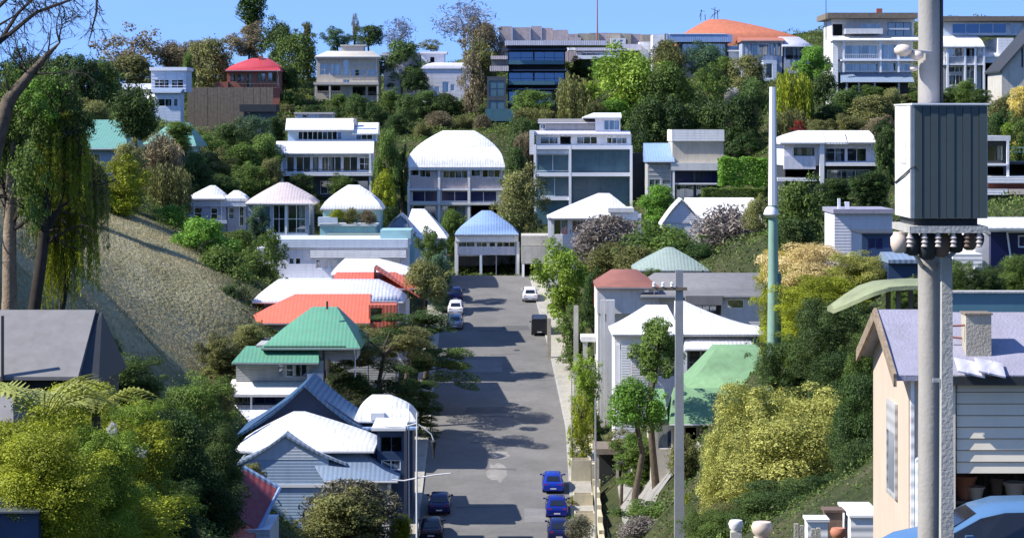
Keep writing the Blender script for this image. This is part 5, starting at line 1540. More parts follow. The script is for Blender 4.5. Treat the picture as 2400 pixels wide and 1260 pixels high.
# --- right of the street, middle
plant(1320, 655, 70, 82, 278, 'clump', 'leaf_lime', 'airy lime green tree on the right side of the street')
plant(1390, 700, 26, 60, 270, 'clump', 'leaf_deep', 'dark narrow bush behind the airy lime green street tree', name='bush')
plant(1345, 770, 40, 50, 262, 'open', 'leaf_mid', 'thin garden shrub under the airy lime green tree', name='shrub')
plant(1402, 660, 10, 14, 262, 'open', 'leaf_red', 'tiny red shrub at the corner of the rust brown roof', name='shrub')
plant(1420, 555, 88, 52, 292, 'twig', 'leaf_twig', 'wide grey brown leafless bush in front of the white gable house', name='bush')
plant(1430, 605, 76, 40, 286, 'twig', 'leaf_olive', 'olive brush below the wide leafless bush', name='bush')
plant(1555, 590, 100, 58, 280, 'clump', 'leaf_mid', 'broad dark green bush behind the sage green pyramid roof', name='bush')
plant(1500, 620, 60, 40, 277, 'clump', 'leaf_olive', 'olive shrub left of the sage green pyramid roof', name='shrub')
plant(1640, 610, 50, 36, 275, 'clump', 'leaf_deep', 'dark shrub right of the sage green pyramid roof', name='shrub')
plant(1700, 545, 100, 66, 286, 'twig', 'leaf_twig', 'large grey leafless thicket in front of the grey cottage', name='bush')
plant(1750, 600, 70, 34, 276, 'twig', 'leaf_grey', 'low grey scrub below the large leafless thicket', name='bush')
plant(1770, 510, 30, 44, 280, 'clump', 'leaf_olive', 'small olive shrub left of the pale green pole', name='shrub')
plant(1530, 655, 34, 24, 258, 'open', 'leaf_mid', 'small grey green shrub on the wall below the sage roof', name='shrub')
plant(1538, 828, 54, 76, 196, 'clump', 'leaf_mid', 'leafy green small tree covering the left part of the tent roofed verandah')
plant(1490, 960, 64, 66, 190, 'clump', 'leaf_bright', 'bright green small tree left of the grey street pole below the tent roof')
plant(1500, 1052, 62, 30, 203, 'clump', 'leaf_mid', 'leafy green shrub in front of the carport roof', name='shrub')
plant(1455, 1032, 46, 24, 206, 'open', 'leaf_olive', 'straggly shrub beside the paved driveway')
plant(1375, 870, 34, 44, 236, 'open', 'leaf_lime', 'light green garden shrub behind the cream fence', name='shrub')
plant(1360, 980, 26, 50, 222, 'open', 'leaf_moss', 'yellowish climbing shrub along the cream fence', name='shrub')
plant(1600, 1070, 44, 56, 160, 'twig', 'leaf_olive', 'tangled olive vine beside the grey street pole', name='vine')
plant(1530, 1206, 90, 30, 160, 'clump', 'leaf_mid', 'wide green shrub bed at the lower edge of the driveway', name='shrub')
plant(1500, 1238, 70, 30, 155, 'twig', 'leaf_twig', 'pinkish grey dry shrub at the bottom of the frame by the grey street pole', name='shrub')
plant(1630, 1200, 34, 56, 150, 'reed', 'leaf_moss', 'tall grassy shrub right of the grey street pole foot', name='shrub')
plant(1360, 1235, 40, 30, 192, 'twig', 'leaf_grey', 'dry weeds at the foot of the cream wall', name='weed_clump', cat='weeds', trunk=None)
# --- street left
plant(995, 668, 48, 54, 258, 'clump', 'leaf_olive', 'olive street tree at the far end of the left pavement')
plant(955, 765, 112, 52, 240, 'flat', 'leaf_dark', 'wide spreading dark tree leaning over the left side of the street', dep=4.2)
plant(900, 815, 130, 56, 231, 'flat', 'leaf_olive', 'layered olive tree right of the green roof house', dep=4.2)
plant(1040, 850, 96, 60, 246, 'flat', 'leaf_dark', 'dark flat topped tree hanging over the road', dep=3.6, bx=975)
plant(880, 905, 118, 58, 228, 'flat', 'leaf_dark', 'spreading dark tree behind the blue roof edge', dep=4)
plant(985, 920, 60, 50, 236, 'flat', 'leaf_deep', 'low dark shrub between the white porch roof and the road', name='shrub')
plant(820, 1200, 128, 76, 168, 'twig', 'leaf_grey', 'big grey olive dry bush in front of the sky blue wall at the bottom', name='bush')
plant(800, 1215, 90, 60, 166, 'clump', 'leaf_olive', 'leafy olive core of the dry bush at the bottom of the street', name='bush')
plant(935, 1235, 26, 30, 170, 'clump', 'leaf_moss', 'small yellow green shrub right of the big dry bush', name='shrub')
plant(592, 1118, 32, 30, 168, 'clump', 'leaf_olive', 'small shrub above the dark red roof corner', name='shrub')
# --- left foreground
plant(455, 985, 88, 92, 150, 'fine', 'leaf_mid', 'large sunlit dark green bush left of the navy gable', name='bush')
plant(395, 1090, 110, 120, 138, 'fine', 'leaf_deep', 'deep dark green bush filling the hollow left of the grey gable', name='bush')
plant(500, 1080, 64, 80, 145, 'fine', 'leaf_dark', 'dark green bush touching the grey gable roof edge', name='bush')
plant(300, 890, 80, 50, 145, 'fine', 'leaf_dark', 'dark shrub in front of the grey gable roof at left', name='shrub')
plant(470, 1200, 90, 90, 142, 'fine', 'leaf_deep', 'shadowed bush left of the dark red roof', name='bush')
plant(505, 915, 44, 22, 195, 'clump', 'leaf_olive', 'low clipped shrub left of the lower verandah roof', name='shrub')
plant(325, 1000, 66, 56, 78, 'fine', 'leaf_lime', 'bright lime green bush in the left foreground', name='bush')
plant(190, 1010, 130, 104, 80, 'fine', 'leaf_moss', 'mossy yellow green bush filling the left foreground', name='bush')
plant(270, 1110, 140, 120, 77, 'fine', 'leaf_moss', 'rounded mossy bush in front of the bright lime bush', name='bush')
plant(70, 1090, 130, 120, 62, 'fine', 'leaf_moss', 'yellow green bush before the shed at the lower left corner', name='bush')
plant(250, 1210, 170, 80, 70, 'fine', 'leaf_moss', 'lowest green bush along the bottom left of the frame', name='bush')
plant(330, 1060, 14, 12, 72, 'open', 'petal_white', 'white flowers on the mossy left foreground bush', name='flower_cluster', cat='flowers', trunk=None)
plant(264, 1010, 12, 20, 74, 'open', 'petal_white', 'taller white flower spray above the mossy left foreground bush', name='flower_cluster', cat='flowers', trunk=None)
# --- right foreground
plant(1900, 640, 100, 62, 162, 'fine', 'leaf_cream', 'cream and peach flowering shrub mound right of the pale green pole', name='shrub', skirt='leaf_moss')
plant(1830, 640, 56, 50, 165, 'fine', 'leaf_yellow', 'yellow flowering shrub touching the pale green pole', name='shrub', skirt='leaf_moss')
plant(2010, 640, 70, 44, 158, 'fine', 'leaf_yellowgreen', 'yellow green shrub right end of the flowering mound', name='shrub', skirt='leaf_moss')
plant(1930, 705, 100, 52, 150, 'fine', 'leaf_moss', 'dark moss green shrub under the flowering mound', name='shrub')
plant(1945, 800, 92, 90, 142, 'fine', 'leaf_dark', 'large dark green bush left of the near house roof', name='bush')
plant(1840, 860, 70, 66, 146, 'fine', 'leaf_dark', 'dark green bush right of the moss green roof', name='bush')
plant(1970, 900, 80, 70, 138, 'fine', 'leaf_deep', 'deep shadowed bush behind the yellow green foreground bush', name='bush')
plant(1770, 1000, 110, 90, 122, 'fine', 'leaf_yellowgreen', 'yellow green bush left half of the sunlit right foreground mass', name='bush')
plant(1920, 1010, 110, 90, 118, 'fine', 'leaf_yellowgreen', 'yellow green bush beside the peach wall of the near house', name='bush')
plant(1850, 1090, 160, 104, 112, 'fine', 'leaf_yellowgreen', 'biggest yellow green bush in the right foreground', name='bush')
plant(1700, 1120, 66, 90, 116, 'fine', 'leaf_yellowgreen', 'yellow green bush nearest the grey street pole', name='bush')
plant(1880, 1190, 130, 60, 105, 'fine', 'leaf_dark', 'dark undergrowth shrub below the biggest yellow green bush', name='shrub')
plant(1700, 1220, 60, 40, 108, 'fine', 'leaf_olive', 'olive shrub at the bottom below the yellow green bushes', name='shrub')
many('leafy shrub in the row behind the near house roof', 'shrubs behind the near house roof', 'shrub', [
    (2245, 655, 40, 42, 72, 'fine', 'leaf_mid', 'shrub right beside the thick cabinet pole behind the near roof'), (2310, 662, 44, 36, 72, 'fine', 'leaf_dark', 'dark shrub behind the middle of the near house roof'), (2380, 648, 44, 46, 74, 'fine', 'leaf_mid', 'shrub behind the near roof at the right edge of the frame'), (2440, 655, 40, 44, 74, 'fine', 'leaf_dark', 'dark shrub behind the near roof partly beyond the right edge')])
plant(2125, 682, 40, 22, 66, 'fine', 'leaf_mid', 'small leafy shrub under the curved green canopy', name='shrub')

plant(2012, 985, 66, 100, 92, 'fine', 'leaf_deep', 'black green bush between the yellow green mass and the peach wall', name='bush')
plant(2022, 1120, 66, 86, 80, 'fine', 'leaf_dark', 'dark bush hard against the foot of the peach wall', name='bush')
plant(1960, 1175, 80, 60, 84, 'fine', 'leaf_deep', 'shadowed bush above the stone pillar and low white wall', name='bush')
plant(1790, 1205, 90, 50, 92, 'fine', 'leaf_dark', 'dark green bush behind the two white and cream urns', name='bush')
plant(1668, 1245, 70, 46, 96, 'fine', 'leaf_mid', 'green bush at the bottom right of the grey street pole', name='bush')
plant(2035, 850, 50, 80, 100, 'fine', 'leaf_mid', 'leafy bush under the bargeboard corner of the near house', name='bush')
plant(105, 1120, 140, 100, 59, 'fine', 'leaf_moss', 'yellow green bush beneath the pale tree fern', name='bush')
plant(235, 1100, 96, 90, 62, 'fine', 'leaf_lime', 'lime green bush beneath the second tree fern', name='bush')
plant(380, 1205, 90, 70, 90, 'fine', 'leaf_deep', 'black green bush at the bottom between the mossy bush and the dark red roof', name='bush')

# --- stuff: undergrowth on the hillside and dry grass on the slope
n = 560000
yy = np.sqrt(nrs.uniform(30 ** 2, 474 ** 2, n))
yy = np.concatenate([yy, nrs.uniform(38, 150, 160000)])
n = len(yy)
xx = nrs.uniform(-1, 1, n) * (0.26 * yy + 10)
sx = (xx - 0) / np.maximum(yy, 1)
in_dry = inpoly(xx, yy, SLOPE)
lft = np.interp(yy, ROAD_Y, ROAD_L) - 2.0
rgt = np.interp(yy, ROAD_Y, ROAD_R) + 2.1
on_road = (xx > lft) & (xx < rgt) & (yy > 172) & (yy < 316)
dx, dy = W(1410, 1150, 200).x, 0
drive = (xx > 6.3) & (xx < 13) & (yy > 178) & (yy < 214)
keep = ~in_dry & ~on_road & ~drive
xx, yy = xx[keep], yy[keep]
cl = 0.5 + 0.5 * np.sin(xx * 0.55 + 2 * np.sin(yy * 0.13)) * np.sin(yy * 0.4 + np.sin(xx * 0.3))
zz = np.concatenate([ground(xx[i:i + 8000], yy[i:i + 8000]) for i in range(0, len(xx), 8000)])
zz = zz + nrs.rand(len(xx)) * (0.12 + np.minimum(1.3, yy * 0.006) * cl ** 2)
sel = nrs.rand(len(xx)) < 0.72
for nm, msk, mt, lb in (('undergrowth', sel, 'leaf_mid', 'low green undergrowth covering the hillside between houses'), ('dry_undergrowth', ~sel, 'leaf_olive', 'olive dry weeds scattered through the green undergrowth')):
    x_, y_, z_, c_ = xx[msk], yy[msk], zz[msk], cl[msk]
    m_ = len(x_)
    sz = np.minimum(nrs.uniform(0.2, 0.6, m_), y_ * nrs.uniform(0.0006, 0.0018, m_))
    me = leaf_mesh(nm, np.stack([x_, y_, z_], 1), nrs.normal(size=(m_, 3)) * 0.7 + np.array([0, 0, 0.5]), sz, c_ * 0.6 + nrs.normal(size=m_) * 0.25, 0.5)
    me.materials.append(M[mt])
    o = bpy.data.objects.new(nm, me)
    COL.objects.link(o)
    tag(o, lb, 'undergrowth', kind='stuff')
n = 190000
yy = nrs.uniform(118, 276, n)
xx = nrs.uniform(-62, -14, n)
keep = inpoly(xx + nrs.normal(size=n) * 0.8, yy + nrs.normal(size=n) * 0.8, SLOPE)
xx, yy = xx[keep], yy[keep]
cl = 0.5 + 0.5 * np.sin(xx * 0.33 + 2 * np.sin(yy * 0.09)) * np.sin(yy * 0.21 + np.sin(xx * 0.25))
dens = nrs.rand(len(xx)) < 0.35 + 0.65 * cl
xx, yy, cl = xx[dens], yy[dens], cl[dens]
zz = np.concatenate([ground(xx[i:i + 8000], yy[i:i + 8000]) for i in range(0, len(xx), 8000)]) + 0.12
ax = np.stack([nrs.normal(size=len(xx)) * 0.7, nrs.normal(size=len(xx)) * 0.7, np.ones(len(xx))], 1)
me = leaf_mesh('dry_grass', np.stack([xx, yy, zz], 1), nrs.normal(size=(len(xx), 3)), nrs.uniform(0.1, 0.28, len(xx)), cl * 0.55 + 0.2 + 0.25 * np.sin(xx * 0.11 + yy * 0.07) + nrs.normal(size=len(xx)) * 0.1, 0.25, ax)
me.materials.append(M['straw'])
o = bpy.data.objects.new('dry_grass', me)
COL.objects.link(o)
tag(o, 'dry straw coloured grass on the open slope at left', 'grass', kind='stuff')
# ================================================================== near house on the right
h = House('near_house', 'near house with peach side wall, mauve roof and half raised slatted garage door', 2130, 45.0)
XL = 6.97 - h.wx
zt = h.Z(872)
zb = h.low(XL, XL + 3, 0, 4) - 0.6
XR = h.X(2600)
q = MB()
q.quad((XL, 4.4, zb), (XL, 0, zb), (XL, 0, zt), (XL, 4.4, zt))
q.quad((XL, 4.4, zb), (XL, 4.4, zt), (XL + 0.2, 4.4, zt), (XL + 0.2, 4.4, zb))
q.quad((XL + 0.2, 0.0, zb), (XL + 0.2, 4.4, zb), (XL + 0.2, 4.4, zt), (XL + 0.2, 0.0, zt))
q.quad((XL, 0, zb), (XL + 0.2, 0, zb), (XL + 0.2, 0, zt), (XL, 0, zt))
i = len(q.v)
q.v += [(XL, 0, zt), (XL, 4.4, zt), (XL, 2.2, zt + 0.78), (XL + 0.2, 0, zt), (XL + 0.2, 4.4, zt), (XL + 0.2, 2.2, zt + 0.78)]
q.f += [(i, i + 2, i + 1), (i + 3, i + 4, i + 5), (i, i + 3, i + 5, i + 2), (i + 1, i + 2, i + 5, i + 4)]
q.build('side_wall', M['peach_render'], h.root)
h.wall(2134, 2240, 874, None, 'taupe_board', 0.02, 0.3, name='front_wall')
X0 = h.X(2240)
q = MB()
q.box(X0, XR, 0.0, 0.1, h.Z(892), zt - 0.01)
q.build('lintel', M['charcoal'], h.root)
q = MB()
q.box(XL + 0.2, XR, 4.3, 4.4, zb, zt)
q.box(XR - 0.1, XR, 0, 4.3, zb, zt)
q.build('back_wall', M['brown_board'], h.root)
for i in range(8):
    z1, z0 = h.Z(892 + 27.2 * i), h.Z(892 + 27.2 * (i + 1))
    q = MB()
    q.v = [(X0 + 0.02, 0.0, z0 + 0.012), (XR, 0.0, z0 + 0.012), (XR, 0.035, z1 - 0.004), (X0 + 0.02, 0.035, z1 - 0.004)]
    q.v += [(x, y + 0.04, z) for x, y, z in q.v]
    q.f = [(0, 1, 2, 3), (5, 4, 7, 6), (4, 5, 1, 0), (3, 2, 6, 7), (4, 0, 3, 7), (1, 5, 6, 2)]
    q.build('slat', M['taupe_board'], h.root)
for (x0, x1, m, y0) in ((2206, 2238, 'taupe_board', -0.06), (2134, 2142, 'white_paint', -0.05)):
    h.slab(x0, x1, 874, 1330, y0, 0.018, m, 'corner_board')
q = MB()
xp = h.X(2150)
q.tube([(xp, -0.1, h.Z(1080)), (xp, -0.1, zb)], 0.055, 8)
q.tube([(xp, 0.02, h.Z(1074)), (xp, -0.1, h.Z(1080))], 0.05, 8)
q.build('downpipe', M['pale_blue_wall'], h.root)
# side window: slot with grey frame and pane
q = MB()
zw0, zw1 = h.Z(1196), h.Z(966)
q.box(XL - 0.05, XL - 0.005, 1.25, 1.33, zw0, zw1)
q.box(XL - 0.05, XL - 0.005, 2.28, 2.36, zw0, zw1)
q.box(XL - 0.05, XL - 0.005, 1.33, 2.28, zw1 - 0.55, zw1)
q.box(XL - 0.05, XL - 0.005, 1.33, 2.28, zw0, zw0 + 0.08)
w = q.build('window', M['grey_wall'], h.root)
q = MB()
q.box(XL - 0.03, XL - 0.01, 1.33, 2.28, zw0 + 0.08, zw1 - 0.55)
q.build('pane', mat('dull_glass', (0.22, 0.24, 0.26), 0.15, 0.1), w)
# roof with ridge running across
q = MB()
ze, zr = h.Z(876), h.Z(876) + 0.98
xl = XL - 0.24
for (ya, yb) in ((-0.2, 2.2), (4.6, 2.2)):
    i = len(q.v)
    for t in (0, 0.5, 1):
        y = ya + (yb - ya) * t
        z = ze + (zr - ze) * t - 0.03 * math.sin(math.pi * t)
        q.v += [(xl, y, z), (XR, y, z), (xl, y, z - 0.1), (XR, y, z - 0.1)]
    for k in range(2):
        a = i + 4 * k
        q.f += [(a, a + 1, a + 5, a + 4), (a + 2, a + 6, a + 7, a + 3), (a, a + 4, a + 6, a + 2), (a + 1, a + 3, a + 7, a + 5)]
    q.f.append((i, i + 2, i + 3, i + 1))
q.build('roof', M['mauve_roof'], h.root)
q = MB()
q.box(h.X(2180), XR, -0.27, -0.205, ze - 0.17, ze - 0.02)
q.build('gutter', M['charcoal'], h.root)
q = MB()
for (ya, yb) in ((-0.25, 2.2), (4.65, 2.2)):
    q.v += [(xl - 0.06, ya, ze - 0.2), (xl - 0.06, yb, zr - 0.2), (xl - 0.06, yb, zr + 0.03), (xl - 0.06, ya, ze + 0.03), (xl - 0.005, ya, ze - 0.2), (xl - 0.005, yb, zr - 0.2), (xl - 0.005, yb, zr + 0.03), (xl - 0.005, ya, ze + 0.03)]
    i = len(q.v) - 8
    q.f += [(i, i + 3, i + 2, i + 1), (i + 4, i + 5, i + 6, i + 7), (i + 3, i + 7, i + 6, i + 2), (i, i + 1, i + 5, i + 4), (i, i + 4, i + 7, i + 3)]
q.build('bargeboard', M['pale_bark'], h.root)
q = MB()
q.box(h.X(2226), XR, 2.1, 2.35, zr - 0.06, h.Z(705) + 0.02)
q.build('ridge_parapet', M['dark_teal_panel'], h.root)
h.slab(2222, 2700, 700, 704, 2.05, 2.4, 'concrete', 'ridge_capping')
h.slab(2276, 2336, 742, 852, 0.5, 1.0, 'pale_board', 'chimney')
h.slab(2273, 2339, 738, 742, 0.46, 1.04, 'brown_board', 'chimney_cap')
for i in range(3):
    q = MB()
    q.tube([(h.X(2238), 0.6 + 0.3 * i, h.Z(770 + 28 * i)), (h.X(2276), 0.6 + 0.3 * i, h.Z(768 + 34 * i))], 0.02, 5)
    q.build('stay_rod', M['rust_roof'], h.root)
for i in range(4):
    q = MB()
    a = h.X(2232 + 24 * i)
    z = h.Z(858 + 5 * (i % 2))
    q.v = [(a, -0.56, z - 0.05), (a + 0.3, -0.52, z - 0.12), (a + 0.36, 0.1, z + 0.06), (a + 0.05, 0.12, z + 0.12)]
    q.v += [(x, y, zz + 0.03) for x, y, zz in q.v]
    q.f = [(0, 3, 2, 1), (4, 5, 6, 7), (0, 1, 5, 4), (1, 2, 6, 5), (2, 3, 7, 6), (3, 0, 4, 7)]
    q.build('roof_sheet', M['lavender_roof'], h.root)
# shelf and pots in the open garage
q = MB()
zs = h.Z(1196)
q.box(X0 + 0.05, XR - 0.2, 1.2, 1.9, zs - 0.06, zs)
q.box(X0 + 0.05, X0 + 0.12, 1.2, 1.9, zb, zs - 0.06)
q.box(XR - 0.3, XR - 0.22, 1.2, 1.9, zb, zs - 0.06)
for i in range(4):
    q.box(X0 + 0.3 + 0.55 * i, X0 + 0.33 + 0.55 * i, 1.86, 1.9, zs, zs + 0.6)
bench = q.build('workbench', M['brown_board'], loc=h.root.location)
tag(bench, 'dark wooden workbench inside the open garage of the near house', 'workbench')


def pot(px, py, Y, r, hgt, m, label, name='plant_pot', cat='pot', loc=None):
    c = loc if loc is not None else W(px, py, Y)
    root = empty(name, c, label, cat)
    q = MB()
    q.lathe([(r * 0.62, 0), (r * 0.8, hgt * 0.35), (r * 0.97, hgt * 0.86)], n=18)
    q.build('body', M[m], root, smooth=40)
    q = MB()
    q.lathe([(r * 0.98, hgt * 0.86), (r * 1.1, hgt * 0.87), (r * 1.1, hgt), (r * 0.95, hgt), (r * 0.9, hgt * 0.92)], n=18)
    q.build('rim', M[m], root, smooth=40)
    return root


zsw = h.root.location.z + zs
def onshelf(px, d):
    y = 45 + d
    return Vector(((px - CX) * y / F, y, zsw))
pot(0, 0, 0, 0.2, 0.42, 'terracotta', 'terracotta pot on the workbench beside the garage door post', loc=onshelf(2262, 1.45))
pot(0, 0, 0, 0.16, 0.24, 'cream_ceramic', 'small cream pot next to the terracotta pot in the garage', loc=onshelf(2286, 1.35))
pot(0, 0, 0, 0.2, 0.3, 'cream_ceramic', 'wide cream bowl pot at the right end of the garage workbench', loc=onshelf(2378, 1.5))
pot(0, 0, 0, 0.13, 0.36, 'rock_brown', 'tall brown jar standing in the middle of the garage workbench', name='jar', cat='jar', loc=onshelf(2336, 1.6))

# curved green canopy beside the near roof
Yc = 56.0
c0 = W(2060, 700, Yc)
g = gz(c0.x, c0.y)
root = empty('garden_canopy', (c0.x, c0.y, g), 'curved moss green canopy roof drooping left of the thick cabinet pole', 'canopy')
q = MB()
prof = [(1950, 712), (1972, 700), (2000, 684), (2035, 666), (2070, 655), (2110, 652), (2160, 652)]
L = []
for (px, py) in prof:
    p = W(px, py, Yc)
    L.append((p.x - c0.x, p.z - g))
for j, (x, z) in enumerate(L):
    wd = 0.25 + 0.75 * min(1, j / 3.0)
    q.v += [(x, -wd, z - 0.1), (x, 0, z), (x, wd + 0.6, z - 0.12), (x, -wd, z - 0.19), (x, wd + 0.6, z - 0.21)]
for j in range(len(L) - 1):
    a, b_ = 5 * j, 5 * j + 5
    q.f += [(a, b_, b_ + 1, a + 1), (a + 1, b_ + 1, b_ + 2, a + 2), (a + 3, a + 4, b_ + 4, b_ + 3), (a, a + 3, b_ + 3, b_), (a + 2, b_ + 2, b_ + 4, a + 4)]
q.f += [(0, 1, 2, 4, 3)]
e = 5 * (len(L) - 1)
q.f += [(e, e + 3, e + 4, e + 2, e + 1)]
q.build('canopy_sheet', mat('sage_sheet', (0.24, 0.27, 0.15), 0.8, 0.25, bump=0.3, dirt=0.25), root, smooth=50)
for dx, dy in ((0.35, -0.5), (0.85, -0.5), (0.35, 1.0), (0.85, 1.0)):
    q = MB()
    q.box(dx - 0.05, dx + 0.05, dy - 0.05, dy + 0.05, gz(c0.x + dx, c0.y + dy) - g - 0.3, L[4][1] - 0.18)
    q.build('post', M['brown_board'], root)

# ================================================================== poles
def pole(name, label, px, ytop, Y, r0, r1, m, n=10, segs=(), cat='pole', square=False):
    c = W(px, ytop, Y)
    g = gz(c.x, Y)
    root = empty(name, (c.x, Y, g), label, cat)
    H = c.z - g
    q = MB()
    if square:
        q.v = [(-r0, -r0, -0.5), (r0, -r0, -0.5), (r0, r0, -0.5), (-r0, r0, -0.5), (-r1, -r1, H), (r1, -r1, H), (r1, r1, H), (-r1, r1, H)]
        q.f = [(0, 3, 2, 1), (4, 5, 6, 7), (0, 1, 5, 4), (1, 2, 6, 5), (2, 3, 7, 6), (3, 0, 4, 7)]
    else:
        q.tube([(0, 0, -0.5), (0.01, 0, H * 0.33), (-0.01, 0, H * 0.66), (0, 0, H)], [r0, r0 + (r1 - r0) * 0.33, r0 + (r1 - r0) * 0.66, r1], n)
    q.build('shaft', M[m], root, smooth=50)
    return root, H


near, H = pole('utility_pole', 'thick grey concrete pole carrying a large slate fronted cabinet before the near house', 2178, -90, 38.3, 0.18, 0.16, 'pole_concrete', 20)
kx = 36.4 / F
NX, NZ = near.location.x, near.location.z
fx = lambda px: (px - CX) * kx - NX
fz = lambda py: CZ + (HY - py) * kx - NZ
cab = MB()
cab.box(fx(2139), fx(2316), -1.85, -0.22, fz(512), fz(246))
cab = cab.build('cabinet', M['white_paint'], near)
q = MB()
q.box(fx(2137), fx(2319), -1.93, -0.2, fz(246) + 0.002, fz(242))
q.build('lid', M['white_trim'], cab)
nb = 9
for i in range(nb):
    x0, x1 = 2143 + i * 171.0 / nb, 2143 + (i + 1) * 171.0 / nb
    q = MB()
    q.box(fx(x0 + 0.7), fx(x1 - 0.7), -1.9 + 0.008 * (i % 2), -1.852, fz(511), fz(249))
    q.build('panel', M['slate_panel'], cab)
q = MB()
q.box(fx(2139) - 0.012, fx(2139) - 0.001, -1.3, -0.8, fz(384), fz(332))
q.build('hatch', M['pale_grey_wall'], cab)
q = MB()
q.box(fx(2139) - 0.02, fx(2139) - 0.001, -1.86, -1.78, fz(511), fz(247))
q.build('corner_strip', M['galvanised'], cab)
q = MB()
q.tube([(fx(2139) - 0.015, -0.3, fz(434)), (fx(2139) - 0.02, -1.2, fz(412)), (fx(2139) - 0.015, -1.86, fz(394)), (fx(2144), -1.91, fz(390))], 0.012, 6)
q.build('cable', M['iron'], cab)
q = MB()
q.box(fx(2132), fx(2316), -1.9, -0.2, fz(546), fz(530))
q.build('platform', M['concrete'], near)
q = MB()
q.box(fx(2150), fx(2300), -1.6, -0.3, fz(530) + 0.002, fz(512) - 0.002)
q.build('plinth', M['charcoal'], near)
for px, r, hh, m in ((2118, 0.13, 0.3, 'cream_ceramic'), (2150, 0.12, 0.34, 'charcoal'), (2184, 0.15, 0.4, 'charcoal'), (2218, 0.13, 0.36, 'rock_brown'), (2252, 0.12, 0.3, 'charcoal'), (2284, 0.11, 0.26, 'rock_brown'), (2306, 0.08, 0.2, 'charcoal')):
    q = MB()
    zt_ = fz(546) - 0.002
    q.lathe([(r * .4, zt_ - hh), (r * .75, zt_ - hh * .92), (r, zt_ - hh * .6), (r, zt_ - hh * .25), (r * .7, zt_ - hh * .1), (r * .7, zt_)], (fx(px), -1.5, 0), 14)
    q.build('canister', M[m], near, smooth=50)
for px in (2134, 2168, 2200, 2236, 2268, 2296):
    q = MB()
    zt_ = fz(546) - 0.002
    q.lathe([(.02, zt_ - .2), (.05, zt_ - .19), (.03, zt_ - .15), (.055, zt_ - .13), (.03, zt_ - .09), (.055, zt_ - .07), (.03, zt_ - .03), (.03, zt_)], (fx(px), -1.85, 0), 10)
    q.build('insulator', M['rock_pale' if px % 3 else 'rock_brown'], near, smooth=50)
for sx in (-1, 1):
    q = MB()
    q.tube([(0.12 * sx, -0.1, fz(640)), (0.55 * sx, -0.9, fz(548))], 0.035, 6)
    q.build('brace', M['galvanised'], near)
for (px, py, r) in ((2118, 118, 0.13), (2150, 130, 0.1), (2144, 160, 0.06)):
    q = MB()
    zc_ = CZ + (HY - py) * 38 / F - NZ
    xc_ = (px - CX) * 38 / F - NX
    q.lathe([(r * .3, zc_ - r * .7), (r, zc_ - r * .3), (r * 1.05, zc_ + r * .2), (r * .6, zc_ + r * .6), (r * .1, zc_ + r * .7)], (xc_, -0.25, 0), 14)
    q.build('lamp', M['cream_ceramic'], near, smooth=60)
q = MB()
q.tube([(0, -0.15, CZ + (HY - 122) * 38 / F - NZ), (-0.45, -0.25, CZ + (HY - 118) * 38 / F - NZ)], 0.025, 6)
q.build('lamp_arm', M['galvanised'], near)
q = MB()
q.box(0.165, 0.2, -0.05, 0.08, fz(240), fz(-80))
q.build('dark_edge_strip', M['charcoal'], near)  # charcoal strip added for the dark right edge of the upper pole
p2, H2 = pole('timber_post', 'slimmer grey square post just right of the thick cabinet pole', 2218, 604, 37.9, 0.1, 0.075, 'concrete', square=True)
q = MB()
q.box(-0.2, -0.09, -0.03, 0.03, H2 * 0.62, H2 * 0.62 + 0.05)
q.build('bracket', M['galvanised'], p2)
p4, H4 = pole('street_pole', 'tall tapering pole, white above and pale green below, right of the tent roof', 1812, 206, 152, 0.42, 0.17, 'green_pole_paint', 8)
q = MB()
q.tube([(-0.03, -0.03, H4 * 0.62), (-0.03, -0.03, H4 + 0.05)], [0.275, 0.195], 8)
q.build('painted_sleeve', M['white_trim'], p4)
q = MB()
q.lathe([(0.28, 0), (0.46, 0.2), (0.4, 0.45), (0.26, 0.65)], (-0.12, -0.06, H4 * 0.58), 12)
q.build('junction_box', M['white_trim'], p4, smooth=50)
q = MB()
q.box(0.24, 0.46, -0.18, 0.18, H4 * 0.1, H4 * 0.4)
q.build('conduit', M['dark_teal_panel'], p4)
p5, H5 = pole('street_pole', 'weathered grey square street pole in front of the tent roofed house', 1592, 632, 120, 0.24, 0.17, 'galvanised', square=True)
q = MB()
q.box(-1.3, 0.35, -0.29, -0.2, H5 - 0.95, H5 - 0.8)
ar = q.build('crossarm', M['brown_board'], p5)
for i in range(3):
    q = MB()
    q.lathe([(0.05, 0), (0.09, 0.05), (0.06, 0.12), (0.09, 0.17), (0.03, 0.25)], (-1.2 + 0.42 * i, -0.25, H5 - 0.8), 8)
    q.build('insulator', M['white_trim'], ar)
p6, H6 = pole('lamp_post', 'slender white lamp post with curved arms on the left pavement', 977, 966, 176, 0.1, 0.05, 'white_trim', 8)
for sg, pts in ((1, [(0, 0, H6 - 0.75), (0.5, 0, H6 - 1.1), (1.0, 0, H6 - 1.5), (1.18, 0, H6 - 2.0)]), (-1, [(0, 0, H6 - 0.75), (-0.8, 0, H6 - 0.95), (-1.6, 0, H6 - 1.0), (-2.2, 0, H6 - 0.95)]), (2, [(0, 0, H6 - 4.5), (-0.9, 0, H6 - 4.68), (-1.7, 0, H6 - 4.62)]), (3, [(0, 0, H6 - 4.5), (1.2, 0.1, H6 - 4.3), (2.3, 0.2, H6 - 4.2)])):
    q = MB()
    q.tube(pts, 0.045, 6)
    q.build('arm', M['white_trim'], p6)
q = MB()
q.v = []
q.lathe([(0.08, 0.12), (0.2, 0.0), (0.17, -0.25), (0.08, -0.6), (0.05, -1.2)], (1.16, 0, H6 - 2.0), 10)
q.build('lamp_shade', M['charcoal'], p6, smooth=50)
pole('street_sign_post', 'thin white post behind the slender lamp post', 958, 945, 196, 0.06, 0.04, 'white_trim', 6)
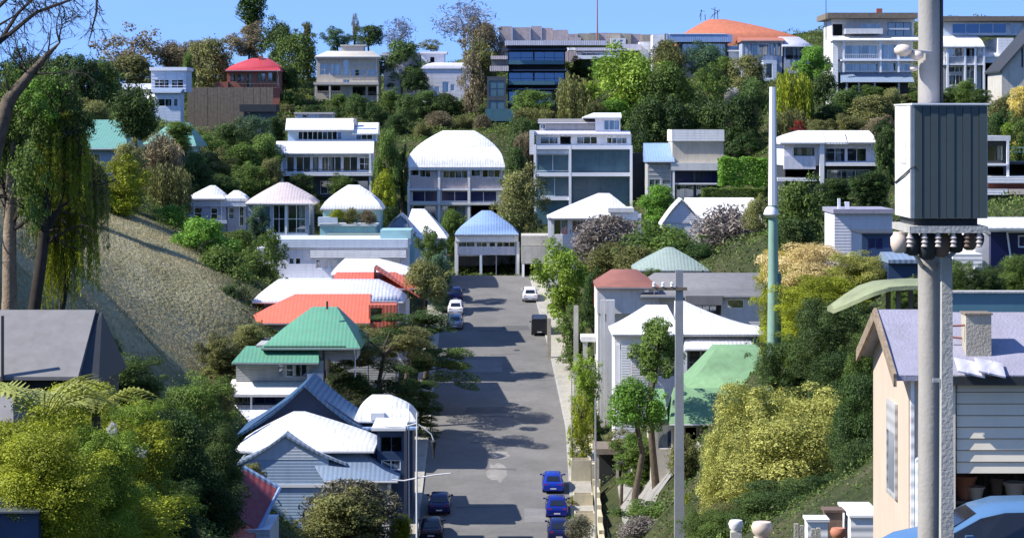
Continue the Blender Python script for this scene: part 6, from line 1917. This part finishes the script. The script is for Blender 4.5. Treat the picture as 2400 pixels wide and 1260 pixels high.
pole('fence_post', 'thin grey steel post at the inner end of the driveway wall', 1396, 932, 198, 0.1, 0.07, 'galvanised', 8)
pole('fence_post', 'thin grey steel post beside the cream fence on the right pavement', 1340, 868, 222, 0.08, 0.05, 'galvanised', 8)
pole('fence_post', 'tall square timber post in the garden right of the cream fence', 1350, 716, 250, 0.24, 0.22, 'concrete', square=True)
pole('fence_post', 'square timber post standing under the airy lime green tree', 1287, 745, 268, 0.2, 0.2, 'pale_board', square=True)
pole('radio_mast', 'thin dark radio mast against the sky above the grass topped ridge', 1400, -40, 455, 0.16, 0.08, 'brick_red_wall', 6)
pole('marker_post', 'short thin white post in the bottom left foreground foliage', 219, 1232, 62, 0.035, 0.03, 'white_trim', 6)

# ================================================================== cars
ST = [(-2.1, .38, .74, .74, .80, .66), (-2.0, .24, .9, .92, .85, .66), (-1.72, .2, .94, .99, .87, .64), (-1.2, .2, .95, 1.36, .88, .58), (-0.6, .2, .95, 1.46, .88, .6), (0.25, .2, .94, 1.44, .88, .6), (0.62, .2, .93, 1.34, .88, .58), (1.25, .2, .92, .97, .87, .66), (1.75, .22, .82, .86, .84, .64), (2.05, .26, .68, .7, .78, .6), (2.14, .36, .58, .58, .7, .55)]


def make_car(paint, label, loc, rz, name='parked_car', group=None, van=False):
    root = empty(name, loc, label, 'van' if van else 'car', group, rz)
    st = []
    for (y, zb, be, tp, hw, rw) in ST:
        if van:
            tp = max(tp, 1.85) if -2.05 < y < 0.7 else tp
            rw = 0.78 if tp > 1.5 else rw
        st.append((y, zb, be, tp, hw, rw))
    q = MB()
    rings = []
    for (y, zb, be, tp, hw, rw) in st:
        ring = [(-hw * .9, zb), (-hw, zb + .2), (-hw, be - .08), (-hw * .965, be), (-(rw + .06), be + (tp - be) * .86), (-rw * .9, tp), (rw * .9, tp), (rw + .06, be + (tp - be) * .86), (hw * .965, be), (hw, be - .08), (hw, zb + .2), (hw * .9, zb)]
        i = len(q.v)
        q.v += [(x, y, z) for x, z in ring]
        rings.append(i)
    m = 12
    for a, b_ in zip(rings, rings[1:]):
        for j in range(m):
            k = (j + 1) % m
            q.f.append((a + j, b_ + j, b_ + k, a + k))
    q.f.append(tuple(rings[0] + j for j in range(m)))
    q.f.append(tuple(rings[-1] + j for j in range(m))[::-1])
    body = q.build('body', M[paint], root, smooth=38)

    def P(si, j, out=0.012):
        y, zb, be, tp, hw, rw = st[si]
        pts = {3: (hw * .965, be), 4: (rw + .06, be + (tp - be) * .86), 5: (rw * .9, tp)}
        x, z = pts[j]
        return x, y, z
    for sg in (-1, 1):
        g = MB()
        for a, b_ in ((2, 3), (3, 4), (4, 5), (5, 6), (6, 7)):
            pa, pb, pc, pd = P(a, 3), P(b_, 3), P(b_, 4), P(a, 4)
            f = lambda p, dz: (sg * (p[0] + 0.014), p[1], p[2] + dz)
            qd = [f(pa, .03), f(pb, .03), f(pc, -.015), f(pd, -.015)]
            g.quad(*(qd if sg > 0 else qd[::-1]))
        g.build('side_window', M['car_glass_dark'], root)
    for nm, si, sj, o_ in (('rear_window', 2, 3, -1), ('windscreen', 7, 6, 1)):
        g = MB()
        a, b_ = P(si, 4), P(sj, 4)
        a2, b2 = P(si, 5), P(sj, 5)
        za, zb_ = a2[2] + 0.03, b2[2] - 0.02
        g.quad((-a2[0] * .98, a[1] + o_ * 0.02, za), (a2[0] * .98, a[1] + o_ * 0.02, za), (b2[0] * .95, b_[1] + o_ * 0.035, zb_), (-b2[0] * .95, b_[1] + o_ * 0.035, zb_))
        g.build(nm, M['car_glass_dark'], root)
    for sx in (-1, 1):
        for y in (-1.3, 1.32):
            t = MB()
            prof = [(.2, -.1), (.3, -.1), (.315, -.06), (.315, .06), (.3, .1), (.2, .1)]
            t.lathe(prof, (0, 0, 0), 16)
            t.v = [(sx * .8 + z, y + x, .315 + yy_) for x, yy_, z in t.v]
            wo = t.build('wheel', M['rubber'], root, smooth=40)
            r = MB()
            r.lathe([(.02, -.09), (.2, -.105), (.2, .105), (.02, .09)], (0, 0, 0), 12)
            r.v = [(sx * .8 + z, y + x, .315 + yy_) for x, yy_, z in r.v]
            r.build('rim', M['alloy'], wo, smooth=40)
        l_ = MB()
        l_.box(sx * .6 - .14, sx * .6 + .14, -2.08, -2.0, .68, .86)
        l_.build('taillight', M['lamp_red'], root)
        l_ = MB()
        l_.box(sx * .55 - .15, sx * .55 + .15, 1.98, 2.1, .54, .66)
        l_.build('headlight', M['lamp_clear'], root)
        l_ = MB()
        l_.box(sx * .98 - .1, sx * .98 + .1, .78, .9, .93, 1.05)
        l_.build('mirror', M[paint], root)
    b_ = MB()
    b_.box(-.82, .82, -2.16, -2.02, .3, .5)
    b_.build('bumper', M[paint] if paint != 'car_white' else M['car_silver'], root)
    b_ = MB()
    b_.box(-.25, .25, -2.175, -2.155, .42, .52)
    b_.build('number_plate', M['white_trim'], root)
    return root


mat('car_glass_dark', (0.012, 0.014, 0.018), 0.08, 0.05, spec=0.8)


def on_road(x, y):
    return Vector((x, y, float(np.interp(y, ROAD_Y, ROAD_Z)) + 0.005))


slope = lambda y: math.atan2(float(np.interp(y + 2, ROAD_Y, ROAD_Z) - np.interp(y - 2, ROAD_Y, ROAD_Z)), 4.0)


def park(paint, label, x, y, rz=0.0, **kw):
    c = make_car(paint, label, on_road(x, y), 0, **kw)
    c.rotation_euler = (slope(y) * math.cos(rz), -slope(y) * math.sin(rz), rz)
    return c


G = 'cars parked along the right kerb'
park('car_blue', 'bright blue hatchback farthest up of the three blue cars at the right kerb', 3.45, 216.2, group=G)
park('car_royal', 'middle royal blue car of the three blue cars at the right kerb', 3.62, 207.9, group=G)
park('car_navy', 'lowest navy blue car of the three at the right kerb, cut by the frame', 3.66, 200.6, group=G)
park('car_black', 'black van parked at the right kerb below the airy lime green tree', 3.0, 281, group=G, van=True)
park('car_white', 'white car at the far right kerb in front of the lime green tree', 2.1, 299, group=G)
G = 'cars parked along the left kerb'
park('car_navy', 'navy car at the far end of the left kerb', -6.6, 299, group=G)
park('car_white', 'white car at the left kerb behind the navy one', -6.4, 291.5, group=G)
park('car_silver', 'silver car at the left kerb beside the spreading dark tree', -6.3, 284, group=G)
park('car_navy', 'dark blue car in the shade of the grey gable house at the left kerb', -5.9, 209, group=G)
park('car_black', 'black car at the bottom of the left kerb behind the lamp post', -6.3, 201, group=G)
wx, wy = 6.75, 219.5
c = make_car('car_white', 'white car parked on the verge beside the cream fence', (7.6, 224, gz(7.6, 224) + 0.02), 0.1)
# near car, side on, at the bottom right
c = make_car('car_sky', 'sky blue car parked side on before the garage at the bottom right', (7.75, 39.6, CZ - 7.2), math.pi / 2)
s_ = MB()
s_.box(4.2, 15, 36.2, 44.9, CZ - 8.4, CZ - 7.205)
tag(s_.build('driveway', M['concrete']), kind='structure')

# ================================================================== fences, walls and garden things on the right verge
def kerb_fence(name, label, y0, y1, n, off, hgt, m, cap=True):
    ym = (y0 + y1) / 2
    xm = RR(ym) + off
    g0 = gz(xm, ym)
    root = empty(name, (xm, ym, g0), label, 'fence')
    for i in range(n):
        a, b_ = y0 + (y1 - y0) * i / n, y0 + (y1 - y0) * (i + 1) / n
        x0_, x1_ = RR(a) + off - xm, RR(b_) + off - xm
        z = float(np.interp((a + b_) / 2, ROAD_Y, ROAD_Z)) - g0
        q = MB()
        hh = hgt + rng.uniform(-0.05, 0.05)
        q.v = []
        th = 0.06
        gap = 0.04
        q.v = [(x0_, a - ym + gap, z - 0.2), (x0_ + th, a - ym + gap, z - 0.2), (x1_ + th, b_ - ym - gap, z - 0.2), (x1_, b_ - ym - gap, z - 0.2)]
        q.v += [(x, y, z + hh) for x, y, zz_ in q.v]
        q.f = [(0, 3, 2, 1), (4, 5, 6, 7), (0, 1, 5, 4), (1, 2, 6, 5), (2, 3, 7, 6), (3, 0, 4, 7)]
        q.build('board', M[m], root)
    for i in range(0, n + 1, 6):
        a = y0 + (y1 - y0) * i / n
        z = float(np.interp(a, ROAD_Y, ROAD_Z)) - g0
        q = MB()
        q.box(RR(a) + off - xm - 0.09, RR(a) + off - xm + 0.1, a - ym - 0.12, a - ym + 0.12, z - 0.3, z + hgt + 0.15)
        q.build('post', M['cream_render'], root)
    return root


kerb_fence('picket_fence', 'cream board fence along the upper right pavement', 238, 278, 48, 2.1, 1.5, 'cream_render')
kerb_fence('picket_fence', 'grey timber fence continuing below the lime green tree at the far right pavement', 279, 300, 24, 2.1, 1.3, 'pale_board')


def garden_wall(label, y0, y1, off, hgt, wd, n=5):
    ym = (y0 + y1) / 2
    xm = RR(ym) + off
    g0 = gz(xm, ym)
    root = empty('garden_wall', (xm, ym, g0), label, 'wall')
    for i in range(n):
        a, b_ = y0 + (y1 - y0) * i / n, y0 + (y1 - y0) * (i + 1) / n
        z = float(np.interp((a + b_) / 2, ROAD_Y, ROAD_Z)) - g0
        q = MB()
        q.box(RR(a) + off - xm, RR(a) + off - xm + wd, a - ym + 0.02, b_ - ym - 0.02, z - 0.5, z + hgt + 0.06 * (i % 2))
        q.build('panel', M['cream_render'], root)
    for a in (y0, y1):
        z = float(np.interp(a, ROAD_Y, ROAD_Z)) - g0
        q = MB()
        q.box(RR(a) + off - xm - 0.12, RR(a) + off - xm + wd + 0.12, a - ym - 0.3, a - ym + 0.3, z - 0.5, z + hgt + 0.35)
        q.build('pier', M['cream_render'], root)
    return root


garden_wall('cream rendered garden wall on the right pavement below the cream fence', 218.5, 236, 2.05, 1.1, 0.35)
garden_wall('lower cream garden wall beside the three blue cars', 190, 214, 2.05, 0.9, 0.4, 6)


def planter(y, label, wd=1.5, dp=1.3, hgt=0.9, x=None):
    x = RR(y) + 1.05 if x is None else x
    z = float(np.interp(y, ROAD_Y, ROAD_Z)) + 0.13
    root = empty('planter', (x, y, z), label, 'planter')
    q = MB()
    t = 0.1
    q.box(-wd / 2, wd / 2, -dp / 2, -dp / 2 + t, -0.1, hgt)
    q.box(-wd / 2, wd / 2, dp / 2 - t, dp / 2, -0.1, hgt)
    q.box(-wd / 2, -wd / 2 + t, -dp / 2 + t, dp / 2 - t, -0.1, hgt)
    q.box(wd / 2 - t, wd / 2, -dp / 2 + t, dp / 2 - t, -0.1, hgt)
    q.build('box', M['cream_render'], root)
    q = MB()
    q.box(-wd / 2 + t, wd / 2 - t, -dp / 2 + t, dp / 2 - t, -0.1, hgt * 0.8)
    q.build('soil', M['rock_brown'], root)
    return root


planter(219, 'large cream concrete planter beside the farthest blue car', 1.7, 1.6, 1.7)
planter(210.5, 'cream concrete planter beside the middle blue car', 1.6, 1.3, 0.8)
planter(204.5, 'cream concrete planter beside the lowest blue car', 1.6, 1.3, 0.8)
plant(1352, 1172, 24, 10, 210.5, 'clump', 'leaf_olive', 'olive plant in the cream planter beside the middle blue car', name='plant', trunk=None)
plant(1355, 1214, 24, 9, 204.5, 'clump', 'leaf_mid', 'green plant in the cream planter beside the lowest blue car', name='plant', trunk=None)
patch('driveway', [(7.4, 182), (13.5, 182), (14.5, 212), (7.6, 212)], mat('drive_concrete', (0.27, 0.26, 0.24), 0.9, 0.15, bump=0.2, dirt=0.35), 0.08)
h = House('carport', 'low wooden carport with a dark space beneath at the top of the driveway', 1448, 214, 'carport')
h.slab(1392, 1506, 1047, 1060, -1.2, 4, 'brown_board', 'roof')
for x in (1400, 1446, 1500):
    h.post(x, 1060, None, -0.9, 'pale_board', 0.22)
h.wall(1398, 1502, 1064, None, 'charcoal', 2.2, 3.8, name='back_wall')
h.slab(1452, 1484, 1076, 1086, -0.8, 0.6, 'pale_concrete', 'bench')
h = House('porch_frame', 'grey timber porch frame with square posts left of the tent roofed house', 1400, 246, 'porch')
for x in (1372, 1410, 1428):
    h.post(x, 800, None, 0, 'concrete', 0.4)
    h.post(x, 800, None, 3, 'concrete', 0.3)
h.slab(1362, 1436, 788, 800, -0.3, 3.3, 'pale_grey_wall', 'beam')
for i in range(7):
    h.slab(1378, 1406, 850 + i * 9, 857 + i * 9, 0.05, 0.1, 'concrete', 'slat')
# garden clutter at the bottom right
def gpot(px, Y, r, hgt, m, label, **kw):
    x = (px - CX) * Y / F
    return pot(0, 0, 0, r, hgt, m, label, loc=Vector((x, Y, gz(x, Y) - 0.03)), **kw)


def block(px0, px1, py0, py1, Y, d, m, name, label, cat):
    a, b_ = W(px0, py0, Y), W(px1, py1, Y)
    xm = (a.x + b_.x) / 2
    g0 = gz(xm, Y + d / 2)
    root = empty(name, (xm, Y, g0), label, cat)
    q = MB()
    q.box(a.x - xm, b_.x - xm, 0, d, min(b_.z - g0, -0.3), a.z - g0)
    q.build('body', M[m], root)
    q = MB()
    q.box(a.x - xm - 0.04, b_.x - xm + 0.04, -0.04, d + 0.04, a.z - g0 + 0.002, a.z - g0 + 0.06)
    q.build('top', M[m], root)
    return root


block(1994, 2062, 1212, 1262, 58, 2.0, 'white_paint', 'low_wall', 'low white wall at the foot of the peach side wall', 'wall')
block(1893, 1940, 1222, 1262, 57, 0.6, 'white_paint', 'stone_bench', 'small white bench block at the bottom beneath the yellow green bushes', 'bench')
for i, (px, t) in enumerate(((1866, 1226), (1878, 1230), (1906, 1238), (1918, 1236))):
    pole('fence_stake', ['leftmost pale stake at the bottom by the white bench block', 'second pale stake left of the white bench block', 'pale stake directly before the white bench block', 'right pale stake before the white bench block'][i], px, t, 56, 0.05, 0.045, 'pale_board', square=True, cat='stake')
block(1935, 1975, 1200, 1262, 58.5, 0.5, 'rock_brown', 'stone_pillar', 'brown stone pillar left of the low white wall', 'pillar')
zg = lambda py, Y: CZ + (HY - py) * Y / F
def standing_pot(px, pyt, pyb, Y, rpx, m, label):
    k = Y / F
    c = W(px, pyb, Y)
    g0 = gz(c.x, Y)
    root = empty('urn', (c.x, Y, g0), label, 'urn')
    q = MB()
    H_ = c.z - g0
    r = rpx * k
    hh = (pyb - pyt) * k
    q.box(-r * .7, r * .7, -r * .7, r * .7, -0.3, H_)
    q.build('pedestal', M['pale_concrete'], root)
    q = MB()
    q.lathe([(r * .5, H_), (r * .85, H_ + hh * .3), (r, H_ + hh * .7), (r * .8, H_ + hh), (r * .7, H_ + hh)], n=16)
    q.build('bowl', M[m], root, smooth=50)
    return root
standing_pot(1725, 1218, 1244, 62, 18, 'white_paint', 'white urn at the bottom below the yellow green bushes')
standing_pot(1786, 1222, 1258, 60, 26, 'cream_ceramic', 'larger cream urn right of the white urn at the bottom')
standing_pot(1965, 1236, 1262, 52, 20, 'terracotta', 'peach urn at the bottom between the stone pillar and the low wall')

# ================================================================== left foreground
h = House('grey_gable_barn', 'plain grey roofed barn with a dark gable end at the left edge', 90, 108, 'barn')
q = MB()
X0, X1 = h.X(-160), h.X(170)
ze, zr = h.Z(880), h.Z(742)
q.roof(X0, X1 + 0.3, -0.4, 8.4, ze, zr, X0, h.X(188), 4, 4.2, 0.15)
q.build('roof', M['grey_roof'], h.root)
q = MB()
xg = h.X(175)
q.v = [(xg, 0, ze - 0.1), (xg, 8, ze - 0.1), (xg + 0.15, 4.1, zr - 0.15), (xg + 1.0, 0, ze - 0.4), (xg + 1.0, 8, ze - 0.4), (xg + 0.5, 4.1, zr - 0.1)]
q.f = [(0, 1, 2), (3, 5, 4), (0, 2, 5, 3), (1, 4, 5, 2), (0, 3, 4, 1)]
q.build('gable', M['charcoal'], h.root)
h.wall(-150, 212, 880, None, 'charcoal', 0.3, 7.8)
h.slab(8, 13, 738, 885, -0.5, -0.3, 'charcoal', 'downpipe')
h = House('shed_roof', 'corner of a grey shed roof at the left edge below the barn', 0, 66, 'shed')
h.roof(-70, 40, 985, 930, 'grey_roof', -0.5, 3, ridge=(-60, 10), rd=(1.2, 1.6), n=3)
h.wall(-65, 30, 986, None, 'dark_wall', 0, 2.6)
h = House('dark_shed', 'dark shed wall in the bottom left corner under the bushes', 40, 58, 'shed')
h.wall(-60, 90, 1200, None, 'navy_wall', 0, 2)
h.slab(-66, 94, 1196, 1199.6, -0.15, 2.2, 'dark_wall', 'roof')


def branches(q, p, d, ln, r, lev, droop=0.0, twist=0.55, kids=3):
    pts, rad = [p], [r]
    n = 4
    for i in range(n):
        d = (d + Vector((rng.gauss(0, .16), rng.gauss(0, .16), rng.gauss(0, .16) - droop * 0.25))).normalized()
        p = p + d * ln / n
        pts.append(p)
        rad.append(r * (1 - 0.75 * (i + 1) / n))
    q.tube(pts, rad, 6 if r > 0.05 else 4, cap=False)
    if lev > 0:
        for i in range(kids):
            a = pts[rng.randint(1, n)]
            nd = (d + Vector((rng.gauss(0, twist), rng.gauss(0, twist), rng.gauss(0, twist)))).normalized()
            branches(q, a, nd, ln * rng.uniform(0.45, 0.75), max(r * 0.45, 0.008), lev - 1, droop, twist, kids)


# overhanging bare tree, its trunk just outside the left edge
Yt = 62
c = W(-75, 900, Yt)
g = gz(c.x, Yt)
root = empty('bare_tree', (c.x, Yt, g), 'bare branched tree reaching into the sky from the left edge', 'tree')
q = MB()
top = W(-60, 40, Yt)
H = top.z - g
q.tube([(0, 0, -0.5), (0.1, 0, H * 0.3), (-0.05, 0.1, H * 0.6), (0.1, 0, H)], [0.3, 0.25, 0.2, 0.13], 8)
q.build('trunk', M['dark_bark'], root, smooth=60)
rs = rng.getstate()
rng.seed(21)
q = MB()
tgt = [(60, -60), (150, -70), (235, -25), (30, 40), (110, -20)]
for (px, py) in tgt:
    e = W(px, py, Yt + rng.uniform(-1, 1))
    s0 = Vector((0.1, 0, H * rng.uniform(0.86, 1.0)))
    e = e - Vector((c.x, Yt, g))
    mid = s0.lerp(e, 0.5) + Vector((0, 0, 0.35))
    q.tube([s0, mid, e], [0.07, 0.045, 0.02], 6, cap=False)
    for i in range(5):
        t = rng.uniform(0.35, 1.0)
        p = s0.lerp(mid, t * 2) if t < 0.5 else mid.lerp(e, t * 2 - 1)
        branches(q, p, Vector((rng.uniform(-0.2, 0.9), rng.uniform(-.3, .3), rng.uniform(-1.0, 0.1))).normalized(), rng.uniform(0.35, 0.8), 0.014, 3, 0.3, 0.6, 3)
e = W(228, -30, Yt) - Vector((c.x, Yt, g))
f_ = W(206, 108, Yt) - Vector((c.x, Yt, g))
q.tube([e, (e + f_) / 2 + Vector((0.09, 0, 0.1)), f_], [0.035, 0.03, 0.008], 6, cap=False)
for i in range(8):
    p = e.lerp(f_, rng.random())
    branches(q, p, Vector((rng.uniform(-.8, .8), 0, rng.uniform(-.8, .3))).normalized(), 0.3, 0.01, 2, 0.3)
q.build('branches', M['dark_bark'], root)
# pair of thick trunked trees in front of the slope
def big_tree(px, Y, r, pytop, label, leanpx, crowns, m='pale_bark'):
    c = W(px, 0, Y)
    g = gz(c.x, Y)
    root = empty('old_tree', (c.x, Y, g), label, 'tree')
    k = Y / F
    H = W(px, pytop, Y).z - g
    q = MB()
    q.tube([(0, 0, -0.5), (rng.uniform(-.1, .1), 0, H * .25), (leanpx * k * .4, 0, H * .5), (leanpx * k * .7, 0.1, H * .75), (leanpx * k, 0, H)], [r * 1.2, r, r * .9, r * .75, r * .5], 10)
    q.build('trunk', M[m], root, smooth=60)
    q = MB()
    for i in range(9):
        p = Vector((leanpx * k * 0.8, 0, H * rng.uniform(0.55, 1.0)))
        branches(q, p, Vector((rng.uniform(-.8, .8), rng.uniform(-.4, .4), rng.uniform(0.1, 1))).normalized(), rng.uniform(1.4, 2.8), r * 0.35, 3, 0.0, 0.5, 3)
    q.build('branches', M['dark_bark'], root)
    for (cx_, cy_, rx, ry, kind, mm) in crowns:
        me_ = CROWNS[kind][rng.randrange(len(CROWNS[kind]))]
        o = bpy.data.objects.new('crown', me_)
        COL.objects.link(o)
        o.parent = root
        cc = W(cx_, cy_, Y)
        o.location = (cc.x - c.x, rng.uniform(-.4, .6), cc.z - g)
        o.scale = (rx * k, rx * k * .9, ry * k)
        o.rotation_euler = (0, 0, rng.uniform(0, 6))
        if not me_.materials:
            me_.materials.append(M[mm])
        o.material_slots[0].link = 'OBJECT'
        o.material_slots[0].material = M[mm]
    return root, H, g, c


big_tree(18, 122, 0.36, 330, 'thickest old trunk at the left edge in front of the dry slope', 10, [(30, 260, 70, 100, 'open', 'leaf_mid'), (-10, 330, 70, 100, 'weep', 'leaf_mid')])
big_tree(80, 120, 0.3, 300, 'dark ivy clad tree second from the left edge with drooping crown', 45, [(125, 280, 84, 100, 'open', 'leaf_mid'), (150, 380, 76, 120, 'weep', 'leaf_moss'), (95, 420, 66, 110, 'open', 'leaf_mid'), (170, 300, 50, 70, 'open', 'leaf_mid'), (110, 230, 60, 60, 'open', 'leaf_bright')], 'dark_bark')
root, H, g, c = big_tree(130, 124, 0.16, 430, 'weeping olive tree whose foliage hangs down over the dry slope', 60, [(165, 520, 84, 160, 'weep', 'leaf_moss'), (200, 470, 66, 110, 'weep', 'leaf_olive'), (130, 600, 50, 130, 'weep', 'leaf_moss'), (110, 480, 70, 120, 'weep', 'leaf_mid')], 'dark_bark')
# leaning bare limb
c = W(10, 330, 118)
root = empty('leaning_tree', (c.x, 118, gz(c.x, 118)), 'mossy bare limb leaning right across the sky at the left edge', 'tree')
g = root.location.z
q = MB()
P_ = [W(-30, 420, 118), W(20, 235, 118), W(70, 175, 118), W(112, 128, 118), W(140, 100, 118)]
P_ = [p - Vector((c.x, 118, g)) for p in P_]
q.tube([Vector((P_[0].x - 0.3, 0, -0.4)), Vector((P_[0].x - 0.2, 0, P_[0].z * 0.5))] + P_, [0.5, 0.45, 0.42, 0.34, 0.24, 0.14, 0.04], 8)
q.build('trunk', M['bark'], root, smooth=60)
q = MB()
for i in range(14):
    p = P_[rng.randint(1, 4)]
    branches(q, p, Vector((rng.uniform(-.7, .9), rng.uniform(-.3, .3), rng.uniform(0.1, 1))).normalized(), rng.uniform(1.0, 2.2), 0.05, 3, 0.0, 0.5, 3)
q.build('branches', M['dark_bark'], root)
rng.setstate(rs)
# tree fern fronds in the left foreground
leafmat('leaf_frond', (0.26, 0.3, 0.05), (0.6, 0.62, 0.2), 0.35)
def tree_fern(px, py, Y, ln0, nf, label):
    c = W(px, py, Y)
    root = empty('tree_fern', (c.x, Y, gz(c.x, Y)), label, 'tree fern')
    g = root.location.z
    H = c.z - g
    q = MB()
    q.tube([(0, 0, -0.4), (0.05, 0, H * .5), (0, 0, H)], [0.16, 0.13, 0.12], 8)
    q.build('trunk', M['bark'], root, smooth=60)
    for i in range(nf):
        a = i / nf * 6.283 + rng.uniform(-.2, .2)
        ln = rng.uniform(0.8, 1.15) * ln0
        rise = rng.uniform(0.5, 1.1) * ln0
        q = MB()
        m = 16
        for j in range(m):
            for sd in (-1, 1):
                t = (j + 0.5) / m
                px_ = ln * t
                pz = rise * (1.6 * t - 1.5 * t * t)
                wd = 0.42 * math.sin(math.pi * min(1, t * 0.9 + 0.12)) * sd
                base = Vector((px_ * math.cos(a), px_ * math.sin(a), H + pz))
                side = Vector((-math.sin(a), math.cos(a), -0.25 * abs(1))) * wd
                fw = Vector((math.cos(a), math.sin(a), 0)) * 0.09
                q.quad(base - fw * 0.5, base + fw * 0.7, base + side + fw * 1.7, base + side * 0.9 + fw * 1.2)
        q.tube([(ln * t * math.cos(a), ln * t * math.sin(a), H + rise * (1.6 * t - 1.5 * t * t)) for t in (0, .25, .5, .75, 1)], [0.03, 0.025, 0.02, 0.012, 0.004], 4)
        o = q.build('frond', M['leaf_frond'], root)
        at = o.data.attributes.new('tint', 'FLOAT', 'FACE')
        at.data.foreach_set('value', np.clip(np.full(len(o.data.polygons), rng.uniform(0.2, 0.9)) + nrs.normal(size=len(o.data.polygons)) * 0.15, 0, 1).astype(np.float32))

tree_fern(105, 985, 64, 2.2, 17, 'pale tree fern with long arching fronds in the left foreground')
tree_fern(225, 975, 68, 1.8, 15, 'second tree fern, right of the pale one, before the grey barn roof')
